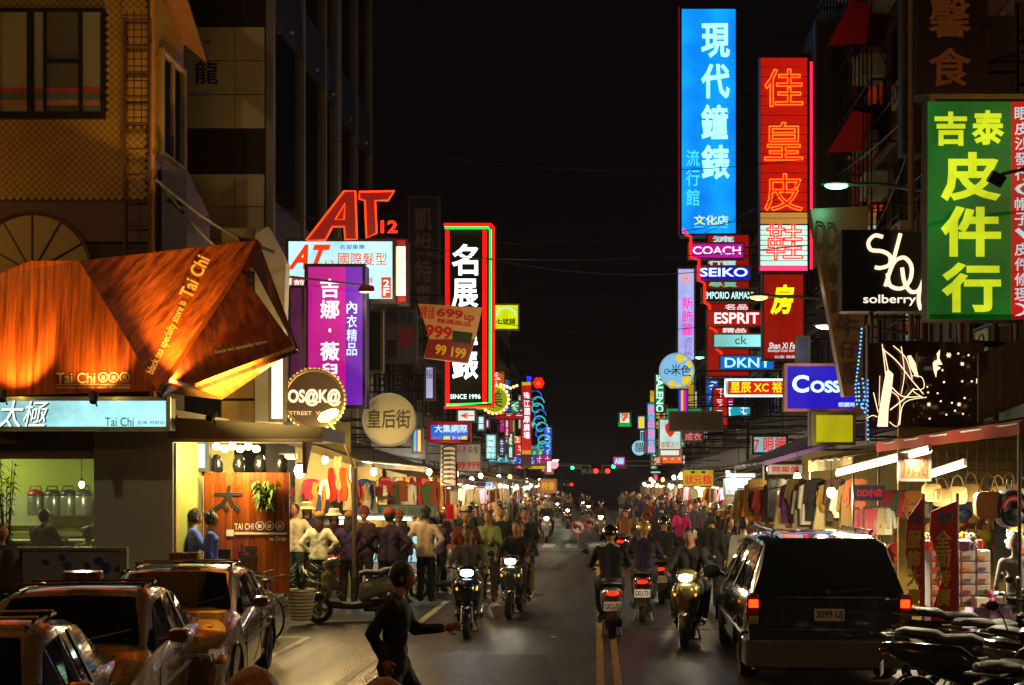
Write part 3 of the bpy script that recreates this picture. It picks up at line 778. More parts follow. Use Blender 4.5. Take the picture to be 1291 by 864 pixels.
def make_van(label):
    """people carrier facing -Y, its rear towards +Y"""
    t = thing('minivan', label, 'minivan', (0, 0, 0)); pm = M('#3c4045', .14, .6, .06, 3, 0, 1.0)
    bl = lambda y: 1.03
    st = [(-2.35, .80, .62, 0, .32), (-2.28, .90, .76, 0, .20), (-2.0, .96, .90, 0, .18), (-1.6, .99, 1.0, 0, .18), (-1.25, 1, 1.08, 0, .18),
          (-.35, 1, 1.66, 1, .18), (.05, 1, 1.735, 1, .18), (.10, 1, 1.74, 1, .18), (1.0, 1, 1.77, 1, .18), (1.05, 1, 1.77, 1, .18), (2.0, .99, 1.73, 1, .18), (2.10, .985, 1.70, 1, .18), (2.26, .97, 1.06, 0, .20), (2.34, .95, 1.02, 0, .26), (2.36, .94, .70, 0, .30)]
    car_body(t, st, .93, bl, pm, side_from=-.4, side_to=2.05, tumble=.215)
    for x in (-.80, .80):
        for y in (-1.45, 1.42): wheel_local(t, (x, y, .335), .335, .22, 6)
    gl = glass_dark()
    # full-width rear glass, wraps the tailgate
    m = MB(); m.grid(lambda u, v: Vector(((u-.5)*(1.30+v*.40), 2.135+(1-abs(u-.5)**2*.35)*.02+v*.20-.02*(u-.5)**2, 1.64-v*.60)), 10, 4)
    child(t, 'tailgate_window', m, gl, 80)
    m = MB(); m.loft([ring(0, 2.02, 1.735, 1.14, .03, 6), ring(0, 2.22, 1.705, 1.10, .035, 6)]); sp = child(t, 'roof_spoiler', m, pm, 40)
    m = MB(); m.box(-.16, .16, 2.235, 2.25, 1.702, 1.722); child(sp, 'high_brake_light', m, [M('#6a0d0d', .1, 0, .1, 3, 0, 1)])
    for s in (-1, 1):
        m = MB(); m.loft([ring(s*.835, 2.33, .90, .15, .40, 4), ring(s*.845, 2.375, .90, .13, .36, 4)]); tl = child(t, 'tail_light', m, [M('#7c0a08', .08, 0, .25, 25, .5, 1)], 40)
        m = MB(); m.box(s*.835-.05, s*.835+.05, 2.376, 2.386, .93, 1.02); m2 = child(tl, 'brake_lamp', m, [E('#ff2a06', 7, False)], 0, .01)
        m = MB(); m.box(s*.835-.055, s*.835+.055, 2.376, 2.386, .74, .83); child(tl, 'reversing_lamp', m, [M('#a8a49c', .1, 0, .1, 20, .3, 1)], 0, .01)
        m = MB(); m.tube((s*.90, -.9, 1.06), (s*.98, -.92, 1.10), .03); m.loft([ring(s*1.07, -1.0, 1.12, .18, .14, 3), ring(s*1.07, -.90, 1.12, .24, .20, 3), ring(s*1.07, -.87, 1.12, .23, .19, 3)])
        child(t, 'wing_mirror', m, pm, 50)
        for y in (.075, 1.03):
            m = MB(); m.obox((s*.805, y, 1.36), (.02, .10, .66), (0, -s*.41, 0)); child(t, 'pillar', m, BLACK)
        for y in (-.1, .8):
            m = MB(); m.obox((s*.935, y, .93), (.03, .18, .035)); child(t, 'door_handle', m, CHROME, 40, .008)
        m = MB(); m.tube((s*.935, -1.3, .60), (s*.935, 2.2, .62), .025, .025, 6); child(t, 'side_moulding', m, M('#2a2b2e', .3, .6))
        m = MB(); m.tube((s*.56, -.1, 1.79), (s*.56, 1.9, 1.79), .016); 
        for y in (0, .9, 1.8): m.tube((s*.56, y, 1.72), (s*.56, y, 1.79), .018)
        child(t, 'roof_rail', m, CHROME)
        for y in (-1.45, 1.42): m = MB(); m.path([(s*.932, y+math.cos(a)*.40, .335+math.sin(a)*.40) for a in [PI*i/8 for i in range(9)]], .025, 5); child(t, 'wheel_arch', m, BLACK, 50)
        m = MB(); m.loft([ring(s*.62, -2.31, .72, .34, .14, 3.5), ring(s*.66, -2.2, .74, .40, .18, 3.5)]); child(t, 'headlight', m, [M('#d8dade', .06, .6, .2, 40, .4, 1)], 50)
        m = MB(); m.obox((s*.52, 2.35, .88), (.010, .03, .26)); child(t, 'tailgate_emblem', m, CHROME)
    m = MB(); m.loft([[Vector((x, y, z)) for x, y, z in ((-.93, 1.95, a), (-.92, 2.34, a), (-.6, 2.47, a), (.6, 2.47, a), (.92, 2.34, a), (.93, 1.95, a))] for a in (.24, .27, .50, .56)])
    child(t, 'rear_bumper', m, M('#6a6460', .35, .3, .05, 3, 0, .4), 30, .02)
    m = MB(); m.box(-.60, .60, 2.365, 2.385, 1.035, 1.06); child(t, 'chrome_strip', m, CHROME, 0, .005)
    m = MB(); m.box(-.72, .72, 2.372, 2.380, .665, .695); child(t, 'chrome_strip', m, CHROME, 0, .005)
    m = MB(); m.box(-.20, .20, 2.365, 2.375, .76, .93); child(t, 'plate_recess', m, BLACK)
    m = MB(); m.box(-.165, .165, 2.376, 2.384, .775, .915); pl = child(t, 'licence_plate', m, [M('#d9d9d2', .35, 0, .05, 3, 0)], 0, .004)
    a = MB(); put_text(a, '3099 UJ', -.145, .145, .79, .90, 0, .02); a.v = [(-x, 2.387-y, z) for x, y, z in a.v]; child(pl, 'lettering', a, [M('#141414', .5)])
    m = MB(); m.tube((0, 2.36, 1.08), (.02, 2.34, 1.12), .03); m.tube((0, 2.37, 1.10), (-.45, 2.33, 1.14), .009); child(t, 'rear_wiper', m, BLACK)
    m = MB(); m.tube((.5, 2.2, .26), (.5, 2.42, .25), .03, .03, 10); child(t, 'tailpipe', m, STEEL)
    return t
def make_bicycle(label, loc, rz):
    t = thing('bicycle', label, 'bicycle', loc, rz); 
    for y in (-.52, .52):
        m = MB(); m.path([(0, math.cos(a)*.32, math.sin(a)*.32) for a in [2*PI*i/24 for i in range(24)]], .018, 6, True)
        w_ = child(t, 'wheel', m, RUBBER, 60, loc=(0, y, .335))
        m = MB()
        for i in range(14): a = 2*PI*i/14; m.tube((0.02*(-1)**i, 0, 0), (0, math.cos(a)*.31, math.sin(a)*.31), .003, .003, 3, False)
        m.tube((-.04, 0, 0), (.04, 0, 0), .02); child(w_, 'spoke', m, STEEL)
    m = MB(); A, B, C_, D = (0, -.36, .82), (0, .16, .86), (0, .10, .32), (0, -.40, .70)
    for p, q in ((D, (0, .14, .74)), (D, C_), (B, C_), ((0, .52, .335), C_), ((0, .52, .335), (0, .14, .74)), ((0, -.34, .93), D), (D, (0, -.52, .335))): m.tube(p, q, .016)
    child(t, 'frame', m, M('#1c2a24', .3, .5), 40)
    m = MB(); m.ball((0, .18, .90), (.09, .14, .035), 10); child(t, 'saddle', m, BLACK)
    m = MB(); m.path([(-.28, -.22, .98), (-.20, -.30, 1.0), (0, -.34, .96), (.20, -.30, 1.0), (.28, -.22, .98)], .014, 6); child(t, 'handlebar', m, STEEL, 50)
    m = MB(); m.tube((-.09, .1, .30), (.09, .1, .30), .012); m.tube((.09, .1, .30), (.10, .1, .15), .012); m.tube((-.09, .1, .30), (-.10, .1, .46), .012); m.lathe([(.09, -.005), (.09, .005)], (.05, .1, .31), 16, 'x'); child(t, 'crank', m, STEEL)
    m = MB()
    for s in (-1, 1): m.tube((s*.06, .3, .72), (s*.06, .72, .72), .008); m.tube((s*.05, .52, .335), (s*.06, .6, .72), .007)
    for k in range(5): m.tube((-.06, .35+k*.09, .72), (.06, .35+k*.09, .72), .006)
    child(t, 'rear_rack', m, STEEL)
    m = MB(); m.box(-.03, .03, .83, .86, .45, .51); child(t, 'reflector', m, [M('#a01010', .1, 0, 0, 1, 0, 1)])
    return t
# ================================================================ ground
def sheet(name, x0, x1, y0, y1, z, mat, kind='structure', parent=None):
    m = MB(); nx = max(1, int((x1-x0)/6)); 
    m.add([(x0, y0, z), (x1, y0, z), (x1, y1, z), (x0, y1, z)], [(0, 1, 2, 3)])
    o = m.build(name, mat); o['kind'] = kind; return o
ASPH = asphalt_mat(); PAV = M('#4a4640', .75, 0, .25, 3, .3)
sheet('ground', -150, 150, -60, 420, -.012, M('#2b2a28', .85, 0, .3, .6, .3))
sheet('road', -6.1, 5.4, -60, 400, 0, ASPH)
sheet('side_street', -60, -6.1, -20, 16.5, -.004, ASPH)
sheet('side_street', 5.4, 60, -20, 9.0, -.004, ASPH)
def slab(name, x0, x1, y0, y1, z0, z1, mat, bev=.015):
    m = MB(); m.box(x0, x1, y0, y1, z0, z1); o = m.build(name, mat, None, 0, bev); o['kind'] = 'structure'; return o
slab('pavement_left', -12, -6.15, 17.6, 26, -.05, .10, PAV); slab('pavement_left', -7.2, -6.4, 26.2, 400, -.05, .10, PAV)
slab('pavement_right', 5.45, 12, 11, 400, -.05, .11, PAV)
# kerb stones, one by one while they can be told apart
def kerb(x, ya, yb, st, name):
    root = bpy.data.objects.new(name, None); col.objects.link(root); root['kind'] = 'structure'; root.location = (x, ya, 0)
    m = MB(); m.box(-.075, .075, .008, st-.008, 0, .13); me = m.mesh('kerb_stone', M('#77716a', .8, 0, .25, 4, .3), 0, .012)
    y = 0
    while ya+y < yb:
        o = bpy.data.objects.new('kerb_stone', me); col.objects.link(o); o.parent = root; o.location = (0, y, rnd.uniform(-.004, .004)); y += st
kerb(5.38, 11, 45, 1.0, 'kerb_right'); kerb(-6.10, 17.6, 30, 1.0, 'kerb_left')
YEL = worn_paint('#b98a1e'); WHT = worn_paint('#b9b4a6')
sheet('road_marking_yellow_line', 0.0, .09, 11.5, 44, .006, YEL); sheet('road_marking_yellow_line', .20, .29, 11.5, 44, .006, YEL)
sheet('road_marking_lane_line', -2.96, -2.84, 11.0, 24.6, .006, WHT)
sheet('road_marking_parking_line', -4.32, -4.22, 16.3, 18.8, .006, WHT); sheet('road_marking_parking_line', -5.9, -4.32, 18.7, 18.8, .006, WHT)
sheet('road_marking_lane_line', -2.96, -2.84, 29, 43, .006, WHT)
sheet('road_marking_lane_line', 2.8, 2.92, 22, 43, .006, WHT)
sheet('road_marking_stop_line', -5.3, 5.2, 44.2, 44.55, .008, WHT)
for k in range(13): sheet('road_marking_crossing_bar', -5.4+k*.85, -5.4+k*.85+.45, 45.6, 48.6, .008, WHT)
# manhole covers
for (x, y) in ((-1.4, 26.0), (1.6, 31)):
    m = MB(); m.lathe([(.33, 0), (.33, .012), (.30, .012), (.30, .008), (.001, .008)], (x, y, 0), 20); m.lathe([(.2, .009), (.2, .014), (.17, .014), (.17, .009)], (x, y, 0), 16, 'z', False)
    tag(m.build('manhole_cover', M('#3a3733', .5, .7, .3, 20, .3)), 'round iron manhole cover in the road, ' + ('left of the double yellow line' if x < 0 else 'right of the double yellow line'), 'manhole cover')

# ================================================================ lamps
def lampdata(parent, loc, energy, color, rad=.12, kind='POINT', size=.5, sizey=None, rot=None, spot=None):
    l = bpy.data.lights.new('lamp_light', kind); l.energy = energy; l.color = color
    if kind == 'AREA':
        l.size = size
        if sizey: l.shape = 'RECTANGLE'; l.size_y = sizey
    else: l.shadow_soft_size = rad
    if kind == 'SPOT': l.spot_size = spot or R(100); l.spot_blend = .6
    o = bpy.data.objects.new('lamp_light', l); col.objects.link(o); o.parent = parent; o.location = loc
    if rot: o.rotation_euler = rot
    return o
WARM = (1, .62, .28); TUNG = (1, .68, .32); COOL = (.92, .97, 1.0); FLU = (1.0, .93, .74); GRN = (.55, 1, .66)
def street_lamp(label, base, hgt, arm, energy, color, hexc, st=5, head=.8, tilt=0):
    """arm = (dx, dy) from the pole top to the lamp head"""
    t = thing('street_lamp', label, 'street lamp', base)
    m = MB(); m.lathe([(.14, 0), (.14, .25), (.09, .32), (.055, hgt)], (0, 0, 0), 12); child(t, 'pole', m, M('#55564f', .5, .6, .2, 8, .1), 40)
    dx, dy = arm; L = math.hypot(dx, dy); ux, uy = dx/L, dy/L
    m = MB(); m.path([(0, 0, hgt-.3), (dx*.3, dy*.3, hgt+.05), (dx*.8, dy*.8, hgt+.22), (dx, dy, hgt+.22)], .035, 8); child(t, 'arm', m, M('#55564f', .5, .6, .2, 8, .1), 50)
    a = math.atan2(uy, ux)
    h = thing('lamp_head', None, None, (dx, dy, hgt+.20)); del_props(h); h.parent = t; h.rotation_euler = (0, tilt, a)
    m = MB(); m.ball((.22*head, 0, .02), (.36*head, .15*head, .10*head), 14, fn=lambda v, u: Vector((v.x, v.y, max(v.z, -.01)))); child(h, 'housing', m, M('#6a6c66', .4, .6, .1, 8, .05), 60)
    m = MB(); m.ball((.24*head, 0, .0), (.26*head, .125*head, .085*head), 12, fn=lambda v, u: Vector((v.x, v.y, min(v.z, 0)))); child(h, 'lens', m, E(hexc, st, False), 60)
    lampdata(h, (.24*head, 0, -.16*head), energy, color, .10)
    return t
def del_props(o):
    for k in list(o.keys()): del o[k]
def bulb(loc, energy=25, color=TUNG, hexc='#ffd890', st=30, r=.055, label=None, group='bare bulbs over the market stalls', wire=None, cat='light bulb'):
    t = thing('hanging_bulb', label or 'bare glowing bulb hanging over a market stall', cat, loc, 0, group)
    m = MB(); m.ball((0, 0, 0), (r, r, r*1.25), 10); child(t, 'bulb', m, E(hexc, st, False), 60)
    m = MB(); m.tube((0, 0, r*1.05), (0, 0, r*1.05+.05), r*.45); m.tube((0, 0, r+.05), (0, 0, r+.05+(wire or .25)), .006, .006, 4); child(t, 'socket', m, BLACK)
    if energy: lampdata(t, (0, 0, -r*1.3), energy, color, r*1.2)
    return t
def tube_lamp(a, b, label, energy=60, st=14, hexc='#fff0c4', color=FLU, rad=.025, name='fluorescent_tube'):
    a, b = Vector(a), Vector(b); c = (a+b)/2
    t = thing(name, label, 'tube light', c)
    d = (b-a); m = MB(); m.tube(a-c, b-c, rad, rad, 8); child(t, 'tube', m, E(hexc, st, False), 50)
    m = MB(); up = Vector((0, 0, rad+.025)); m.tube(a-c+up, b-c+up, .022, .022, 4)
    for p in (a-c, b-c): m.obox(p+up*.5, (.04, .05, .09))
    child(t, 'fitting', m, M('#c8c6bc', .5))
    l = lampdata(t, (0, 0, -rad-.02), energy, color, kind='AREA', size=d.length, sizey=.06)
    q = d.normalized().to_track_quat('X', 'Z'); l.rotation_euler = q.to_euler()
    return t

# ================================================================ signs
def sign(name, label, box, d, face, texts=(), depth=.3, frame='#5a5a58', cab='#33302e', cat='sign', side=0, fw=.05, group=None, bands=.05, bscale=2.3, axis=0, cloudy=.26, sample=True, hang=None, panels=None, facad=None):
    a, b = P(box[0], box[3], d), P(box[2], box[1], d); c = Vector(((a.x+b.x)/2, d, a.z))
    t = thing(name, label, cat, c, 0, group)
    y0 = d-depth/2
    m = MB(); m.box(a.x, b.x, y0, y0+depth, a.z, b.z); m.build('cabinet', M(cab, .55, .2, .25, 5, .1), t, 0, .008)
    if face: 
        for pb, pf in (panels or [(box, face)]):
            p, q = P(pb[0], pb[3], d), P(pb[2], pb[1], d); m = MB(); m.box(max(p.x, a.x)+fw*.5, min(q.x, b.x)-fw*.5, y0-.012, y0+.004, max(p.z, a.z)+fw*.5, min(q.z, b.z)-fw*.5)
            mt = E(pf[0], pf[1], sample, bands, bscale, axis, None, cloudy) if pf[1] else M(pf[0], .5, 0, .12, 3, .05)
            m.build('face', mt, t)
    m = MB()
    m.box(a.x-.01, b.x+.01, y0-.025, y0+.02, a.z-.01, a.z+fw); m.box(a.x-.01, b.x+.01, y0-.025, y0+.02, b.z-fw, b.z+.01)
    m.box(a.x-.01, a.x+fw, y0-.0245, y0+.0195, a.z+fw, b.z-fw); m.box(b.x-fw, b.x+.01, y0-.0245, y0+.0195, a.z+fw, b.z-fw)
    m.build('frame', M(frame, .4, .5, .2, 6, .05), t)
    t['_y'] = 0; del t['_y']
    for tx in texts:
        s, tb, h, st = tx[:4]; o = tx[4] if len(tx) > 4 else {}
        mt = E(h, st, False) if st else M(h, .5, 0, .1, 5, 0)
        text_px(t, s, tb, d, y0-.016-o.get('lift', 0), mt, **{k: v for k, v in o.items() if k != 'lift'})
    if side:
        X = facad or (7.05 if side > 0 else -7.05); xe = b.x if side > 0 else a.x
        n = 2 if (b.z-a.z) < 3 else 4
        for i in range(n):
            z = a.z+(b.z-a.z)*(i+.5)/n; m = MB(); m.tube((xe-side*.02, d, z), (X, d, z), .022, .022, 5)
            m.tube((xe, d, z-.02), (X, d+.4, z+.35), .012, .012, 4); m.build('bracket', DARKMETAL, t)
    return t
def neon(t, pts, d, y, h, st, r=.025, closed=False, name='neon_tube'):
    m = MB(); q = []
    for p in pts: v = P(p[0], p[1], d); q.append((v.x, y, v.z))
    m.path(q, r, 6, closed); return m.build(name, E(h, st, False), t, 50)

# ================================================================ buildings
def wall_box(root, name, x0, x1, y0, y1, z0, z1, mat, bev=0):
    m = MB(); m.box(x0, x1, y0, y1, z0, z1); return m.build(name, mat, root, 0, bev)
def window_front(root, x0, x1, z0, z1, y, frame, pane, nx=2, nz=1, dep=.08, fw=.06, sill=True):
    """window in a wall that faces -Y"""
    m = MB()
    m.box(x0-fw, x1+fw, y-dep, y+.02, z0-fw, z0); m.box(x0-fw, x1+fw, y-dep, y+.02, z1, z1+fw); m.box(x0-fw, x0, y-dep, y+.02, z0, z1); m.box(x1, x1+fw, y-dep, y+.02, z0, z1)
    for i in range(1, nx): x = x0+(x1-x0)*i/nx; m.box(x-fw*.4, x+fw*.4, y-dep*.8, y+.015, z0, z1)
    for i in range(1, nz): z = z0+(z1-z0)*i/nz; m.box(x0, x1, y-dep*.7, y+.012, z-fw*.4, z+fw*.4)
    f = m.build('window', frame, root)
    for i in range(nx):
        for j in range(nz):
            m = MB(); m.box(x0+(x1-x0)*i/nx, x0+(x1-x0)*(i+1)/nx, y-.03, y-.015, z0+(z1-z0)*j/nz, z0+(z1-z0)*(j+1)/nz); m.build('pane', pane if not isinstance(pane, list) else pane[(i+j) % len(pane)], f)
    return f
def window_side(root, X, sg, y0, y1, z0, z1, frame, pane, ny=2, dep=.08, fw=.05, grille=False, ac=False):
    """window in a wall at x = X whose street side is sg (-1: faces -X)"""
    a, b = sorted((X+sg*dep, X-sg*.02)); m = MB()
    m.box(a, b, y0-fw, y1+fw, z0-fw, z0); m.box(a, b, y0-fw, y1+fw, z1, z1+fw); m.box(a, b, y0-fw, y0, z0, z1); m.box(a, b, y1, y1+fw, z0, z1)
    for i in range(1, ny): y = y0+(y1-y0)*i/ny; m.box(*sorted((X+sg*dep*.8, X-sg*.01)), y-fw*.4, y+fw*.4, z0, z1)
    f = m.build('window', frame, root)
    for i in range(ny):
        m = MB(); m.box(*sorted((X+sg*.03, X+sg*.015)), y0+(y1-y0)*i/ny, y0+(y1-y0)*(i+1)/ny, z0, z1); m.build('pane', pane, f)
    if grille:
        m = MB(); o = X+sg*.45
        n = int((y1-y0)/.16)
        for i in range(n+1): y = y0+(y1-y0)*i/n; m.tube((o, y, z0-.1), (o, y, z1+.1), .010, .010, 4, False)
        for z in (z0-.1, (z0+z1)/2, z1+.1):
            m.tube((o, y0, z), (o, y1, z), .016, .016, 4)
            for y in (y0, y1): m.tube((o, y, z), (X, y, z), .014, .014, 4)
        g = m.build('window_grille', DARKMETAL, root); 
    if ac:
        m = MB(); m.box(*sorted((X+sg*.02, X+sg*.42)), y0+.1, y0+.85, z0-.75, z0-.2); q = m.build('air_conditioner', M('#8b8678', .6, .1, .2, 6, .1), root, 0, .02)
        m = MB(); m.lathe([(.2, 0), (.2, .02), (.17, .02), (.17, 0)], (0, 0, 0), 14, 'x', False); m.v = [(X+sg*.42+sg*v[0], y0+.47+v[1], z0-.475+v[2]) for v in m.v]; m.build('fan_grille', BLACK, q)
    return f
def shop_building(label, sg, d0, d1, zt, wallhex, seed, floors=None, grilles=True, X=7.05, first=4.2, step=3.2, depthx=9, wn=None, canopies=True):
    r_ = random.Random(seed); xa, xb = sorted((sg*X, sg*(X+depthx)))
    t = thing('building', label, 'building', (sg*(X+depthx/2), (d0+d1)/2, 0))
    wm = M(wallhex, .8, 0, .25, 1.2, .25)
    wall_box(t, 'wall', xa, xb, d0, d1-.05, 0, zt, wm)
    m = MB(); m.box(xa-.12*(sg > 0), xb+.12*(sg < 0), d0-.0, d1-.06, zt, zt+.35); m.build('parapet', M('#4d463e', .8), t, 0, .02)
    fr = M('#1c1c1c', .4, .5); pn = [M('#0c1013', .06, 0, .3, 1, 0, .8), M('#14181c', .1, 0, .3, 1, 0, .8), M('#2c2a24', .3, 0, .4, 1.5, 0)]
    z = first+1.0; fl = 0
    while z+1.5 < zt:
        n = wn or max(1, int((d1-d0)/2.6)); w_ = (d1-d0)/n
        for i in range(n):
            y0 = d0+i*w_+w_*.16; y1 = d0+(i+1)*w_-w_*.16
            window_side(t, sg*X, -sg, y0, y1, z, z+1.45, fr, r_.choice(pn), 2 if w_ < 3 else 3, grille=grilles and r_.random() < .55, ac=r_.random() < .35)
        m = MB(); m.box(*sorted((sg*X-sg*.10, sg*X+sg*.02)), d0, d1-.06, z+2.0, z+2.16); m.build('floor_band', M('#5a5147', .8), t)
        z += step
    # shop opening on the street
    m = MB(); m.box(*sorted((sg*X-sg*.02, sg*X+sg*.05)), d0+.3, d1-.4, .1, 3.2); m.build('shop_opening', M('#6b5f49', .7, 0, .4, 2, .1), t)
    for y in (d0+.1, d1-.25):
        m = MB(); m.box(*sorted((sg*X-sg*.16, sg*X)), y-.1, y+.2, 0, 3.4); m.build('pillar', M('#5e574d', .7, 0, .3, 5, .2), t)
    m = MB(); m.box(*sorted((sg*X-sg*.14, sg*X)), d0, d1-.06, 3.3, 4.1); m.build('fascia', M(r_.choice(['#5a3030', '#2d3a55', '#54502c', '#403a3a', '#2c4a3c']), .5), t)
    return t
# ================================================================ street lamps that light the corner (sodium)
street_lamp('tall sodium street lamp on the left corner pavement before the tea shop', (-13.4, 16.6, 0), 6.9, (1.6, .3), 150, (1, .45, .06), '#ffa030', 20)
street_lamp('tall sodium street lamp behind the taxis at the crossing', (-7.2, 1.0, 0), 8.5, (2.0, 1.0), 240, (1, .50, .14), '#ffa030', 20)
street_lamp('tall sodium street lamp behind the crossing on the right', (12.6, 2.0, 0), 8.5, (-3.0, .5), 460, (1, .55, .2), '#ffa030', 20)

street_lamp('added unseen warm street lamp on the left, brightening the tea shop wall', (-9.9, 12.0, 0), 8.8, (3.2, .4), 340, (1, .68, .38), '#ffc070', 10)  # put in out of view to brighten the tea shop wall and taxis
# ================================================================ tiled corner building (left)
t = thing('building', 'corner building clad in small yellowish tiles, above the wooden shopfront', 'building', (-11.5, 22, 0))
GROUT = M('#2a1c10', .85, 0, .2, 6, .1)
TB = 20.0
wall_box(t, 'wall', -17, -7.02, TB, 21.62, 3.4, 17, GROUT)
wall_box(t, 'wall_band', -17, -6.98, TB-.07, TB+1.3, P(0, 306, TB).z, P(0, 256, TB).z, M('#3a1c12', .6, 0, .2, 4, .1))
# diamond-laid and square-laid wall tiles, too many to part one by one
tm = MB(); zt0, zt1 = P(0, 254, TB).z, P(0, 147, TB).z; s_ = .115; xL, xR = -10.1, P(155, 0, TB).x
i = 0; z = zt0
hx = s_/2
while z < P(0, 2, TB).z+2.2:
    row = 0; x = xL + (hx if i % 2 else 0)
    while x < -7.02:
        inwin = (P(-4, 0, TB).x-.0 < x < P(134, 0, TB).x+.02) and (P(0, 148, TB).z < z < P(0, 12, TB).z)
        dia = x < xR or not (P(0, 160, TB).z < z < P(0, 12, TB).z)
        if not inwin:
            k = hx*.88; y = TB-.012-rnd.uniform(0, .004)
            if dia:
                if x+k < -7.03 and z-k > zt0: tm.add([(x-k, y, z), (x, y, z-k), (x+k, y, z), (x, y, z+k)], [(0, 1, 2, 3)]); tm.add([(x-k, y, z), (x, y, z-k), (x+k, y, z), (x, y, z+k), (x-k, y+.012, z), (x, y+.012, z-k), (x+k, y+.012, z), (x, y+.012, z+k)], [(0, 1, 5, 4), (1, 2, 6, 5), (2, 3, 7, 6), (3, 0, 4, 7)])
            elif i % 2 == 0 and x+k < -7.03: tm.box(x-k*.95, x+k*.95, y, y+.013, z-k*.95, z+k*.95)
        x += s_
    i += 1; z += hx
o = tm.build('wall_tiles', M('#8a6424', .35, 0, .3, 2.2, .05), t); o['kind'] = 'stuff'
tm = MB(); z = zt0
while z < 13:
    y = TB+.08
    while y < 21.5: tm.box(-7.02, -7.008, y, y+.092, z, z+.092); y += .105
    z += .105
o = tm.build('side_wall_tiles', M('#9a7a3c', .35, 0, .3, 2.2, .05), t); o['kind'] = 'stuff'
# upper window with curtains striped red, blue and orange at the hem
A, B = P(2, 143, TB), P(130, 17, TB)
CUR = M('#665c44', .6, 0, .12, 1, .1); CUR2 = M('#3c3424', .5, 0, .12, 1, .1)
f = MB(); fw = .05
f.box(A.x-fw, B.x+fw, TB-.10, TB, A.z-.1, A.z); f.box(A.x-fw, B.x+fw, TB-.10, TB, B.z, B.z+fw); f.box(A.x-fw, A.x, TB-.10, TB, A.z, B.z); f.box(B.x, B.x+fw, TB-.10, TB, A.z, B.z)
for px, w_ in ((41, .10), (59, .04), (104, .05)): x = P(px, 0, TB).x; f.box(x-w_/2, x+w_/2, TB-.09, TB, A.z, B.z)
q = P(0, 79, TB).z; f.box(P(61, 0, TB).x, P(104, 0, TB).x, TB-.085, TB-.01, q-.03, q+.03)
wf = f.build('window', M('#0e0e0d', .4, .4), t)
ed = [2, 36, 46, 58, 82, 104, 130]
for i in range(6):
    if i == 1: pass
    x0, x1 = P(ed[i], 0, TB).x, P(ed[i+1], 0, TB).x
    m = MB(); m.box(x0, x1, TB-.045, TB-.03, A.z, B.z); pane = m.build('pane', CUR2 if i in (3, 4) else CUR, wf)
for (ya, yb, h) in ((112, 119, '#7a2010'), (119, 127, '#2f4348'), (127, 134, '#7c4a20')):
    m = MB(); m.box(A.x, B.x, TB-.052, TB-.046, P(0, yb, TB).z, P(0, ya, TB).z); m.build('curtain_stripe', M(h, .7), wf)
# arched fanlight
ac = P(44, 345, TB); rr = .93; pts = [(ac.x+math.cos(a)*rr, ac.z+math.sin(a)*rr) for a in [PI*i/20 for i in range(21)]]
m = MB(); m.prism(pts, TB-.10, TB-.08); aw = m.build('arched_window', M('#7a6840', .5, 0, .15, 1.5, .05), t)
for k in range(1, 6):
    m = MB(); a = PI*k/6; m.tube((ac.x, TB-.11, ac.z), (ac.x+math.cos(a)*rr, TB-.11, ac.z+math.sin(a)*rr), .015, .015, 5); m.build('glazing_bar', M('#3a1c10', .5), aw)
m = MB(); m.path([(ac.x+math.cos(a)*rr, TB-.11, ac.z+math.sin(a)*rr) for a in [PI*i/20 for i in range(21)]], .03, 6); m.build('window_frame', M('#4a2414', .5), aw)
# side window, hood and box on the receding side
m = MB(); m.add([(-6.5, 20.1, 10.0), (-6.6, 21.5, 9.4), (-7.02, 21.5, 9.75), (-7.02, 20.1, 10.4), (-6.5, 20.1, 10.05), (-6.6, 21.5, 9.45), (-7.02, 21.5, 9.8), (-7.02, 20.1, 10.45)], [(0, 1, 2, 3), (4, 5, 6, 7), (0, 1, 5, 4), (1, 2, 6, 5), (2, 3, 7, 6), (3, 0, 4, 7)]); m.build('window_hood', M('#8a5c3a', .5, .2), t)
window_side(t, -7.0, 1, 20.35, 21.4, 7.6, 9.2, M('#8a6a3a', .4), M('#141414', .1, 0, 0, 1, 0, 1))
m = MB(); m.xprism([(20.3, 5.6), (21.5, 5.2), (21.5, 6.8), (20.3, 7.3)], -7.0, -6.55); m.build('balcony_box', M('#4a4656', .5, .2), t)
m = MB(); m.tube((-6.98, 19.95, 3.4), (-6.98, 19.95, 15), .045, .045, 8); m.build('drainpipe', M('#a06a30', .5), t, 60)
m = MB(); x0, x1 = P(157, 0, 19.8).x, P(188, 0, 19.8).x
for x in (x0, x1): m.tube((x, 19.8, 5.6), (x, 19.8, 9.55), .022, .022, 6)
for k in range(10): z = 5.9+k*.40; m.tube((x0, 19.8, z), (x1, 19.8, z), .016, .016, 6)
for z in (6.4, 9.2):
    for x in (x0, x1): m.tube((x, 19.8, z), (x, 20.02, z), .014, .014, 4)
m.build('ladder', M('#4a2c1c', .6, .3), t)

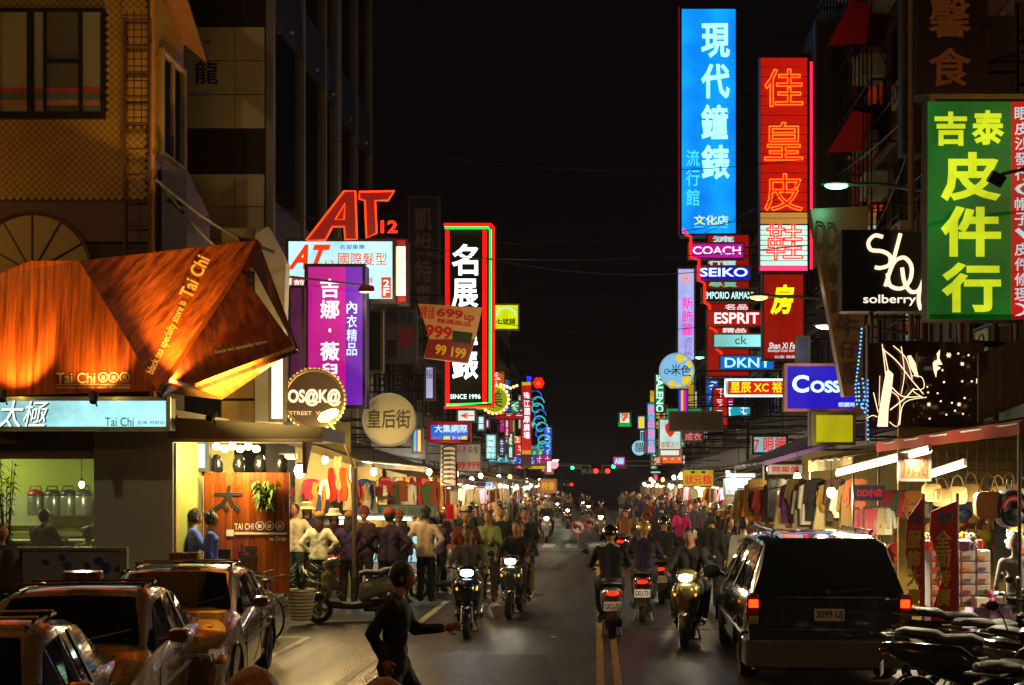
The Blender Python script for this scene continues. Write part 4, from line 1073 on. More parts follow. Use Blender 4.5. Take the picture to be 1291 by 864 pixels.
# ================================================================ panelled building behind it
t = thing('building', 'dark five storey building with pale panels and brown bands behind the corner building', 'building', (-11.5, 31, 0))
D0, D1 = 26.0, 37.7; XR = -6.78
wall_box(t, 'wall', -17, XR, D0, D1, 0, 19, M('#140d0b', .7, 0, .2, 2, .1))
PANM = M('#c4b48c', .45, 0, .14, 1.2, .05); SIDEP = M('#6e6a66', .4, .1, .2, 1.5, .05)
for (pya, pyb, rows) in ((35, 163, 3), (220, 345, 3), (-150, -25, 3)):
    za, zb = P(0, pyb, D0).z, P(0, pya, D0).z
    for r_ in range(rows):
        z0 = za+(zb-za)*r_/rows; z1 = za+(zb-za)*(r_+1)/rows
        xs = [P(x, 0, D0).x for x in (160, 229, 297, 334)]
        for i in range(3): m = MB(); m.box(xs[i]+.008, xs[i+1]-.008, D0-.05-rnd.uniform(0, .006), D0+.01, z0+.010, z1-.010); m.build('panel', PANM, t)
for (pya, pyb) in ((163, 220), (-25, 35)):
    m = MB(); m.box(-9, XR, D0-.035, D0+.01, P(0, pyb, D0).z, P(0, pya, D0).z); m.build('wall_band', M('#2c140f', .6, 0, .2, 4, .1), t)
# street side: glass bays, thin pale fins
zl, zh = 3.9, 18.5
GL = M('#0a0d12', .08, 0, .3, .8, 0, .9)
ys = [26.2, 28.6, 29.2, 31.0, 32.9, 33.6, 35.4, 37.5]
for y, wd in ((26.15, .22), (28.9, .14), (31.2, .14), (32.8, .5), (35.3, .12), (37.55, .12)):
    m = MB(); m.box(XR, XR+.14, y-wd/2, y+wd/2, 3.4, 19); m.build('fin', M('#8a8078', .5), t)
for k, (ya, yb) in enumerate(((26.3, 28.8), (29, 31.1), (31.3, 32.5), (33.1, 35.2), (35.4, 37.45))):
    for (za, zb) in ((8.2, 11.9), (13.2, 16.8)):
        m = MB(); m.box(XR, XR+.04, ya, yb, za, zb); m.build('window', GL, t)
    m = MB(); m.box(XR, XR+.09, ya, yb, 6.7, 8.15); m.build('spandrel', M('#231412', .6), t)
    m = MB(); m.box(XR, XR+.09, ya, yb, 11.95, 13.15); m.build('spandrel', M('#231412', .6), t)
    if k < 3:
        m = MB(); m.box(XR, XR+.06, ya, yb, 3.5, 6.65); m.build('panel', M('#8e8e92', .45, 0, .1, 1.2, .05), t)
    m = MB(); m.ball((XR+.16, (ya+yb)/2, 12.1), .06, 8); m.tube((XR, (ya+yb)/2, 12.1), (XR+.12, (ya+yb)/2, 12.1), .02); m.build('wall_light', M('#a08040', .3, .5), t, 50)
text_px(t, '御龍', (246, 35, 276, 112), D0, D0-.056, M('#21130c', .7), .02, vertical=True, fill=.75)
# white framed fascia boards at the corner with round holes
t = thing('shop_sign', 'tall blank white board with a beige holed panel behind the wooden shopfront', 'sign', P(330, 530, 23.4))
m = MB(); a, b = P(327, 540, 23.4), P(362, 300, 23.4); m.prism([(a.x, a.z), (b.x-.05, a.z), (b.x+.05, P(0, 335, 23.4).z), (a.x+.22, b.z+.15), (a.x, b.z)], 23.1, 23.4); m.build('board', M('#c8c2b8', .6, 0, .12, 2, .05), t)
m = MB(); a, b = P(286, 540, 23.6), P(328, 292, 23.6); m.box(a.x, b.x, 23.2, 23.6, a.z, b.z); hp = m.build('holed_panel', M('#a58452', .6, 0, .2, 2, .05), t, 0, .02)
for y in (310, 345, 378):
    c = P(314, y, 23.2); m = MB(); m.lathe([(.10, -.015), (.10, .03), (.085, .03)], (c.x, 23.19, c.z), 16, 'y'); m.build('round_hole', BLACK, hp)
sign('light_box', 'tall glowing white light box under the holed board beside the wooden canopy', (341, 440, 362, 532), 23.0, ('#fff6e0', 1.3), depth=.2, cat='light box')

# ================================================================ wooden folded canopy
t = thing('wooden_canopy', 'large folded canopy of reddish timber facets over the tea shop, lit from below', 'canopy', P(180, 500, 18.6))
W1 = wood_mat('#4e1a08', '#b0521a', 0, 14); W2 = wood_mat('#541c08', '#b8581c', R(-31), 14); W3 = wood_mat('#3c1406', '#8a3c16', R(28), 14)
def facet(pts, mat, back=None, name='wood_facet', th=.10):
    v = [P(*p) for p in pts]; n = (v[1]-v[0]).cross(v[2]-v[0]).normalized()
    if n.y < 0: n = -n
    m = MB(); k = len(v); vv = v+[p+n*th for p in v]
    m.add(vv, [tuple(range(k)), tuple(range(k, 2*k))[::-1]] + [(i, (i+1) % k, (i+1) % k+k, i+k) for i in range(k)])
    return m.build(name, mat, t)
facet([(-80, 372, 18.9), (0, 345, 18.7), (38, 329, 18.6), (100, 329, 18.5), (150, 410, 18.3), (198, 493, 18.1), (0, 499, 18.5), (-80, 501, 18.7)], W1)
facet([(100, 329, 18.5), (323, 303, 19.6), (198, 493, 18.1)], W2)
facet([(323, 303, 19.6), (303, 343, 18.4), (215, 487, 17.9), (198, 493, 18.1)], W2)
facet([(303, 343, 18.4), (372, 439, 17.2), (247, 487, 17.5), (215, 478, 17.7)], W3)
UND = wood_mat('#a87830', '#d0a050', .3, 14)
facet([(215, 480, 17.8), (247, 488, 17.5), (280, 504, 18.3), (198, 495, 18.4)], UND, name='soffit_facet', th=.05)
facet([(247, 488, 17.5), (373, 440, 17.2), (330, 470, 18.1), (280, 504, 18.3)], UND, name='soffit_facet', th=.05)
facet([(323, 303, 19.62), (300, 300, 21.5), (372, 439, 21.0), (373, 440, 17.22)], W3, th=.03)
# writing fixed to it
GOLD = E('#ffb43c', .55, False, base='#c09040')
def text_on(root, s, box, plane, mat, bold=.02, rot=0, lift=.02, extra=None):
    """lettering fixed flat on the plane through three facet corners"""
    q = [P(*p) for p in plane]; n = (q[1]-q[0]).cross(q[2]-q[0]).normalized(); mb = MB()
    if s: put_text(mb, s, box[0], box[2], -box[3], -box[1], 0, bold, rot=rot)
    if extra: extra(mb)
    out = []; e = Vector((0, 0, EYE)); k = n.dot(q[0]-e); n2 = n if n.y < 0 else -n
    for x, y, z in mb.v:
        v = Vector(((x-CX)/F, 1, -(-z-CY)/F)); out.append(tuple(e+v*(k/n.dot(v))+n2*lift))
    mb.v = out; return mb.build('lettering', mat, root)
PB = ((100, 329, 18.5), (323, 303, 19.6), (198, 493, 18.1)); PA = ((0, 345, 18.7), (198, 493, 18.1), (0, 499, 18.5)); PC = ((303, 343, 18.4), (372, 439, 17.2), (247, 487, 17.5))
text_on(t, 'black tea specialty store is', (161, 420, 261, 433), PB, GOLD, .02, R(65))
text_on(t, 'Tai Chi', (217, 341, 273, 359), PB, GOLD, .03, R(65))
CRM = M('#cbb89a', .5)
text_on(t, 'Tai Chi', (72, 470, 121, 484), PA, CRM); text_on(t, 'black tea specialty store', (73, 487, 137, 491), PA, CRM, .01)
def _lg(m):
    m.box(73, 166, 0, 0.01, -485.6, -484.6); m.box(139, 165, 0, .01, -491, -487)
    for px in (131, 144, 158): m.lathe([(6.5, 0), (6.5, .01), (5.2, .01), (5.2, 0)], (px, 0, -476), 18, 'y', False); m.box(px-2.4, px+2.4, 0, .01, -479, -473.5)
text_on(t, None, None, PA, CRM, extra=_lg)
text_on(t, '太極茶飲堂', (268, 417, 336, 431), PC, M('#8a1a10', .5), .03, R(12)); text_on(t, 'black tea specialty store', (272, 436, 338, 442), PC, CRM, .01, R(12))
# spotlights at its foot
def spot(loc, tgt, energy, label, col_=(1, .60, .15), hexc='#ffc040', st=40):
    g = thing('spotlight', label, 'spotlight', loc); v = (Vector(tgt)-Vector(loc)).normalized(); q = v.to_track_quat('-Z', 'Y').to_euler()
    m = MB(); m.tube(v*-.12, v*.03, .05, .065, 10); child(g, 'housing', m, BLACK); m = MB(); m.tube(v*.03, v*.035, .055, .055, 10); child(g, 'lens', m, E(hexc, st, False))
    m = MB(); m.tube((0, 0, 0), (0, .12, -.14), .012); child(g, 'bracket', m, BLACK)
    lampdata(g, v*.06, energy, col_, .05, 'SPOT', rot=q, spot=R(95)); return g
spot(P(206, 490, 17.6), P(256, 395, 18.3), 850, 'glowing spotlight at the lower fold of the timber canopy')
spot(P(4, 497, 17.9), P(22, 420, 18.6), 300, 'small orange spotlight at the left foot of the timber canopy')
spot(P(118, 499, 17.7), P(122, 415, 18.4), 170, 'third small spotlight below the middle of the timber canopy')
spot(P(268, 522, 17.0), P(305, 476, 17.8), 520, 'spotlight under the timber canopy aimed at its soffit', (1, .68, .2))

# ================================================================ tea shop
SD = 18.9
t = thing('tea_shop', 'tea shop front with a large window, dark wall and counter under the timber canopy', 'shop', (-8.6, SD+1.5, 0))
GREY = M('#9aa29c', .55, 0, .18, 1.4, .08)
z1, z2, zw0, zw1 = P(0, 544, SD).z, P(0, 500, SD).z, P(0, 690, SD).z, P(0, 560, SD).z
xw, xe = P(118, 0, SD).x, P(218, 0, SD).x
wall_box(t, 'wall', xw, xe, SD, SD+.2, .1, z1, GREY, .01); wall_box(t, 'wall_base', -13, xw, SD, SD+.2, .1, zw0, M('#2f2c24', .6)); wall_box(t, 'window_head', -13, xw, SD, SD+.2, zw1, z1, M('#6a665a', .5))
wall_box(t, 'window_sill', -13, xw+.02, SD-.12, SD, zw0-.06, zw0, M('#5a4a30', .4), .01)
INT = M('#8c9444', .7, 0, .1, 2, .05)
wall_box(t, 'back_wall', -13, -6.4, SD+3.2, SD+3.3, .1, 3.3, INT); wall_box(t, 'ceiling', -13, -6.4, SD+.2, SD+3.2, 3.3, 3.4, M('#8c8a70', .8)); wall_box(t, 'side_wall', xe-.12, xe, SD+.2, SD+3.2, .1, 3.3, INT)
wall_box(t, 'tiled_splashback', -10.8, -7.9, SD+3.14, SD+3.2, 1.55, 2.1, M('#9a9a80', .3))
m = MB(); m.box(-13, xw, SD+.07, SD+.085, zw0, zw1); m.build('window_glass', M('#f4fff4', .02, 0, 0, 1, 0, 0, .10), t)
m = MB(); m.box(-13, xw, SD+.10, SD+.16, zw1-.22, zw1); m.build('roller_blind', M('#7a5a34', .7, 0, .2, 20, .3), t)
wall_box(t, 'counter', -12, xw-.1, SD+1.7, SD+2.2, .1, 1.30, M('#6d6a3c', .5), .02); wall_box(t, 'counter_top', -12, xw-.06, SD+1.64, SD+2.26, 1.31, 1.36, M('#a8a88a', .3), .01)
sign('shop_sign', 'long pale blue lit fascia sign with calligraphy over the tea shop window', (-60, 502, 218, 543), 18.35, ('#9cdce0', 1.1), [
    ('太極', (4, 507, 68, 541), '#2d4a44', 0, dict(bold=.012, shear=.25)), ('太極', (3, 506, 66, 540), '#f4fff0', 1.3, dict(bold=.0, lift=.004, shear=.25)), ('Tai Chi', (137, 527, 173, 538), '#2a7a78', .4), ('台南 府前店', (178, 531, 212, 536), '#3a8a88', .4)],
    depth=.25, frame='#b8c8c0', bands=.15, bscale=.35, axis=0, cloudy=.5)
# pendant and lamps inside
bulb(P(103, 611, SD+2.0), 35, (.95, 1, .5), '#fff2a8', 26, .045, 'small glowing pendant lamp inside the tea shop window', group=None, wire=.8, cat='pendant lamp')
tube_lamp((-11.4, SD+2.2, 3.2), (-10.2, SD+2.2, 3.2), 'fluorescent tube on the tea shop ceiling', 75, 10, '#f4ffb0', (.90, 1.0, .42))
for i, px in enumerate((45, 66, 86, 105)):
    c = P(px, 650, SD+2.9); g = thing('tea_urn', ['red topped', 'steel', 'dark topped', 'steel handled'][i]+' tea urn %s on the back shelf of the tea shop' % ['first from the left', 'second from the left', 'third from the left', 'last on the right'][i], 'tea urn', c)
    m = MB(); m.lathe([(.13, 0), (.14, .02), (.14, .32), (.13, .34)], (0, 0, 0), 16); child(g, 'urn_body', m, M('#8a8a84', .3, .6, .1, 6, 0), 50)
    m = MB(); m.lathe([(.14, .34), (.145, .36), (.11, .42), (.03, .45)], (0, 0, 0), 16); m.path([(-.1, 0, .42), (-.08, 0, .50), (.08, 0, .50), (.1, 0, .42)], .012, 5); child(g, 'lid', m, M(['#7a1410', '#2a2a2a', '#20242a', '#3a3a36'][i], .4), 50)
wall_box(t, 'back_shelf', -11, -7.6, SD+2.7, SD+3.14, 1.38, 1.45, M('#77704a', .5))
person('dark haired person in a dark top sitting behind the tea shop window', (P(49, 0, SD+.95).x, SD+.95, .62), PI*.9, 'sit', top='#1a1c16', bottom='#222222')
person('person in a pale top leaning at the tea shop counter near the lamp', (P(108, 0, SD+1.4).x, SD+1.3, -.1), PI*.5, 'lean', top='#b0a880', hair='bun', haircol='#5a2a18')
# low display board with blue print
t = thing('display_board', 'low white outdoor display board with faded blue print in front of the tea shop', 'display board', P(95, 742, 17.6))
a, b = P(30, 745, 17.6), P(162, 690, 17.6); m = MB(); m.box(a.x, b.x-.10, 17.55, 17.6, a.z, b.z-.04); m.build('board', M('#6c6e74', .5, 0, .35, 3, .05), t)
m = MB(); m.box(a.x, b.x, 17.53, 17.62, b.z-.04, b.z); m.box(b.x-.10, b.x, 17.53, 17.62, a.z, b.z-.04); m.tube((a.x+.1, 17.6, a.z), (a.x+.1, 17.7, .1), .015); m.tube((b.x-.05, 17.6, a.z), (b.x-.05, 17.7, .1), .015); m.build('frame', M('#7a7468', .5, .3), t)
m = MB()
for k in range(16): c = P(120+rnd.gauss(0, 18), 715+rnd.gauss(0, 10), 17.6); m.ball((c.x, 17.545, c.z), (rnd.uniform(.02, .10), .004, rnd.uniform(.02, .07)), 7, rot=(0, rnd.uniform(0, 3), 0))
m.build('printed_pattern', M('#1c2f6a', .5), t)['kind'] = 'stuff'

# ---- plants
def leafy(name, label, cat, loc, hgt, rad, n, leafhex, leaflen=.16, leafw=.022, stems=5, seed=1, droop=.5, stemhex='#3c4a1c', zmin=.1):
    r_ = random.Random(seed); g = thing(name, label, cat, loc); m = MB(); tips = []
    for i in range(stems):
        a = r_.uniform(0, 2*PI); e = Vector((math.cos(a)*rad*r_.uniform(.2, .7), math.sin(a)*rad*r_.uniform(.2, .7), hgt*r_.uniform(.7, 1)))
        p = [Vector((math.cos(a)*.03, math.sin(a)*.03, 0)), e*.5+Vector((0, 0, hgt*.06)), e]; m.path(p, [.012, .009, .004], 5); tips.append(p)
    child(g, 'stem', m, M(stemhex, .6), 60)
    m = MB()
    for i in range(n):
        p = r_.choice(tips); f_ = r_.uniform(zmin, 1); c = p[0].lerp(p[1], f_*2) if f_ < .5 else p[1].lerp(p[2], f_*2-1)
        a = r_.uniform(0, 2*PI); d = Vector((math.cos(a), math.sin(a), r_.uniform(-droop, .5))).normalized(); s = d.cross(Vector((0, 0, 1))).normalized()*leafw; L = leaflen*r_.uniform(.6, 1.3)
        m.add([c, c+d*L*.5+s, c+d*L-Vector((0, 0, L*droop*.5)), c+d*L*.5-s], [(0, 1, 2, 3)])
    child(g, 'leaves', m, M(leafhex, .45, 0, .4, 8, 0), 0)['kind'] = 'stuff'
    return g
leafy('bamboo_plant', 'tall feathery bamboo plant at the left edge before the tea shop window', 'plant', P(8, 735, 18.2), 2.0, .42, 520, '#33481a', .15, .012, 9, 3)
leafy('potted_shrub', 'small leafy shrub at the foot of the easel by the wooden screen', 'plant', (P(282, 0, 18.9).x, 18.9, .1), .9, .38, 340, '#2c4418', .11, .022, 8, 5, zmin=.3)
t = thing('planter', 'ribbed white planter with a spiky green plant on the pavement corner', 'planter', (P(380, 0, 20.3).x, 20.3, .10))
m = MB(); pr = []
for k in range(9): pr += [(.155+k*.008, k*.055), (.170+k*.008, k*.055+.025), (.158+k*.008, k*.055+.05)]
m.lathe(pr, (0, 0, 0), 20); child(t, 'pot', m, M('#b5ab90', .5, 0, .12, 6, .05), 50)
m = MB(); r_ = random.Random(9)
for k in range(110):
    a = r_.uniform(0, 2*PI); L = r_.uniform(.3, .65); o1 = Vector((math.cos(a), math.sin(a), 0)); s = o1.cross(Vector((0, 0, 1)))*.013; h = r_.uniform(.15, .5)
    p0 = Vector((0, 0, .45)); p1 = p0+o1*L*.35+Vector((0, 0, h)); p2 = p0+o1*L*.75+Vector((0, 0, h*.75)); m.add([p0-s, p0+s, p1+s, p1-s, p2], [(0, 1, 2, 3), (3, 2, 4)])
child(t, 'foliage', m, M('#3c5a1e', .4, 0, .4, 7, 0))['kind'] = 'stuff'

# ---- awning box, doorway and wooden screen
t = thing('awning', 'grey box awning between the tea shop and the striped street lamp', 'awning', P(315, 555, 19.2))
a, b = P(219, 556, 19.2), P(412, 527, 19.2)
m = MB(); m.prism([(a.x, a.z), (b.x, a.z), (b.x, a.z+.20), (a.x, b.z)], 18.9, 20.6); m.build('awning_box', M('#6a6458', .6, 0, .12, 2, .05), t, 0, .01)
m = MB(); m.box(a.x, b.x, 18.88, 18.9, a.z-.03, a.z+.02); m.build('edge_trim', M('#b8b09a', .4), t)
m = MB(); m.xprism([(18.9, P(0, 640, 18.9).z+.5), (18.9, a.z-.02), (19.3, a.z-.02)], b.x-.30, b.x-.24); m.build('side_curtain', M('#9a8478', .8), t)
for x, l in ((a.x+.28, 'left'),):
    wall_box(t, 'post', a.x-.0, a.x+.12, 18.95, 19.1, .1, a.z-.04, M('#b09a50', .6))
t = thing('wooden_screen', 'upright wooden board screen with black calligraphy and a hanging plant', 'screen', P(310, 747, 20.0))
a, b = P(257, 748, 20.0), P(365, 596, 20.0); n = 15; WS = [wood_mat('#6a2c0c', '#92460f', 0, 10), wood_mat('#74340f', '#a05014', 0, 12), wood_mat('#5f260a', '#8a400e', 0, 9)]
for i in range(n): m = MB(); x0 = a.x+(b.x-a.x)*i/n; m.box(x0+.003, x0+(b.x-a.x)/n-.003, 20.0-rnd.uniform(0, .006), 20.04, a.z, b.z); m.build('plank', WS[i % 3], t)
m = MB(); m.box(a.x, b.x, 20.04, 20.08, a.z+.2, a.z+.3); m.box(a.x, b.x, 20.04, 20.08, b.z-.3, b.z-.2); m.build('batten', WS[0], t)
BK = M('#150c06', .6); CR = M('#e8e0c8', .5)
text_px(t, '太', (266, 612, 306, 646), 20.0, 19.985, BK, .035, shear=.15); text_px(t, '極', (300, 686, 326, 734), 20.0, 19.985, BK, .03)
text_px(t, 'TAI CHI', (296, 660, 320, 668), 20.0, 19.985, CR, .02); text_px(t, 'black tea specialty store', (296, 670, 320, 672), 20.0, 19.985, CR, .01)
m = MB(); p, q = P(296, 674, 20.0), P(362, 671.5, 20.0); m.box(p.x, q.x, 19.975, 19.985, p.z, q.z); p, q = P(286, 676, 20), P(295, 668, 20); m.box(p.x, q.x, 19.975, 19.985, p.z, q.z)
for px in (328, 340, 353):
    c = P(px, 663, 20.0); m.lathe([(.072, 0), (.072, -.008), (.058, -.008), (.058, 0)], (c.x, 19.985, c.z), 18, 'y', False); m.box(c.x-.03, c.x+.03, 19.974, 19.985, c.z-.035, c.z+.025)
m.build('lettering', CR, t)
text_px(t, 'to Order', (340, 676, 362, 682), 20.0, 19.985, CR, .015)
leafy('hanging_plant', 'bushy green plant hanging on the front of the wooden screen', 'plant', P(333, 643, 19.85), .55, .30, 240, '#5c7a1c', .13, .020, 7, 11, 1.0)
wall_box(tag(thing('doorway', 'narrow lit doorway beside the dark tea shop wall', 'doorway', P(240, 712, 20.4))), 'door_frame', P(226, 0, 20.4).x, P(232, 0, 20.4).x, 20.3, 20.5, .1, 2.85, M('#c0a878', .6))
dw = [o for o in col.objects if o.name.startswith('doorway')][-1]
wall_box(dw, 'door_frame', P(251, 0, 20.4).x, P(258, 0, 20.4).x, 20.3, 20.5, .1, 2.85, M('#c0a878', .6)); wall_box(dw, 'back_wall', P(220, 0, 21).x, P(262, 0, 21).x, 21.2, 21.3, .1, 3.2, M('#5a4a30', .7)); wall_box(dw, 'lintel', P(226, 0, 20.4).x, P(258, 0, 20.4).x, 20.3, 20.5, 2.40, 2.50, M('#c0a878', .6))
sign('light_box', 'pale cyan lit menu panel above the doorway beside the tea shop', (231, 556, 265, 594), 20.2, ('#a8e8e4', 1.0), depth=.15, cat='light box', cloudy=.4)
# cluster of spiral lamps under the awning
t = thing('lamp_cluster', 'bright row of clustered energy saving lamps under the grey awning', 'lamp', P(298, 562, 19.6))
for k in range(6):
    c = P(273+k*10, 563+(k % 2)*3, 19.6); m = MB(); m.ball(c, (.065, .065, .055), 10); m.build('lamp_bulb', E('#ffe28a', 22, False), t, 60)
m = MB(); a = P(268, 557, 19.6); m.box(a.x, a.x+.8, 19.55, 19.65, a.z, a.z+.04); m.build('lamp_rail', M('#888070', .5), t)
lampdata(t, (0, 0, -.12), 260, (1, .78, .36), .25)
tube_lamp(P(354, 577, 22), P(373, 577, 22), 'short fluorescent tube inside the clothes shop', 25, 14)
for k in range(4):
    c = P(276+k*27, 596, 20.4); g = MB(); g.ball((c.x, 20.3, c.z+.12), (.10, .08, .17), 10, fn=lambda v, u: v*(1+.25*noise.noise(Vector(u)*3+Vector((k, 0, 0))))); tag(g.build('plastic_bag', M('#1b1b1a', .18, 0, .3, 6, .4, .6), None, 70), 'shiny black plastic bag %s on top of the wooden screen' % ['leftmost', 'second from the left', 'third from the left', 'rightmost'][k], 'bag', 'black bags above the wooden screen')
# easel board
t = thing('easel', 'leaning wooden easel with a colourful menu by the wooden screen', 'easel', (P(290, 0, 19.3).x, 19.3, .1))
m = MB(); m.tube((-.05, 0, 1.15), (.28, -.1, 0), .02); m.tube((-.32, 0, 1.15), (-.36, -.1, 0), .02); m.tube((-.2, .05, 1.1), (-.1, .45, 0), .018); m.tube((-.36, -.04, .45), (.16, -.04, .45), .018); child(t, 'easel_frame', m, M('#8a6a30', .6))
m = MB(); m.obox((-.15, -.03, .85), (.32, .03, .65), (-.08, 0, 0)); child(t, 'menu_board', m, M('#23341c', .5))
m = MB(); m.obox((-.15, -.05, .88), (.28, .02, .14), (-.08, 0, 0)); child(t, 'menu_strip', m, M('#a02840', .5))
# staff in blue shirts
person('staff member in a blue shirt and khaki trousers, left of the pair by the doorway', (P(239, 0, 19.6).x, 19.6, .10), PI*.75, 'lean', top='#4a5fc0', bottom='#8a7838', hair='spiky', scale=1.04)
person('staff member in a blue shirt walking right past the wooden screen', (P(266, 0, 19.2).x, 19.2, .10), PI*.6, 'stroll', top='#4a5fc0', bottom='#8a7838', hair='spiky', scale=1.02)
person('customer half hidden in the doorway behind the blue shirted staff', (P(231, 0, 20.9).x, 20.9, .10), 0, 'stand', top='#b0a890', bottom='#333333', hair='long', haircol='#3a1808')
person('person at the left edge beside the bamboo with long brown hair', (P(2, 0, 17.2).x, 17.2, .0), .8, 'stand', top='#241612', bottom='#1a1a1a', hair='long', haircol='#3a1a0c')

# ================================================================ clothes shop: mannequins
t = thing('shop_unit', 'open clothes shop with a pale lit wall behind the mannequins', 'shop', (-6.7, 26, 0))
wall_box(t, 'back_wall', P(366, 0, 25).x, P(436, 0, 25).x, 25.4, 25.5, 0, 3.5, M('#a0945c', .7, 0, .25, 2, .05))
bulb(P(378, 594, 24.6), 40, (1, .84, .5), '#fff0b0', 24, .11, 'round glowing globe lamp on the pale wall of the clothes shop', None, cat='globe lamp')
def mannequin(px, pyh, d, rz, stand=True, **kw):
    z = EYE-(pyh-CY)*d/F-1.735*kw.get('scale', 1)
    lab = kw.pop('label'); g = person(lab, (P(px, 0, d).x, d, z), rz, cat='mannequin', name='mannequin', **kw)
    if z > .12:
        m = MB(); m.tube((0, 0, -z+.02), (0, 0, .9), .02); 
        for a in range(3): m.tube((0, 0, -z+.05), (math.cos(a*2.1)*.28, math.sin(a*2.1)*.28, -z+.01), .014)
        child(g, 'display_stand', m, BLACK)
    return g
mannequin(372, 634, 23.5, -.3, pose='hips', top='#c8b890', bottom='#1d2a1c', hair='short', label='mannequin in a printed cream T shirt with hand on hip, leftmost by the screen')
mannequin(387, 634, 24.6, 0.2, pose='stand', top='#1c2a6a', bottom='#181818', hair='long', hat='bucket', hatcol='#a89a70', label='mannequin in a navy jacket and straw hat beside the wooden screen')
mannequin(402, 646, 22.6, PI+.2, pose='hips', top='#d8cda0', bottom='#171210', hair='long', haircol='#3a1c0c', hat='cap', hatcol='#8a6a20', scale=.93, label='mannequin seen from behind in a cream top with long brown hair and a cap')
mannequin(421, 642, 24.8, 0, pose='stand', top='#3a2a20', bottom='#1a1a1a', hair='long', hat='bucket', hatcol='#c8c0a0', label='mannequin in a brown coat and a cream bucket hat')
mannequin(440, 646, 23.0, PI-.1, pose='hips', top='#2c1440', bottom='#191919', hair='long', haircol='#24120c', hat='cap', hatcol='#7a5420', scale=.96, label='mannequin seen from behind in a purple top with long dark hair')
mannequin(459, 640, 24.0, 0, pose='stand', top='#2a1a1a', bottom='#101010', hair='short', hat='knit', hatcol='#5a1c2c', label='mannequin facing the street in a yellow sleeved top and maroon knitted hat')
mannequin(491, 642, 23.2, PI, pose='hips', top='#24102c', bottom='#15131a', hair='short', hat='cap', hatcol='#8a2a1c', scale=1.06, wide=1.1, label='large mannequin seen from behind in a dark purple jacket and red cap')
mannequin(503, 644, 24.6, .2, pose='stand', top='#181820', bottom='#15131a', hair='short', hat='cap', hatcol='#8a4420', label='mannequin in a black jacket and orange cap half behind the purple one')
mannequin(537, 640, 23.8, PI-.15, pose='hips', top='#b8a8a0', bottom='#0f1214', hair='short', hat='cap', hatcol='#22242a', scale=1.02, label='mannequin in a pale grey sweater and black trousers on a thin stand')
# pink garments hanging behind the parked scooter
GARM = {}
def garment_mesh(kind):
    if kind in GARM: return GARM[kind]
    m = MB()
    if kind == 'shirt': poly = [(-.10, 0), (-.05, -.03), (.05, -.03), (.10, 0), (.24, -.05), (.33, -.48), (.25, -.52), (.20, -.22), (.21, -.66), (-.21, -.66), (-.20, -.22), (-.25, -.52), (-.33, -.48), (-.24, -.05)]
    elif kind == 'dress': poly = [(-.09, 0), (-.04, -.08), (.04, -.08), (.09, 0), (.17, -.06), (.15, -.35), (.26, -1.0), (-.26, -1.0), (-.15, -.35), (-.17, -.06)]
    elif kind == 'coat': poly = [(-.10, 0), (0, -.05), (.10, 0), (.25, -.06), (.31, -.60), (.23, -.62), (.21, -.25), (.24, -1.0), (-.24, -1.0), (-.21, -.25), (-.23, -.62), (-.31, -.60), (-.25, -.06)]
    else: poly = [(-.17, 0), (.17, 0), (.20, -.95), (.03, -.95), (0, -.3), (-.03, -.95), (-.20, -.95)]
    poly = poly[::-1]
    bm = bmesh.new(); vs = [bm.verts.new((x, 0, z)) for x, z in poly]; bm.faces.new(vs); bmesh.ops.triangulate(bm, faces=bm.faces)
    bmesh.ops.subdivide_edges(bm, edges=bm.edges, cuts=2, use_grid_fill=True); bmesh.ops.triangulate(bm, faces=bm.faces)
    ext = bmesh.ops.solidify(bm, geom=bm.faces[:], thickness=.07)
    for v in bm.verts: n_ = noise.noise(Vector((v.co.x*14, kind.__len__(), v.co.z*2.2))); v.co.y += n_*.05; v.co.x += n_*.012
    bmesh.ops.recalc_face_normals(bm, faces=bm.faces)
    me = bpy.data.meshes.new('garment'); bm.to_mesh(me); bm.free(); me.materials.append(M('#888888', .9)); me.polygons.foreach_set('use_smooth', [True]*len(me.polygons)); me.set_sharp_from_angle(angle=R(60)); GARM[kind] = me; return me
CN = {'#7a3a1c': 'rust brown', '#8a6a2c': 'mustard', '#3c2a20': 'dark brown', '#1c1c20': 'black', '#8a8478': 'grey', '#b8a878': 'cream', '#9a2030': 'red', '#c85060': 'pink', '#2a3c6a': 'blue', '#3a5a30': 'green', '#5a2a5a': 'purple', '#c8c4b8': 'white', '#6a5028': 'olive tan', '#c87a20': 'orange', '#40586a': 'slate blue'}
def garment(kind, hexc, loc, rz, where, sc=1.0, group='clothes hanging on the stalls'):
    o = bpy.data.objects.new({'shirt': 'hanging_shirt', 'dress': 'hanging_dress', 'coat': 'hanging_coat', 'pants': 'hanging_trousers'}[kind], garment_mesh(kind)); col.objects.link(o); o.location = loc; o.rotation_euler = (0, 0, rz); o.scale = (sc,)*3
    o.material_slots[0].link = 'OBJECT'; o.material_slots[0].material = cloth(hexc)
    return tag(o, '%s %s hanging %s' % (CN.get(hexc, 'coloured'), {'shirt': 'top', 'dress': 'dress', 'coat': 'coat', 'pants': 'pair of trousers'}[kind], where), {'shirt': 'clothes', 'dress': 'dress', 'coat': 'coat', 'pants': 'trousers'}[kind], group)
for k, px in enumerate((408, 416, 424)): garment('dress', '#c85060', P(px, 700, 22.8), PI/2-.2, 'low behind the parked scooter, %s of three' % ['first', 'second', 'third'][k], .6)
tube_lamp(P(424, 652, 25.3), P(520, 655, 25.3), 'long cool tube in the glass counter behind the mannequins', 20, 5, '#bff0ff', (.8, .95, 1))
sign('stall_sign', 'pale green painted board with dark characters behind the mannequins', (424, 637, 550, 652), 25.5, ('#7a8a60', .25), [('日本直送 流行服飾', (432, 640, 540, 650), '#1c2a1c', 0)], depth=.06, cat='board', fw=.02)
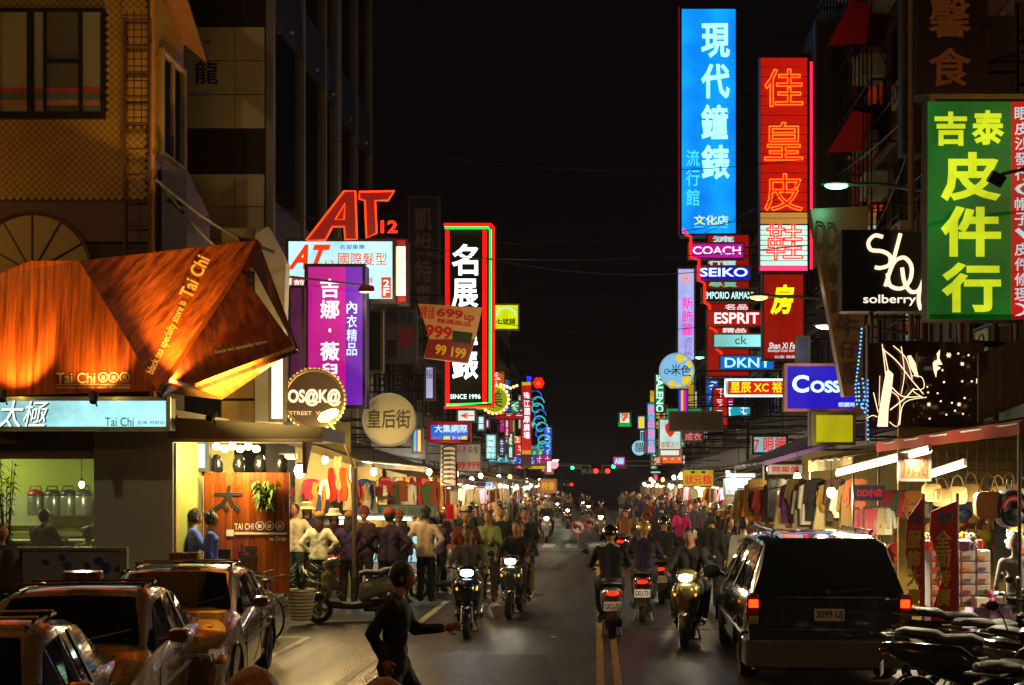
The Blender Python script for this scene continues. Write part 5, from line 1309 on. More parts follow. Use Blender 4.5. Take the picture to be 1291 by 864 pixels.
t = thing('glass_counter', 'lit glass counter behind the row of mannequins', 'counter', (P(485, 0, 25.6).x, 25.9, 0)); a, b = P(425, 0, 25.6), P(545, 0, 25.6)
wall_box(t, 'counter_base', a.x, b.x, 25.7, 26.2, 0, .7, M('#8a8a80', .5), .02); wall_box(t, 'glass_top', a.x, b.x, 25.68, 26.22, .7, 1.2, E('#9fd8e0', .7, False, 0, 1, 0, None, .5), .01)
# ================================================================ signs on the left side
t = thing('neon_sign', 'large red neon letters AT with a small 12 above the white hair salon sign', 'neon sign', P(440, 303, 25.6))
def neon_letter(pts, px_extra=None):
    v = [P(x, y, 25.5) for x, y in pts]; m = MB(); m.prism([(p.x, p.z) for p in v], 25.45, 25.60); m.build('letter', E('#a00805', .5, True), t)
    neon(t, pts, 25.4, 25.40, '#ff3a10', 3.0, .018, True)
neon_letter([(386, 303), (434, 241), (448, 241), (450, 302), (435, 302), (434, 286), (419, 286), (410, 303)])
neon(t, [(423, 277), (435, 257), (434, 277)], 25.4, 25.39, '#ff3a10', 3.0, .016, True)
neon_letter([(453, 242), (497, 241), (489, 253), (473, 253), (475, 294), (462, 300), (460, 253), (453, 251)])
text_px(t, '12', (480, 278, 501, 294), 25.4, 25.4, E('#ff2a10', 3, False), 0, outline=.03)
for px in (400, 470): wall_box(t, 'support', P(px, 0, 25.7).x, P(px, 0, 25.7).x+.05, 25.7, 25.76, P(0, 306, 25.6).z, P(0, 250, 25.6).z, DARKMETAL)
sign('hair_salon_sign', 'wide white light box with red slanted letters AT below the red neon', (364, 304, 500, 382), 25.7, ('#b8eef2', 1.15), [
    ('AT', (366, 311, 420, 342), '#ff3a10', .9, dict(shear=.5, bold=.05)), ('12', (413, 331, 424, 337), '#ff6a30', .8), ('名留集團', (431, 311, 462, 317), '#1a78d0', .8, dict(bold=.02)),
    ('國際髮型', (429, 321, 490, 337), '#f05a30', .9, dict(bold=.012)), ('剪燙 染護', (446, 352, 473, 360), '#f05a30', .8)], depth=.4, side=-1, bands=.08, bscale=.6, frame='#3c3c3c',
    panels=None)
t = [o for o in col.objects if o.name == 'hair_salon_sign'][0]
for (bx, s) in (((481, 350, 493, 376), '2F'), ((368, 350, 386, 366), '剪')):
    a, b = P(bx[0], bx[3], 25.5), P(bx[2], bx[1], 25.5); m = MB(); m.box(a.x, b.x, 25.472, 25.48, a.z, b.z); m.build('red_panel', E('#e0301a', .9), t)
    text_px(t, s, (bx[0]+2, bx[1]+2, bx[2]-2, bx[3]-2), 25.47, 25.465, E('#ffffff', 1), .03, vertical=True, fill=.85)
sign('lit_box_end', 'narrow yellow white light box with red ends beside the white hair salon sign', (501, 305, 515, 384), 25.9, ('#fff8c0', 1.5), depth=.5, side=0, cat='light box', frame='#7a1a10', panels=[((501, 305, 515, 313), ('#c01a10', .8)), ((501, 313, 515, 376), ('#fffac8', 1.6)), ((501, 376, 515, 384), ('#c01a10', .8))], fw=.02)
sign('lingerie_sign', 'tall magenta and purple light box with white vertical characters', (388, 336, 463, 515), 24.9, None, [
    ('吉娜·薇兒', (407, 353, 431, 484), '#f0ffff', 1.15, dict(vertical=True, bold=.03)), ('內衣精品', (440, 381, 453, 451), '#d8f0ff', 1.0, dict(vertical=True, bold=.02))], depth=.45, side=-1, frame='#2c2230',
    panels=None)
t = [o for o in col.objects if o.name == 'lingerie_sign'][0]
for (x0, x1, h, s) in ((389, 436, '#c0108c', .95), (436, 462, '#6a1fa8', .9)):
    a, b = P(x0, 514, 24.7), P(x1, 337, 24.7); m = MB(); m.box(a.x, b.x, 24.665, 24.68, a.z, b.z); m.build('face', E(h, s, True, .10, .35, 0, None, .2), t)
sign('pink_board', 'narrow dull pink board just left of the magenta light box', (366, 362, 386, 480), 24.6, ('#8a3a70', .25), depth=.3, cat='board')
# floodlight over it
t = thing('floodlight', 'small reflector floodlight on a long arm in front of the magenta sign', 'floodlight', P(463, 365, 24.2))
m = MB(); m.loft([ring(0, -.16, -.06, .34, .02, 3), ring(0, -.02, .02, .28, .12, 3), ring(0, .14, .05, .10, .08, 3)]); child(t, 'reflector', m, M('#8a8a80', .3, .8), 40)
m = MB(); m.box(-.13, .13, -.14, .04, -.055, -.045); child(t, 'lens', m, E('#fff0a0', 14, False)); m = MB(); a = P(366, 348, 24.2)-P(463, 365, 24.2); m.tube((0, .1, .08), (a.x, .1, a.z), .02); m.tube((a.x, .1, a.z), (a.x-.6, .2, a.z-.1), .02); child(t, 'arm', m, M('#7a7a70', .4, .7))
lampdata(t, (0, -.05, -.15), 25, (1, .95, .6), .1)
# round signs
def round_sign(name, label, c, r, d, facehex, fst, rimhex, rimst=0, depth=.22, texts=(), side=0, studs=0, studhex='#e8d8b8', cat='sign', cloudy=.1):
    p = P(c[0], c[1], d); rr = r*d/F; t = thing(name, label, cat, (p.x, d, p.z-rr)); y0 = d-depth/2
    m = MB(); m.lathe([(rr*.3, depth), (rr*.98, depth), (rr, depth*.9), (rr, .02), (rr*.96, 0)], (p.x, y0, p.z), 36, 'y'); m.build('cabinet', M('#3a3430', .5, .2), t, 50)
    m = MB(); m.lathe([(rr*.955, 0), (rr*.955, -.012), (.001, -.012)], (p.x, y0, p.z), 36, 'y'); m.build('face', E(facehex, fst, fst > .5, 0, 1, 0, None, cloudy) if fst else M(facehex, .5, 0, .12, 3, .05), t)
    m = MB(); m.path([(p.x+math.cos(a)*rr*.98, y0-.015, p.z+math.sin(a)*rr*.98) for a in [2*PI*i/36 for i in range(36)]], .025, 6, True); m.build('rim', E(rimhex, rimst) if rimst else M(rimhex, .4, .3), t, 50)
    for tx in texts:
        s, tb, h, st = tx[:4]; o = tx[4] if len(tx) > 4 else {}; text_px(t, s, tb, d, y0-.018-o.pop('lift', 0), E(h, st) if st else M(h, .5), **o)
    for i in range(studs):
        a = 2*PI*i/studs; m = MB(); m.ball((p.x+math.cos(a)*rr*1.04, y0, p.z+math.sin(a)*rr*1.04), .035, 6); m.build('rim_bulb', M(studhex, .3, 0, .1, 3, 0, .5), t, 60)
    if side:
        m = MB(); m.tube((p.x+side*rr, d, p.z), (side*7.05, d, p.z), .025); m.build('bracket', DARKMETAL, t)
    return t
round_sign('round_sign', 'dark round sign with a studded rim and pale lettering in front of the magenta sign', (398, 504), 37, 23.2, '#4a3630', .12, '#6a5a4a', 0, texts=[('OS@K@', (365, 491, 432, 513), '#f4ecd8', .9, dict(bold=.05)), ('STREET  WEAR', (367, 519, 425, 524), '#d8c8a8', .5, dict(bold=.02))], side=-1, studs=44)
round_sign('round_sign', 'cream round sign with three dark characters beside the studded one', (492, 530), 33, 25.5, '#9a8a5c', .30, '#b8ac88', .3, texts=[('皇后街', (465, 517, 519, 541), '#1c1510', 0, dict(bold=.03))], side=-1, depth=.3)
# glaring lamp on the awning corner
t = thing('street_lamp', 'glaring yellow lamp on a dark arm in front of the studded round sign', 'street lamp', P(414, 524, 22.6))
m = MB(); m.ball((0, 0, 0), (.20, .14, .09), 12, rot=(0, -.45, 0)); child(t, 'lens', m, E('#ffc848', 40, False), 60)
m = MB(); m.path([(-.1, 0, .02), (.25, .1, -.45), (.42, .2, -.95)], .025, 6); m.tube((.42, .2, -.95), (.42, .2, -2.9), .04); child(t, 'arm', m, M('#5a4a38', .5, .5), 50); lampdata(t, (.05, -.25, -.15), 260, (1, .62, .18), .12)
# clock shop neon sign
t = sign('clock_shop_sign', 'tall black sign with white characters framed by red and green neon tubes', (562, 288, 622, 514), 34.0, ('#060807', 0), [
    ('名展鐘錶', (571, 308, 604, 482), '#eaffff', 2.6, dict(vertical=True, bold=.035)), ('SINCE 1996', (569, 498, 607, 504), '#d8fff8', 1.5, dict(bold=.03))], depth=.5, side=-1, frame='#101010')
for x in (564, 611):
    a, b = P(x-2.5, 509, 33.7), P(x+2.5, 291, 33.7); m = MB(); m.box(a.x, b.x, 33.66, 33.72, a.z, b.z); m.build('neon_strip', E('#ff0a0c', 1.6, True), t)
neon(t, [(560, 284), (619, 284), (622, 287), (622, 512), (561, 514)], 33.7, 33.65, '#ff1208', 2.6, .045); neon(t, [(561, 288), (616, 288), (618.5, 291), (618, 508), (563, 511)], 33.7, 33.64, '#10ff60', 1.8, .035)
# others near it
sign('faded_sign', 'tall unlit dark sign with faint vertical characters left of the clock sign', (516, 250, 555, 400), 36.0, ('#1c1210', .12), [('凱悅特賣', (524, 262, 546, 392), '#5a3c34', .16, dict(vertical=True, bold=.03))], depth=.4, side=-1, sample=False)  # faint glow put into the face and characters of this unlit sign
sign('shop_poster', 'unlit white and blue board with a red seal left of the price banner', (484, 390, 526, 458), 32.0, ('#5c4a48', .10), [('悅', (486, 392, 503, 410), '#1c2444', 0, dict(bold=.04)), ('表', (486, 428, 502, 454), '#1c1414', 0, dict(bold=.04)), ('國慶', (503, 412, 521, 440), '#8a1a18', .2, dict(bold=.03)), ('特賣', (505, 393, 522, 408), '#20306a', 0, dict(bold=.03))], depth=.1, side=-1, cat='board', sample=False)  # board is unlit; a little emission stands in for light falling on it
sign('dark_board', 'dark slatted board with a yellow edge beside the magenta light box', (463, 392, 484, 470), 28.6, ('#1c1a10', 0), depth=.2, cat='board', frame='#8a7a20')
# slanted price banner
t = thing('price_banner', 'red and cream price banner hung at a slant over the street, reading 699 and 999', 'banner', P(565, 460, 29.0))
PL = ((528, 383, 29.0), (608, 388, 28.8), (590, 458, 28.8)); poly = [(527, 383), (608, 388), (600, 424), (590, 459), (534, 452), (541, 425)]
def flat_on(root, poly, plane, mat, lift=0, name='cloth', th=.02):
    mm = MB(); k = len(poly); mm.prism([(x, -y) for x, y in poly], 0, 1); q = [P(*p) for p in plane]; n = (q[1]-q[0]).cross(q[2]-q[0]).normalized(); e = Vector((0, 0, EYE)); kk = n.dot(q[0]-e); n2 = n if n.y < 0 else -n; out = []
    for i, (x, y, z) in enumerate(mm.v): v = Vector(((x-CX)/F, 1, -(-z-CY)/F)); out.append(tuple(e+v*(kk/n.dot(v))+n2*(lift-(th if i >= k else 0))))
    mm.v = out; return mm.build(name, mat, root)
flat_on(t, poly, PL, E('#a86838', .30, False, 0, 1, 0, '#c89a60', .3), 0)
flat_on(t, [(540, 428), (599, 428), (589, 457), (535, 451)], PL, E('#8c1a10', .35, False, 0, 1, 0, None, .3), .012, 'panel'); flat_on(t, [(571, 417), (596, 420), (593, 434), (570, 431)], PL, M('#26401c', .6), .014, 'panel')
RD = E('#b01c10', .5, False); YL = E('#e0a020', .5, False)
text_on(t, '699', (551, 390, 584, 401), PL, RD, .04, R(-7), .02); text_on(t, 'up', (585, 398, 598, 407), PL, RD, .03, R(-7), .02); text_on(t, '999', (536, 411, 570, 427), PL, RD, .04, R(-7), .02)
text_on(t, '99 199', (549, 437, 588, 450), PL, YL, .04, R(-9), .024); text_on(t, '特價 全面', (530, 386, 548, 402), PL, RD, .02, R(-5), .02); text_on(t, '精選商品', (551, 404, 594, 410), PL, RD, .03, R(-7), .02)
m = MB(); m.tube(P(527, 383, 29.0), P(500, 372, 29.6), .012); m.tube(P(608, 388, 28.8), P(562, 386, 33.6), .012); m.build('rope', BLACK, t)
sign('bakery_sign', 'small yellow light box with an arch and three characters right of the neon clock sign', (623, 384, 655, 417), 48.0, ('#d8e80a', 1.0), [('七號鋪', (626, 402, 650, 410), '#1a3010', 0, dict(bold=.03))], depth=.3, side=-1, frame='#b8b820')
t = [o for o in col.objects if o.name == 'bakery_sign'][0]
m = MB(); c = P(638, 398, 47.8); m.path([(c.x+math.cos(a)*.36, 47.82, c.z+math.sin(a)*.30) for a in [PI*i/10 for i in range(11)]], .03, 5); m.build('printed_arch', E('#b8e8ff', .9), t)
t = round_sign('round_sign', 'green yellow round sign ringed with bulbs, with a small crown, by the neon clock sign', (624, 504), 17, 46.0, '#9cb01c', .7, '#ffb848', 1.5, texts=[('美', (614, 493, 634, 514), '#3a5a10', .2, dict(bold=.01))], side=-1, studs=0)
for i in range(22): a = 2*PI*i/22; m = MB(); c = P(624, 504, 46); rr = 18*46/F; m.ball((c.x+math.cos(a)*rr, 45.85, c.z+math.sin(a)*rr), .045, 6); m.build('rim_bulb', E('#ffcf70', 4), t)
for i in range(6): m = MB(); c = P(632+i*4, 490-abs(i-3)*1.5, 46); m.ball((c.x, 45.8, c.z), .05, 6); m.build('crown_bulb', E('#ffcf70', 4), t)
sign('side_lightbox', 'narrow white upright light box with blue dots left of the neon clock sign', (536, 462, 549, 505), 33.5, ('#b8b8e8', .8), [('福', (537, 466, 548, 478), '#6a60a0', .5)], depth=.3, side=-1, cat='light box')
sign('arrow_sign', 'white light box with a red arrow below the neon clock sign', (576, 516, 601, 533), 35.0, ('#e0e8e8', .9), [('←', (580, 521, 598, 528), '#e02010', 1, dict(bold=.06))], depth=.2, side=0)
sign('internet_cafe_sign', 'blue light box in a red frame with white characters and a red arrow', (541, 533, 594, 558), 33.0, ('#1464d8', .95), [('大集網際', (549, 536, 590, 546), '#d0f0ff', 1.1, dict(bold=.02)), ('←', (545, 551, 556, 554), '#ff2010', 1, dict(bold=.05)), ('網上3樓', (560, 550, 590, 556), '#f0e820', 1, dict(bold=.03))], depth=.35, side=-1, frame='#c01010', fw=.07)
sign('price_poster', 'white hanging poster with red 999 prices under the blue light box', (575, 560, 606, 595), 32.0, ('#b8a890', .40), [('染燙', (576, 562, 588, 572), '#b82020', .4), ('染髮', (590, 562, 604, 572), '#3a5030', .2), ('99', (576, 582, 587, 591), '#c01818', .6, dict(bold=.04)), ('999', (589, 582, 605, 591), '#c01818', .6, dict(bold=.04))], depth=.05, cat='poster', fw=.02)
sign('zebra_banner', 'narrow black and white curled strip banner beside the price poster', (556, 562, 574, 612), 31.0, ('#c8b8a0', .35), [], depth=.05, cat='banner', fw=.01)
t = [o for o in col.objects if o.name == 'zebra_banner'][0]
for k in range(8):
    c = P(566, 566+k*5.8, 30.9); m = MB(); m.path([(c.x+.17*math.cos(a), 30.955, c.z+.07*math.sin(a)) for a in [.3+i*.42 for i in range(12)]], [.012+.018*math.sin(PI*i/11) for i in range(12)], 5); m.build('printed_curl', BLACK, t, 50)
t = sign('rainbow_sign', 'small upright rainbow coloured light box by the cream round sign', (520, 540, 534, 572), 31.0, None, depth=.2, side=-1, cat='light box')
for i, h in enumerate(('#40c8e8', '#7a60d8', '#f0e030', '#ff70b0')):
    a, b = P(521+i*3.1, 571, 30.9), P(524+i*3.1, 541, 30.9); m = MB(); m.box(a.x, b.x, 30.88, 30.897, a.z, b.z); m.build('face', E(h, .9), t)
far_l = [('cyan light box with stacked rows', (612, 547, 627, 580), 52, '#50c8c8', .9, '美髮設計', '#e8ffff'), ('cyan upright light box in front of the dark awning', (602, 524, 612, 544), 55, '#28a8b0', .8, '服飾', '#ffffff'),
         ('small magenta box above the cyan one', (612, 528, 618, 541), 58, '#b020a0', .8, '髮', '#ffffff'), ('small red upright box with white marks', (636, 528, 643, 552), 60, '#b01818', .8, '鞋店', '#ffd0d0'), ('white panel low over the stalls', (611, 606, 623, 618), 45, '#a0c8f0', .9, '冰', '#4060a0'),
         ('narrow green white upright box', (640, 545, 648, 580), 62, '#1c5a50', .5, '眼鏡', '#c8ffe8'), ('dull blue box between dark fronts', (629, 552, 637, 576), 66, '#243a7a', .5, '牛仔', '#d0d8ff')]
for i, (lb, bx, d, h, st, s, th) in enumerate(far_l): sign('shop_sign', lb+', far down the left side', bx, d, (h, st), [(s, (bx[0]+2, bx[1]+2, bx[2]-2, bx[3]-2), th, 1, dict(vertical=(bx[3]-bx[1]) > (bx[2]-bx[0]), bold=.03))], depth=.3, side=-1, sample=False, group='far signs on the left side of the street')
t = sign('tall_red_sign', 'tall red sign with a yellow cap and white characters, far down the left side', (657, 482, 670, 590), 68.0, None, depth=.4, side=-1)
for (ya, yb, h, st) in ((482, 486, '#d0a818', 1.0), (486, 568, '#c81410', .8), (568, 573, '#d09020', .9), (573, 590, '#5a2030', .5)):
    a, b = P(658, yb, 67.8), P(669.5, ya, 67.8); m = MB(); m.box(a.x, b.x, 67.76, 67.79, a.z, b.z); m.build('face', E(h, st), t)
text_px(t, '珠江國際廣場', (660, 494, 668, 554), 67.75, 67.75, E('#e8f0ff', 1.3), .03, vertical=True)
t = thing('neon_flower', 'small red neon flower glowing on the far left side above the tall red sign', 'neon sign', P(679, 490, 72))
for k in range(6): a = PI*k/3; m = MB(); c = P(679+math.cos(a)*4.2, 483+math.sin(a)*4.2, 72); m.ball(c, (.14, .06, .14), 8); m.build('petal', E('#ff1408', 3), t, 60)
m = MB(); m.ball(P(679, 483, 71.9), .13, 8); m.build('flower_heart', E('#ff4020', 3), t, 60); m = MB(); m.tube(P(679, 490, 72.2), P(664, 500, 72.2), .03); m.build('bracket', DARKMETAL, t)
t = thing('neon_ornament', 'cascading turquoise neon scroll ornament far down the left side', 'neon sign', P(682, 560, 74))
for k in range(9):
    c = P(674+k*1.2+(k % 2)*2, 500+k*8, 74); m = MB(); m.path([(c.x+math.cos(a)*(.42-a*.05), 74, c.z+math.sin(a)*(.42-a*.05)) for a in [i*.5 for i in range(12)]], .045, 5); m.build('neon_tube', E('#30a8a8', 1.2) if k % 3 else E('#2850c0', 1.1), t, 50)
sign('red_white_sign', 'red sign with a white 1 beside a pink disc at the far street end', (687, 580, 698, 598), 84, ('#b01810', .8), [('1', (690, 582, 695, 595), '#d0e8ff', 1.3, dict(bold=.05))], depth=.3, side=0, sample=False)
round_sign('round_sign', 'small pink disc sign at the far end of the left side', (699, 586), 5, 83, '#e8a0b0', 1.0, '#ffc0d0', .8)
t = thing('blue_light', 'small blue light on top of the tall red sign', 'lamp', P(667, 481, 67.9)); m = MB(); m.ball(P(667, 478, 67.9), (.14, .1, .18), 8); m.build('lamp_globe', E('#1828ff', 3), t); m = MB(); m.tube(P(667, 482, 67.9), P(667, 479, 67.9), .03); m.build('stem', BLACK, t)

# ================================================================ signs on the right side
sign('clock_shop_sign', 'very tall glowing blue light box with white vertical characters', (857, 14, 928, 299), 44.0, ('#0a88f8', 1.3), [
    ('現代鐘錶', (883, 30, 919, 233), '#a8fff4', 1.35, dict(vertical=True, bold=.045, fill=.86)), ('流行館', (864, 190, 881, 264), '#48d8f0', 1.2, dict(vertical=True, bold=.02, fill=.86)), ('文化店', (874, 274, 917, 286), '#e8f860', 1.2, dict(bold=.02)), ('_', (874, 288, 917, 289.5), '#48d8f0', 1)],
    depth=.6, side=1, bands=.18, bscale=.7, axis=0, frame='#20344a', cloudy=.28)
t = sign('shoe_shop_sign', 'tall red slatted sign with neon outlined characters over a white panel', (957, 72, 1019, 343), 38.0, None, depth=.5, side=1, frame='#50140c')
for (ya, yb, h, st, sm) in ((73, 267, '#c4180a', .85, True), (268, 283, '#c88a40', .9, True), (284, 342, '#c8f0e0', 1.15, True)):
    n = int((yb-ya)/(12.1 if ya == 73 else 6))
    for k in range(n):
        a, b = P(958.5, ya+(yb-ya)*(k+1)/n-.6, 37.75), P(1017.5, ya+(yb-ya)*k/n+.5, 37.75); m = MB(); m.box(a.x, b.x, 37.72-(k % 2)*.02, 37.75, a.z, b.z); m.build('slat', E(h, st, sm, .1, .2, 0), t)
for ch, (y0, y1) in zip('佳皇皮', ((86, 134), (153, 202), (218, 266))): text_px(t, ch, (964, y0, 1013, y1), 37.6, 37.66, E('#ff5a14', 3.0), 0, outline=.013, name='neon_character')
text_px(t, '鞋', (966, 282, 1013, 328), 37.6, 37.66, E('#ff2a18', 1.8), 0, outline=.02, name='neon_character')
neon(t, [(1021.5, 80), (1021.5, 340)], 38.0, 37.9, '#ff1830', 5, .05); t.children[-1].data.materials[0] = E('#ff1830', 9, True)
t = sign('shoe_shop_board', 'red board with a yellow brushed character and white lettering under the slatted neon sign', (960, 346, 1013, 455), 38.5, ('#a01408', .75), [('房', (970, 360, 1000, 398), '#f0f010', 1.3, dict(bold=.06, shear=.2)), ('Shan Xi Fa', (968, 433, 1001, 441), '#e8f0f0', 1.0, dict(bold=.02, shear=.2)), ('Boutique Chain Store', (967, 441, 1002, 446), '#e8f0f0', .8, dict(bold=.02)), ('仙施 服飾', (975, 449, 1002, 454), '#e8f0f0', .8)], depth=.4, side=1, sample=True)
bx = [((867, 307, 938, 328), '#b01090', 'COACH', '#ffe8ff', 'magenta light box, topmost of the stepped brand signs', (873, 312, 933, 322), .02),
      ((877, 336, 946, 355), '#0c12b8', 'SEIKO', '#d8f0ff', 'dark blue light box, second from the top of the stepped signs', (882, 339, 942, 350), .03),
      ((883, 364, 954, 383), '#1c1a1c', 'EMPORIO ARMANI', '#c8f8f8', 'black light box, third of the stepped signs', (887, 369, 949, 378), .02),
      ((890, 392, 961, 413), '#a80a0a', 'ESPRIT', '#ffe8e8', 'red light box in the middle of the stepped signs', (900, 395, 956, 409), .03),
      ((898, 421, 968, 440), '#8ad8d8', 'ck', '#3a6a6a', 'pale cyan glowing light box, second from the bottom of the stepped signs', (926, 424, 941, 435), 0),
      ((906, 448, 976, 468), '#0a60c0', 'DKNY', '#a8f8f0', 'bright blue light box, lowest of the stepped brand signs', (913, 452, 971, 464), .02)]
for i, (b, h, s, th, lb, tb, bo) in enumerate(bx): sign('brand_sign', lb, b, 41.0-.12*i, (h, 1.1 if i != 2 else .5), [(s, tb, th, 1.35 if i != 4 else .3, dict(bold=bo))], depth=.3, side=1, frame='#a87a78' if i != 4 else '#88a0a0', group='stepped brand signs in a column', cloudy=.15, bands=.25 if i == 4 else 0, bscale=.3, axis=0)
t = sign('wall_board', 'tall red board behind the stepped brand signs with pale characters between them', (890, 296, 945, 476), 42.2, ('#a8120c', .75), [('流', (897, 299, 925, 307), '#c0e8f0', .9, dict(bold=.06)), ('行鐘', (892, 327, 930, 337), '#c0e8f0', .9, dict(bold=.06)), ('專賣', (893, 355, 930, 363), '#70c8a0', .9, dict(bold=.06)), ('名品', (913, 384, 942, 392), '#ffe0e0', .9, dict(bold=.06)), ('精品', (910, 413, 940, 421), '#ffe0e0', .9, dict(bold=.06))], depth=.3, side=0, cat='board')
neon(t, [(858, 300), (861, 306), (867, 309), (867, 334), (877, 337), (877, 362), (884, 366), (884, 389), (890, 393), (891, 420), (898, 424), (898, 446), (904, 450), (904, 472)], 42.0, 40.6, '#ff1808', 2.6, .045)
neon(t, [(855, 14), (855, 300)], 44, 43.6, '#a01030', .6, .02)
sign('accessories_sign', 'slim white violet light box with pink vertical characters left of the brand signs', (853, 339, 876, 456), 47.0, ('#a8b0f0', 1.05), [('新飾麗', (859, 375, 873, 425), '#f028b0', 1.2, dict(vertical=True, bold=.02)), ('流行飾品', (862, 426, 872, 460), '#a070e0', .7, dict(vertical=True)), ('❀', (857, 343, 872, 360), '#f0a080', 1.0, dict(bold=.01))], depth=.4, side=1, frame='#8088a8')
t = round_sign('round_sign', 'round pale blue sign with yellow spots and thin dark characters', (853, 468), 22, 37.0, '#78b8e8', 1.0, '#a8d0e8', .5, texts=[('米', (846, 460, 858, 474), '#1c1c28', 0), ('色', (858, 461, 871, 475), '#2a2418', 0, dict(bold=.01))], side=1)
for (x, y, r_) in ((857, 452, 5), (869, 459, 4), (847, 485, 5), (866, 480, 6), (872, 470, 3), (856, 486, 2.5), (864, 452, 2)):
    c = P(x, y, 36.86); m = MB(); m.lathe([(r_*37/F, 0), (r_*37/F, -.004), (.001, -.004)], (c.x, 36.872, c.z), 16, 'y'); m.build('yellow_spot', E('#f0c810', 1.0), t)
m = MB(); c = P(838, 469, 36.86); m.path([(c.x+.06+math.cos(a)*(.09-.008*a), 36.86, c.z+math.sin(a)*(.09-.008*a)) for a in [i*.5 for i in range(14)]]+[(c.x+.35, 36.86, c.z)], .012, 4); m.build('printed_scroll', BLACK, t)
sign('star_sign', 'red light box with yellow characters inside a white neon border', (915, 479, 990, 500), 33.0, ('#c81008', 1.1), [('星辰 XC 裕', (920, 482, 985, 496), '#ffc818', 1.5, dict(bold=.03))], depth=.3, side=1, frame='#c8f0f0', fw=.04)
t = [o for o in col.objects if o.name == 'star_sign'][0]; neon(t, [(914, 499), (914, 479), (990, 479)], 32.8, 32.78, '#e0ffff', 1.8, .03); neon(t, [(914, 499.5), (990, 499.5)], 32.8, 32.77, '#e0ffff', 1.8, .03)
sign('cosmetics_sign', 'deep blue violet square light box with big white letters and a pink edge', (988, 460, 1078, 519), 27.0, ('#1a0cb0', 1.1), [('C', (997, 474, 1018, 496), '#d0fff8', 1.3, dict(bold=.04)), ('OSSI', (1020, 481, 1062, 496), '#d0fff8', 1.3, dict(bold=.05)), ('眼鏡時', (1055, 508, 1076, 514), '#c8e8ff', 1.1, dict(bold=.03))], depth=.35, side=1, frame='#c08090', cloudy=.1)
sign('navy_board', 'small dark navy board above the deep blue light box', (1003, 425, 1020, 460), 27.6, ('#0c0c50', .5), depth=.2, cat='board', sample=False)
sign('yellow_sign', 'blank yellow green light box below the deep blue one', (1024, 521, 1076, 561), 25.6, ('#b0a80c', .9), depth=.3, side=1, frame='#787408')
sign('striped_sign', 'narrow blue sign with white lines and a yellow foot left of the yellow box', (1019, 520, 1031, 566), 26.4, ('#5c7ab0', .6), [('||||', (1021, 522, 1029, 552), '#20386a', .3, dict(bold=.01))], depth=.2, sample=False)
# tall tapered brown board
t = thing('tapered_board', 'tall tapered brown board with outlined graffiti characters beside the dark square sign', 'sign', P(1072, 500, 23.0))
pl = [(1019, 265), (1093, 262), (1092, 300), (1084, 498), (1062, 501)]
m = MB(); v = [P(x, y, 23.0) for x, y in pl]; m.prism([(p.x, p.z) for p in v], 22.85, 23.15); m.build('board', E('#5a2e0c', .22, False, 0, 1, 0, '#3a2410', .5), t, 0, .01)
for s, b in (('DD', (1027, 280, 1056, 315)), ('韓', (1043, 333, 1075, 362)), ('國', (1046, 368, 1078, 396)), ('牛', (1052, 398, 1084, 425)), ('仔', (1057, 430, 1083, 452)), ('服', (1062, 458, 1083, 486))): text_px(t, s, b, 22.85, 22.83, M('#160c06', .6), 0, outline=.022, rot=R(-6), shear=-.1)
m = MB()
for y in (300, 400, 470): p = P(1085, y, 23.1); m.tube(p, (7.05, 23.1, p.z), .025)
m.build('bracket', DARKMETAL, t)
# dark square sign with script logo
t = sign('cafe_sign', 'black square light box with a large white script logo beside the big green sign', (1059, 294, 1167, 394), 19.0, ('#070605', 0), [('solberry', (1085, 374, 1151, 388), '#fff0d8', 1.2, dict(bold=.015))], depth=.35, side=1, frame='#3a3030', fw=.03)
CRW = E('#ffdcb8', 1.5)
def stroke(t, pts, d, y, r=.03, mat=CRW, name='lettering'):
    m = MB(); q = [P(a, b, d) for a, b in pts]; q = [Vector((v.x, y, v.z)) for v in q]
    if len(q) > 2:      # smooth curve through the points
        o = []
        for i in range(len(q)-1):
            p0, p1, p2, p3 = q[max(0, i-1)], q[i], q[i+1], q[min(len(q)-1, i+2)]
            for k in range(4): u = k/4; o.append(.5*((2*p1)+(p2-p0)*u+(2*p0-5*p1+4*p2-p3)*u*u+(3*p1-p0-3*p2+p3)*u**3))
        q = o+[q[-1]]
    m.path(q, r, 6); return m.build(name, mat, t, 60)
stroke(t, [(1113, 299), (1103, 297), (1095, 305), (1098, 315), (1112, 317), (1122, 323), (1121, 334), (1110, 338), (1103, 337)], 18.8, 18.80)
stroke(t, [(1135, 295), (1127, 325), (1116, 361)], 18.8, 18.79)
stroke(t, [(1121, 345), (1128, 330), (1140, 325), (1149, 336), (1147, 354), (1136, 364), (1122, 360), (1119, 345)], 18.8, 18.795)
stroke(t, [(1137, 338), (1140, 356), (1148, 368), (1158, 366), (1164, 352), (1166, 336)], 18.8, 18.785); stroke(t, [(1159, 366), (1158, 380), (1161, 391)], 18.8, 18.79)
m = MB(); p = P(1098, 394, 19.0); m.tube((p.x, 19, p.z), (p.x, 19, p.z-1.3), .04); m.build('pole', STEEL, t)
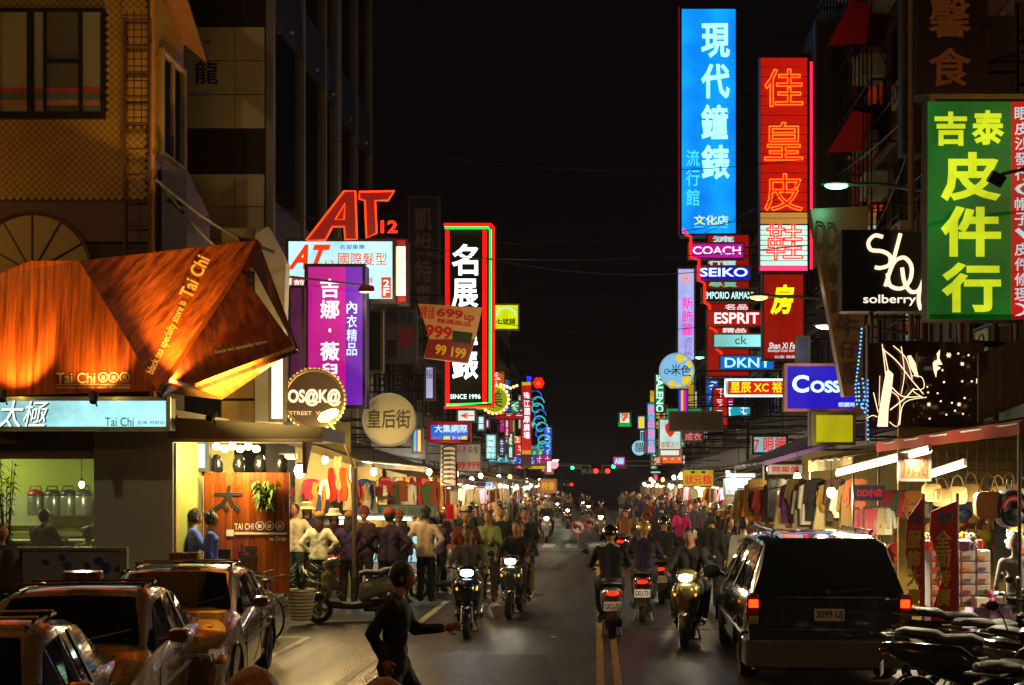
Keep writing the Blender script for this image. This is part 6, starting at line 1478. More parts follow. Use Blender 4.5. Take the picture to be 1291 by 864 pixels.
# big green sign
sign('leather_shop_sign', 'huge green light box with yellow characters and a red side strip on the right edge', (1167, 127, 1336, 405), 15.0, None, [], depth=.4, side=1, frame='#8a8438', fw=.05, facad=7.6)
t = [o for o in col.objects if o.name == 'leather_shop_sign'][0]
for (x0, x1, h, st) in ((1169, 1274, '#036a20', .62), (1274, 1334, '#c00c10', .75)):
    a, b = P(x0, 403, 14.8), P(x1, 129, 14.8); m = MB(); m.box(a.x, b.x, 14.775, 14.79, a.z, b.z); m.build('face', E(h, st, True, .0, .4, 2, None, .55), t)
YG = E('#d0e020', 1.0, False, 0, 1, 0, None, .35)
for ch, b in (('吉', (1178, 141, 1219, 184)), ('泰', (1225, 139, 1266, 183)), ('皮', (1186, 192, 1262, 254)), ('件', (1186, 260, 1262, 324)), ('行', (1187, 331, 1262, 394))): text_px(t, ch, b, 14.77, 14.765, YG, .055)
text_px(t, '眼皮沙發行（帽子、皮件修理）', (1279, 134, 1298, 400), 14.77, 14.765, E('#c0d8d8', .9, False, 0, 1, 0, None, .3), .02, vertical=True, fill=.86)
text_px(t, '專營真皮批發', (1306, 134, 1328, 400), 14.77, 14.765, E('#c0d8d8', .9), .02, vertical=True, fill=.8)
t = thing('floodlight', 'small dark floodlight on an arm in front of the big green sign', 'floodlight', P(1256, 226, 13.6)); m = MB(); m.obox((0, 0, 0), (.16, .14, .13), (.3, .5, 0)); m.tube((.05, 0, .05), (.35, 0, .12), .02); m.obox((.36, 0, .13), (.12, .1, .12), (0, .4, 0)); m.tube((.36, 0, .13), (3.2, .3, .35), .02); child(t, 'lamp_housing', m, BLACK, 0, .01)
# moonlit tree panel
t = thing('mural', 'dark brown mural panel with glowing birds, stars and a bare tree cut out of it', 'mural panel', P(1165, 540, 17.5))
a, b = P(1096, 541, 17.5), P(1238, 433, 17.5)
m = MB(); m.grid(lambda u, v: Vector((a.x+(b.x-a.x)*u, 17.5-.12*math.sin(u*PI*2.2), a.z+(b.z-a.z)*v+.03*math.sin(u*3))), 16, 2); m.grid(lambda u, v: Vector((a.x+(b.x-a.x)*u, 17.56-.12*math.sin(u*PI*2.2), a.z+(b.z-a.z)*v+.03*math.sin(u*3))), 16, 2); m.build('panel', M('#34180c', .22, .5, .3, 2, 0, .6), t, 60)
MY = 17.35; CUTM = E('#ffe0b0', 1.5)
m = MB(); m.prism([(P(x, y, MY).x, P(x, y, MY).z) for x, y in ((1106, 538), (1108, 520), (1113, 490), (1117, 468), (1121, 467), (1126, 472), (1124, 492), (1120, 515), (1119, 538))], MY-.01, MY); m.build('tree_trunk_cutout', CUTM, t)
for pts, r_ in (([(1120, 470), (1114, 440)], .012), ([(1117, 478), (1112, 434)], .010), ([(1112, 440), (1130, 455), (1148, 478), (1164, 497)], .012), ([(1126, 436), (1142, 452), (1150, 478)], .010), ([(1122, 517), (1140, 503), (1152, 490)], .014), ([(1123, 487), (1138, 500), (1162, 500)], .012), ([(1134, 536), (1140, 508), (1168, 501)], .010), ([(1121, 532), (1132, 537), (1134, 505), (1124, 494)], .009), ([(1107, 520), (1101, 495)], .010), ([(1108, 512), (1109, 474)], .007), ([(1136, 437), (1140, 470), (1136, 497)], .009), ([(1148, 474), (1162, 476), (1164, 490), (1150, 492), (1164, 502)], .009), ([(1092, 528), (1100, 524), (1106, 526)], .010)): stroke(t, pts, MY, MY-.01, r_*.62, CUTM, 'branch_cutout')
def bird(pts): m = MB(); m.prism([(P(x, y, MY).x, P(x, y, MY).z) for x, y in pts], MY-.01, MY+.005); m.build('bird_cutout', CUTM, t)
bird([(1144, 449), (1148, 448), (1154, 458), (1158, 476), (1154, 474), (1148, 464)]); bird([(1176, 458), (1179, 454), (1181, 461), (1186, 464), (1181, 468), (1180, 476), (1177, 467)]); bird([(1185, 441), (1184, 452), (1188, 460), (1178, 460), (1182, 452), (1181, 446)][::-1])
for (x, y, r_) in ((1196, 448, 4), (1213, 459, 3), (1171, 510, 3), (1209, 510, 3), (1208, 446, 1.3), (1221, 448, 1.3), (1188, 467, 1.3), (1190, 482, 1.4), (1213, 481, 1.3), (1225, 481, 1.3), (1169, 488, 1), (1170, 495, 1.2), (1182, 496, 1.2), (1186, 506, 1.2), (1200, 508, 1.2), (1216, 502, 1.3), (1204, 518, 1.2), (1214, 522, 1.2), (1193, 523, 1.2), (1172, 528, 1.2)):
    m = MB(); k = 12 if r_ > 2 else 8; m.prism([(P(x+math.cos(2*PI*i/k)*(r_ if i % 2 == 0 or r_ < 2 else r_*.45), y+math.sin(2*PI*i/k)*(r_ if i % 2 == 0 or r_ < 2 else r_*.45), MY).x, P(0, y+math.sin(2*PI*i/k)*(r_ if i % 2 == 0 or r_ < 2 else r_*.45), MY).z) for i in range(k)], MY-.01, MY); m.build('star_cutout', CUTM, t)
bird([(1235, 474), (1231, 478), (1231, 483), (1236, 486), (1234, 480)])
for px in (1110, 1225): m = MB(); p = P(px, 430, 17.6); m.tube((p.x, 17.65, p.z-1.2), (p.x, 17.65, p.z+.3), .03); m.tube((p.x, 17.65, p.z), (7, 18.6, p.z), .025); m.build('support', DARKMETAL, t)
t = thing('wood_board', 'slanted dark brown plank board right of the mural panel', 'board', P(1265, 520, 16.5))
for k in range(6):
    x0, x1 = 1232+k*11, 1242+k*11; m = MB(); m.prism([(P(x0, y, 16.5).x, P(x0, y, 16.5).z) if i in (0, 3) else (P(x1, y, 16.5).x, P(x1, y, 16.5).z) for i, y in enumerate((533-(x0-1230)*.4, 533-(x1-1230)*.4, 447-(x1-1230)*.35, 447-(x0-1230)*.35))], 16.45, 16.5); m.build('plank', M('#4a2f1c', .5, 0, .3, 4, .1), t)
# dotted blue rope light
t = thing('rope_light', 'dotted blue rope light looping down a pole left of the mural', 'rope light', P(1092, 562, 18.6))
rp = [(1086, 415), (1084, 440), (1081, 465), (1078, 490), (1080, 510), (1086, 514), (1090, 500), (1087, 478), (1082, 484), (1083, 505), (1090, 520), (1094, 500), (1094, 480)]+[(1094, y) for y in range(500, 566, 12)]
m = MB(); q = [P(x, y, 18.6) for x, y in rp]; m.path(q, .008, 4); m.build('cord', BLACK, t)
me = MB().ball((0, 0, 0), .016, 5).mesh('rope_bulb', E('#50a8ff', 2.2))
L = 0
for i in range(len(q)-1):
    n = max(1, int((q[i+1]-q[i]).length/.055))
    for k in range(n): o = bpy.data.objects.new('rope_bulb', me); col.objects.link(o); o.parent = t; o.location = q[i].lerp(q[i+1], k/n)-Vector((0, .02, 0))-t.location
m = MB(); p = P(1094, 562, 18.65); m.tube((p.x, 18.65, 2.9), (p.x, 18.65, P(0, 410, 18.65).z), .03); m.build('pole', STEEL, t)
# dark vertical restaurant sign top right
t = sign('restaurant_sign', 'tall unlit dark red sign with dim brown characters at the upper right', (1152, -60, 1238, 124), 19.9, ('#1c0604', .25), [('馨食', (1165, 0, 1218, 122), '#6a3412', .35, dict(vertical=True, bold=.03, fill=.8))], depth=.5, side=1, frame='#4a3020', sample=False)  # no lamp inside: dim glow put into the face and lettering colours
m = MB(); p = P(1149, 0, 19.8); m.tube((p.x, 19.8, 3.2), (p.x, 19.8, 13), .05); m.build('pole', M('#8a7050', .5, .3), t)
# far signs right
sign('convenience_store_sign', 'small green and white square light box with an orange numeral 7, far down the street', (779, 519, 796, 538), 72, ('#e8f4e8', 1.0), [('7', (783, 522, 793, 532), '#f04018', 1.2, dict(bold=.08)), ('ELEVEN', (783, 525.5, 793, 528), '#108040', .8, dict(bold=.05))], depth=.5, side=0, frame='#08a038', fw=.12, sample=False)
t = [o for o in col.objects if o.name == 'convenience_store_sign'][0]; a, b = P(780, 538, 71.6), P(795.5, 533, 71.6); m = MB(); m.box(a.x, b.x, 71.6, 71.7, a.z, b.z); m.build('green_base', E('#08a038', 1.0), t); m = MB(); p = P(796, 530, 72); m.tube(p, (7, 72, p.z), .06); m.build('bracket', DARKMETAL, t)
fr_ = [('green sign with white lettering turned on its side', (825, 472, 838, 521), 54, '#128a5c', .8, 'BALENO', '#c8ffe8', 1), ('cyan and yellow upright light box with pink rows', (815, 508, 827, 573), 57, '#20b0d8', .9, '飾品精品', '#f080c0', 1),
      ('blue box with a yellow square', (803, 524, 814, 542), 62, '#1878d8', .9, '■', '#f0c820', 1), ('magenta upright strip', (812, 541, 816, 572), 64, '#c01878', .9, '', '#ffffff', 1), ('pink violet box with a cyan letter', (773, 576, 788, 587), 84, '#d028b8', 1.1, 'A88', '#60f0f0', 0),
      ('small cyan box', (808, 545, 812, 562), 80, '#40a0f0', .9, '', '#fff', 1), ('magenta bar low over the street', (824, 598, 829, 606), 74, '#f02080', 1.2, '', '#fff', 1), ('white cyan bar low over the street', (820, 594, 833, 597), 73, '#a0f0f0', 1.2, '', '#fff', 0),
      ('dim red board with two characters beside the heart sign', (861, 544, 886, 558), 43, '#7a1a1c', .5, '成衣', '#c07070', 0), ('pale blue light box with red marks under the purple awning', (947, 549, 992, 573), 31, '#88c8d0', .8, '7 眼鏡', '#d03030', 0)]
for lb, bx_, d, h, st, s, th, ver in fr_:
    tx = [] if not s else [(s, (bx_[0]+2, bx_[1]+2, bx_[2]-2, bx_[3]-2), th, 1.1, dict(vertical=bool(ver) and len(s) > 1 and ord(s[0]) > 255, bold=.03, **({'rot': -PI/2} if s == 'BALENO' else {})))]
    if s == 'BALENO': tx = [(s, (807, 492, 856, 501), th, 1.1, dict(bold=.04, rot=-PI/2))]
    sign('shop_sign', lb+', right side of the street', bx_, d, (h, st), tx, depth=.3, side=1, sample=False, group='far signs on the right side of the street')
t = sign('heart_sign', 'white light box with a red heart and a red framed panel below it', (830, 528, 859, 577), 45, ('#c0e0d8', .95), [('♥', (838, 534, 852, 552), '#d01818', 1.0, dict(bold=.04)), ('嘟嘟流行', (833, 557, 856, 565), '#c06060', .8)], depth=.3, side=1, frame='#a8b8a8')
a, b = P(831, 576, 44.8), P(858, 566, 44.8); m = MB(); m.box(a.x, b.x, 44.82, 44.835, a.z, b.z); m.build('red_panel', E('#b01818', .9), t); a, b = P(833, 574, 44.8), P(856, 568, 44.8); m = MB(); m.box(a.x, b.x, 44.805, 44.82, a.z, b.z); m.build('white_panel', E('#d8f0e8', .9), t)
t = sign('rainbow_sign', 'narrow slanted rainbow striped light box under the round pale blue sign', (855, 491, 867, 520), 46, None, depth=.3, side=1, cat='light box')
for i, h in enumerate(('#2040f0', '#f0c010', '#f02080', '#8020e0')): a, b = P(856+i*2.6, 519, 45.8), P(858.6+i*2.6, 492, 45.8); m = MB(); m.box(a.x, b.x, 45.82, 45.845, a.z, b.z); m.build('face', E(h, 1), t)
round_sign('round_sign', 'small round blue white sign far down the right side', (806, 565), 9, 66, '#a8d0e0', .7, '#60c8d8', 1.2, side=1, texts=[('貓', (800, 558, 812, 570), '#3a5868', .3)])
sign('hanging_board', 'wide unlit brown wooden board hung over the stalls with carved rings', (843, 519, 911, 544), 36, ('#3a2410', 0), [('○~~○', (855, 526, 900, 537), '#1c1008', 0)], depth=.15, side=1, cat='board', fw=.03)
sign('stall_banner', 'yellow stall sign with three red characters', (860, 592, 900, 614), 30.5, ('#c8a010', .75), [('狀元糕', (863, 599, 897, 611), '#d01810', .9, dict(bold=.04)), ('▪ ▪', (871, 594, 889, 597), '#3a3010', 0)], depth=.06, fw=.02)
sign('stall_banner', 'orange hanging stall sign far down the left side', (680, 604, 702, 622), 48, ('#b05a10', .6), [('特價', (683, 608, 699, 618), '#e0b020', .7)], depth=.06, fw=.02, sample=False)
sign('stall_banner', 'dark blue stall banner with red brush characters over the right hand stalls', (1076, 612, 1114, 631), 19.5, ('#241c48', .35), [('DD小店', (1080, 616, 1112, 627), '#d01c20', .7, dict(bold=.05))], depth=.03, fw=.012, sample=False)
sign('menu_light_box', 'pale lit menu light box of a food stall with faint red rows', (912, 604, 954, 626), 29.5, ('#b8d8d8', .95), [('炸物 魯味', (916, 607, 950, 614), '#50807a', .5), ('雞排 甜不辣', (916, 616, 950, 623), '#c06058', .5)], depth=.12, cat='light box')
# green-lit and yellow street lamp heads on the right
street_lamp('street lamp with a green glowing lens on the right side', (6.9, 22.0, 0), 7.25, (-2.55, 0), 22, (.3, 1, .5), '#58ffa0', 14)
street_lamp('street lamp with a yellow green lens in front of the red character board', (7.0, 29.0, 0), 6.35, (-3.1, 0), 30, (.9, 1, .5), '#d8ff50', 6)
street_lamp('farther street lamp with a green lens beside the slim white violet sign', (6.9, 58.0, 0), 7.9, (-2.0, 0), 60, (.5, 1, .6), '#58ffa0', 12)
street_lamp('street lamp with a white lens behind the tapered brown board', (6.9, 25.5, 0), 5.25, (-2.1, 0), 15, (1, 1, .8), '#fff8d0', 6)
street_lamp('far street lamp leaning over the left side of the street', (-6.6, 78.0, 0), 3.6, (3.9, 0), 60, (.7, 1, .5), '#a8ff50', 8)
street_lamp('far white green street lamp on the left over the stalls', (-6.6, 52.0, 0), 3.2, (.9, 0), 90, (.9, 1, .8), '#d8ffc8', 8)
# traffic lights far down
def traffic_light(label, c, d, hexc, side):
    p = P(c[0], c[1], d); g = thing('traffic_light', label, 'traffic light', (p.x, d, p.z)); m = MB(); m.box(-.62, .62, -.1, .1, -.2, .2); child(g, 'housing', m, BLACK, 0, .03)
    k = {'#ff1408': .4, '#ffb010': 0, '#20ff90': -.4}[hexc]
    for x, h in ((-.4, '#20ff90'), (0, '#ffb010'), (.4, '#ff1408')):
        m = MB(); m.lathe([(.15, -.10), (.15, -.13), (.001, -.13)], (x, 0, 0), 14, 'y'); child(g, 'lens', m, E(h, 12) if h == hexc else M('#1c1c1a', .2))
        m = MB(); m.path([(x+.17*math.cos(a), -.2, .17*math.sin(a)) for a in [PI*i/8 for i in range(9)]], .02, 4); child(g, 'hood', m, BLACK)
    m = MB(); m.tube((0, 0, .2), (0, 0, .4), .04); m.tube((0, 0, .4), (side*6.8-p.x, 0, .4), .05); m.tube((side*6.8-p.x, 0, .6), (side*6.8-p.x, 0, -p.z), .08); child(g, 'mast', m, STEEL); return g
traffic_light('traffic light showing red over the middle of the road, left of the two', (744, 594), 88, '#ff1408', -1); traffic_light('traffic light showing red over the middle of the road, right of the two', (759, 594), 90, '#ff1408', 1)
traffic_light('traffic light showing green far down the left side', (727, 590), 120, '#20ff90', -1); traffic_light('traffic light showing red, lowest, far down the left side', (716, 611), 140, '#ff1408', -1); traffic_light('traffic light showing green by the pink violet sign', (780, 588), 96, '#20ff90', 1)
numw_ = ['first', 'second', 'third', 'fourth', 'fifth', 'sixth', 'seventh', 'eighth', 'ninth', 'tenth', 'eleventh', 'twelfth', 'thirteenth', 'fourteenth']
# ================================================================ buildings down both sides
XR_ = 7.2
bl = [(-1, 38.2, 52, 9.2, '#3a332c'), (-1, 52.2, 66, 10.5, '#2e2a28'), (-1, 66.2, 84, 8.5, '#38302c'), (-1, 84.2, 104, 17, '#5a5148'), (-1, 104.2, 130, 12, '#33302c'), (-1, 130.2, 170, 14, '#2c2a2a'),
      (1, 18.3, 27.6, 16, '#5c3c28'), (1, 27.8, 37.6, 18, '#4a2a24'), (1, 37.8, 49, 17, '#2c2826'), (1, 49.2, 63, 13, '#262628'), (1, 63.2, 80, 15, '#2a2624'), (1, 80.2, 104, 11, '#242222'), (1, 104.2, 135, 13, '#222222'), (1, 135.2, 175, 10, '#222222')]
nm = {1: 'right', -1: 'left'}
ords = ['nearest', 'second', 'third', 'fourth', 'fifth', 'sixth', 'seventh', 'eighth']
cnt = {1: 0, -1: 0}
for k, (sg, d0, d1, zt, wh) in enumerate(bl):
    o = ords[cnt[sg]]; cnt[sg] += 1
    b = shop_building('dark shop building with barred windows, %s in the row down the %s side' % (o, nm[sg]), sg, d0, d1, zt, wh, 40+k, X=XR_ if sg > 0 else 7.1, wn=None if d0 < 70 else 3, grilles=d0 < 60)
    b['group'] = 'shop buildings down the %s side of the street' % nm[sg]
# red window awnings, upper right
for k, (pts, d, lb) in enumerate((((1043, 193, 1075, 140, 1110, 130, 1112, 195), 30.0, 'lower'), ((1044, 57, 1072, 0, 1112, -8, 1112, 55), 29.0, 'upper'))):
    t = thing('window_awning', 'red sloping window awning, %s one of two high on the right buildings' % lb, 'awning', P(pts[6], pts[7], d), 0, 'red window awnings')
    q = [P(pts[0], pts[1], d), P(pts[2], pts[3], d), P(pts[4], pts[5], d+3.0), P(pts[6], pts[7], d+3)]
    m = MB(); v = q+[p+Vector((0, 0, -.06)) for p in q]; m.add(v, [(0, 1, 2, 3), (4, 7, 6, 5), (0, 4, 5, 1), (1, 5, 6, 2), (2, 6, 7, 3), (3, 7, 4, 0)]); m.build('canvas', M('#b01410', .5, 0, .15, 2, .1), t)
    m = MB(); a = P(pts[0], pts[1], d-.3); b = P(pts[2], pts[3], d-.3); m.add([a, b, b+Vector((.5, .2, 0)), a+Vector((.9, .2, .1))], [(0, 1, 2, 3)]); m.build('side_flap', M('#c01814', .5), t)
    m = MB(); m.tube(q[0], q[3], .02); m.tube(q[0], q[0]+Vector((1.5, 1.5, .9)), .016); m.tube(q[1], q[2], .02); m.build('awning_frame', DARKMETAL, t)
# iron balcony cages stacked on the right front wall
t = thing('balcony_cage', 'rusty iron balcony cages stacked up the front of the right hand building', 'balcony cage', (6.6, 31, 7))
for z in (7.2, 8.6, 10.0, 11.4, 12.8, 14.2, 15.6):
    m = MB(); m.tube((6.2, 28.6, z), (6.2, 35.5, z), .03, .03, 5); m.tube((6.2, 28.6, z), (7.2, 28.6, z), .03, .03, 5); m.tube((6.2, 35.5, z), (7.2, 35.5, z), .03, .03, 5); m.build('cage_rail', DARKMETAL, t)
for y in np.arange(28.6, 35.6, .46): m = MB(); m.tube((6.2, y, 7.2), (6.2, y, 15.6), .018, .018, 4); m.build('cage_bar', DARKMETAL, t)
for i, (y, z) in enumerate(((29.4, 9.0), (31, 10.4), (33, 8.9), (30.2, 12.0), (34, 11.8), (29.2, 13.4), (32.2, 14.8))): 
    g = MB(); g.box(6.25, 6.9, y, y+.8, z, z+.55); o = g.build('air_conditioner', M('#8a857a', .6, .1, .2, 6, .1), None, 0, .02); tag(o, 'grey air conditioner behind the iron balcony bars, %s from the bottom' % {8.9: 'lowest', 9.0: 'second', 10.4: 'third', 11.8: 'fourth', 12.0: 'fifth', 13.4: 'sixth', 14.8: 'topmost'}[z], 'air conditioner', 'air conditioners in the balcony cages')
# wires over the street
def wire(label, a, b, sag, r=.012):
    m = MB(); a, b = Vector(a), Vector(b); m.path([a.lerp(b, i/14)-Vector((0, 0, sag*math.sin(PI*i/14))) for i in range(15)], r, 4); return tag(m.build('overhead_wire', BLACK, None, 60), label, 'wire', 'overhead wires')
wire('thin overhead wire from the left building to the clock sign', (-6.9, 26, 8.0), (7.1, 46, 10.5), 1.0); wire('thin overhead wire sagging low over the far street', (-6.9, 52, 7.8), (7.1, 60, 8.0), 1.4, .02)
wire('second thin wire over the far street', (-6.9, 60, 7.6), (7.1, 66, 7.2), 1.5, .02); wire('thin wire along the right hand fronts', (6.0, 14, 9.4), (6.2, 40, 11.4), .8); wire('thin wire crossing before the tall blue sign', (3.4, 40, 10.2), (7.1, 34, 11.5), .2)
wire('black wire across the dark upper right fronts', (5.0, 18, 12.2), (9.0, 21, 11.0), .3)
wire('green cable sagging from the tiled corner building over the canopy', P(195, 225, 19.6), P(345, 318, 22.5), .15, .03)
wire('black cable under the green one over the timber canopy', P(200, 228, 19.7), P(330, 345, 22.5), .25, .03)

for k in range(14):
    y = 27+k*5.5; zz = 7.4+(k*37 % 50)/10; wire('thin sagging wire strung across the street, %s along' % numw_[k], (-6.9, y, zz), (7.1, y+(k*7 % 9)-4, zz+(k % 3)*.8-.4), .5+.12*(k % 5), .010+.0004*k)
for k in range(8): wire('cable drooping along the right hand fronts, %s of several' % numw_[k], (6.4, 18.5+k*2.2, 6.2+k*1.1), (6.6, 27+k*2.6, 7.4+(k*5 % 7)), .5+.1*k, .014)
# ================================================================ stall canopies, goods
def canopy(label, x0, x1, y0, y1, zf, zb, mat, cat='stall canopy', valance=None, poles=True, sag=.12, name='stall_canopy', skew=0, vmat=None):
    """cloth roof; zf height at x0, zb height at x1"""
    t = thing(name, label, cat, ((x0+x1)/2, (y0+y1)/2, 0))
    fn = lambda u, v: Vector((x0+(x1-x0)*u, y0+(y1-y0)*v, zf+(zb-zf)*u-sag*math.sin(PI*v)*math.sin(PI*u)+.03*noise.noise(Vector((u*5, v*5, x0)))))
    m = MB(); m.grid(fn, 8, 8); m.grid(lambda u, v: fn(u, v)+Vector((0, 0, .02)), 8, 8); m.build('cloth', mat, t, 60)
    if valance:
        m = MB(); m.grid(lambda u, v: Vector((x0+(x1-x0)*u, y0-.01+.02*math.sin(u*30), zf+(zb-zf)*u-valance*v)), 24, 1); m.grid(lambda u, v: Vector((x0-.01+.02*math.sin(u*30) if x0*x0 < x1*x1 else x0, y0+(y1-y0)*u, zf-valance*v)), 24, 1); m.build('valance', vmat or mat, t, 60)
    m = MB()
    for y in (y0+.03, y1-.03): m.tube((x0, y, zf-.03), (x1, y, zb-.03), .018)
    m.tube((x0, y0+.03, zf-.03), (x0, y1-.03, zf-.03), .018); m.tube((x1, y0+.03, zb-.03), (x1, y1-.03, zb-.03), .018); m.build('canopy_frame', STEEL, t)
    if poles:
        for x, z in ((x0, zf), (x1, zb)):
            for y in (y0+.05, y1-.05): m = MB(); m.tube((x, y, 0), (x, y, z-.03), .022); m.build('pole', STEEL, t)
    return t
def table(label, x0, x1, y0, y1, h, hexc, skirt=True):
    t = thing('stall_table', label, 'table', ((x0+x1)/2, (y0+y1)/2, 0)); wall_box(t, 'table_top', x0, x1, y0, y1, h-.03, h, M(hexc, .7, 0, .2, 4, .1))
    if skirt:
        m = MB(); m.grid(lambda u, v: Vector((x0+(x1-x0)*u, y0+.012*math.sin(u*60), h-.03-(h-.08)*v)), 40, 1); xx = x0 if x0 > 0 else x1
        m.grid(lambda u, v: Vector((xx+.012*math.sin(u*60), y0+(y1-y0)*u, h-.03-(h-.08)*v)), 40, 1); m.build('table_skirt', M(hexc, .8, 0, .25, 3, .1), t, 60)
    for x in (x0+.05, x1-.05):
        for y in (y0+.05, y1-.05): m = MB(); m.tube((x, y, 0), (x, y, h-.03), .015); m.build('leg', STEEL, t)
    return t
def rail(label, a, b, top=None):
    t = thing('clothes_rail', label, 'clothes rail', ((a[0]+b[0])/2, (a[1]+b[1])/2, 0)); m = MB(); m.tube(a, b, .014); m.build('rail', STEEL, t)
    for p in (a, b): m = MB(); m.tube((p[0], p[1], 0), p, .016); m.build('post', STEEL, t)
    return t
BAG = {}
def bag_mesh(kind):
    if kind in BAG: return BAG[kind]
    m = MB()
    if kind == 'handbag':
        m.loft([ring(0, -.05, -.38, .26, .30, 5), ring(0, -.07, -.38, .34, .34, 4), ring(0, .07, -.38, .34, .34, 4), ring(0, .05, -.38, .26, .30, 5)]); m.path([(-.12, 0, -.22), (-.07, 0, -.05), (0, 0, 0), (.07, 0, -.05), (.12, 0, -.22)], .012, 5)
    else:
        m.loft([ring(0, -.09, -.40, .22, .34, 2.4), ring(0, -.12, -.40, .34, .44, 2.6), ring(0, .04, -.40, .36, .48, 3), ring(0, .08, -.40, .30, .42, 3)]); m.ball((0, -.13, -.50), (.13, .05, .10), 10); m.path([(-.04, 0, -.18), (-.03, 0, -.04), (.03, 0, -.04), (.04, 0, -.18)], .012, 5)
    BAG[kind] = m.mesh('bag', [M('#555555', .55, 0, .2, 9, .2)], 60); return BAG[kind]
def bag(kind, hexc, loc, label, group='bags hanging on the right hand stall', sc=1):
    o = bpy.data.objects.new('hanging_bag', bag_mesh(kind)); col.objects.link(o); o.location = loc; o.scale = (sc,)*3; o.rotation_euler = (0, 0, rnd.uniform(-.2, .2)); o.material_slots[0].link = 'OBJECT'; o.material_slots[0].material = M(hexc, .5, 0, .2, 9, .2); return tag(o, label, kind if kind != 'pack' else 'backpack', group)
def hat(kind, hexc, loc, label, group, rz=0, sc=1, tilt=0):
    o = bpy.data.objects.new('cap' if kind == 'cap' else 'hat', hat_mesh(kind)); col.objects.link(o); o.location = loc; o.rotation_euler = (tilt, 0, rz); o.scale = (sc,)*3; o.material_slots[0].link = 'OBJECT'; o.material_slots[0].material = M(hexc, .85, 0, .3, 14, .3); return tag(o, label, 'hat', group)
def goods(kind, hexc, loc, label, group, sz=.2):
    m = MB()
    if kind == 'box': m.box(-sz*.6, sz*.6, -sz*.4, sz*.4, 0, sz*.8); me = m.mesh('goods_box', M(hexc, .5), 0, .01)
    elif kind == 'bowl': m.lathe([(sz*.3, 0), (sz*.55, sz*.2), (sz*.6, sz*.35), (sz*.52, sz*.34), (sz*.2, sz*.1)], (0, 0, 0), 14); me = m.mesh('bowl', M(hexc, .4), 50)
    elif kind == 'toy':
        m.ball((0, 0, sz*.45), (sz*.38, sz*.3, sz*.42), 8); m.ball((0, 0, sz*1.0), sz*.32, 8)
        for s in (-1, 1): m.ball((s*sz*.22, 0, sz*1.28), sz*.12, 6); m.ball((s*sz*.38, -sz*.1, sz*.5), sz*.14, 6); m.ball((s*sz*.2, -sz*.25, sz*.1), sz*.15, 6)
        me = m.mesh('soft_toy', M(hexc, .9, 0, .2, 30, .3), 60)
    else:
        m.loft([ring(0, -sz*.6, sz*.12, sz*.3, sz*.2, 2.2), ring(0, -sz*.2, sz*.2, sz*.42, sz*.34, 2.2), ring(0, sz*.4, sz*.18, sz*.36, sz*.3, 2.4)]); me = m.mesh('slipper', M(hexc, .6), 60)
    o = bpy.data.objects.new({'box': 'goods_box', 'bowl': 'bowl', 'toy': 'soft_toy', 'shoe': 'slipper'}[kind], me); col.objects.link(o); o.location = loc; o.rotation_euler = (0, 0, rnd.uniform(-.4, .4)); return tag(o, label, {'box': 'box', 'bowl': 'bowl', 'toy': 'soft toy', 'shoe': 'slipper'}[kind], group)
COLS = list(CN)
# ---- near right stall: bags, hats, drawers (d 13.5 - 21)
CANV = M('#6a4a24', .8, 0, .2, 2, .2)
canopy('brown canvas canopy with a red edge over the nearest right hand stall', 4.55, 8.6, 13.6, 20.5, 2.95, 3.55, CANV, valance=.16, vmat=M('#b02410', .7), sag=.15)
canopy('cream canvas canopy lit by a fluorescent tube over the second right hand stall', 4.3, 7.2, 21.2, 25.6, 2.75, 3.3, M('#8a7a50', .8, 0, .2, 2, .2), valance=.22)
tube_lamp(P(1056, 597, 17.2), P(1172, 568, 15.2), 'long fluorescent tube hanging under the canopy edge, left of the two', 420, 14, '#ffe6a8', (1, .86, .52), .035)
tube_lamp(P(1165, 602, 16.6), P(1216, 586, 15.4), 'shorter fluorescent tube hanging under the canopy, right of the two', 260, 14, '#ffe6a8', (1, .86, .52), .03)
tube_lamp((6.6, 14.6, 2.85), (7.9, 14.4, 2.9), 'fluorescent tube at the right edge under the brown canopy', 320, 12, '#ffe6a8', (1, .86, .52), .03)
t = thing('stall_backdrop', 'wire grid back wall of the bag stall on the right', 'wire grid wall', (7.0, 19.8, 0))
wall_box(t, 'back_cloth', 4.9, 9.5, 20.6, 20.66, 0, 3.3, M('#a08438', .8, 0, .3, 2, .2))
for x in np.arange(5.0, 9.0, .16): m = MB(); m.tube((x, 20.4, .9), (x, 20.4, 3.0), .008, .008, 4, False); m.build('grid_wire', STEEL, t)
for z in np.arange(.9, 3.01, .16): m = MB(); m.tube((5.0, 20.4, z), (8.95, 20.4, z), .008, .008, 4, False); m.build('grid_wire', STEEL, t)
bagl = ['#b8a060', '#1c1c20', '#7a5a24', '#2a2018', '#c8b070', '#202a48', '#8a6a2c', '#3a3028', '#181818', '#6a4a1c']
for k in range(18):
    px = 1172+k*8.5; row = k % 2; d = 17.2+.9*row; h = bagl[k % 10]
    bag('pack' if k % 4 == 1 else 'handbag', h, P(px+rnd.uniform(-3, 3), 596+row*14+(k % 3)*3, d), '%s hanging on the right stall, number %s from the left' % ({'#b8a060': 'sand coloured bag', '#1c1c20': 'black bag', '#7a5a24': 'tan bag', '#2a2018': 'very dark brown bag', '#c8b070': 'pale straw bag', '#202a48': 'navy bag', '#8a6a2c': 'mustard bag', '#3a3028': 'dull brown bag', '#181818': 'jet black bag', '#6a4a1c': 'leather brown bag'}[h], ['one', 'two', 'three', 'four', 'five', 'six', 'seven', 'eight', 'nine', 'ten', 'eleven', 'twelve', 'thirteen', 'fourteen', 'fifteen', 'sixteen', 'seventeen', 'eighteen'][k]), sc=.72)
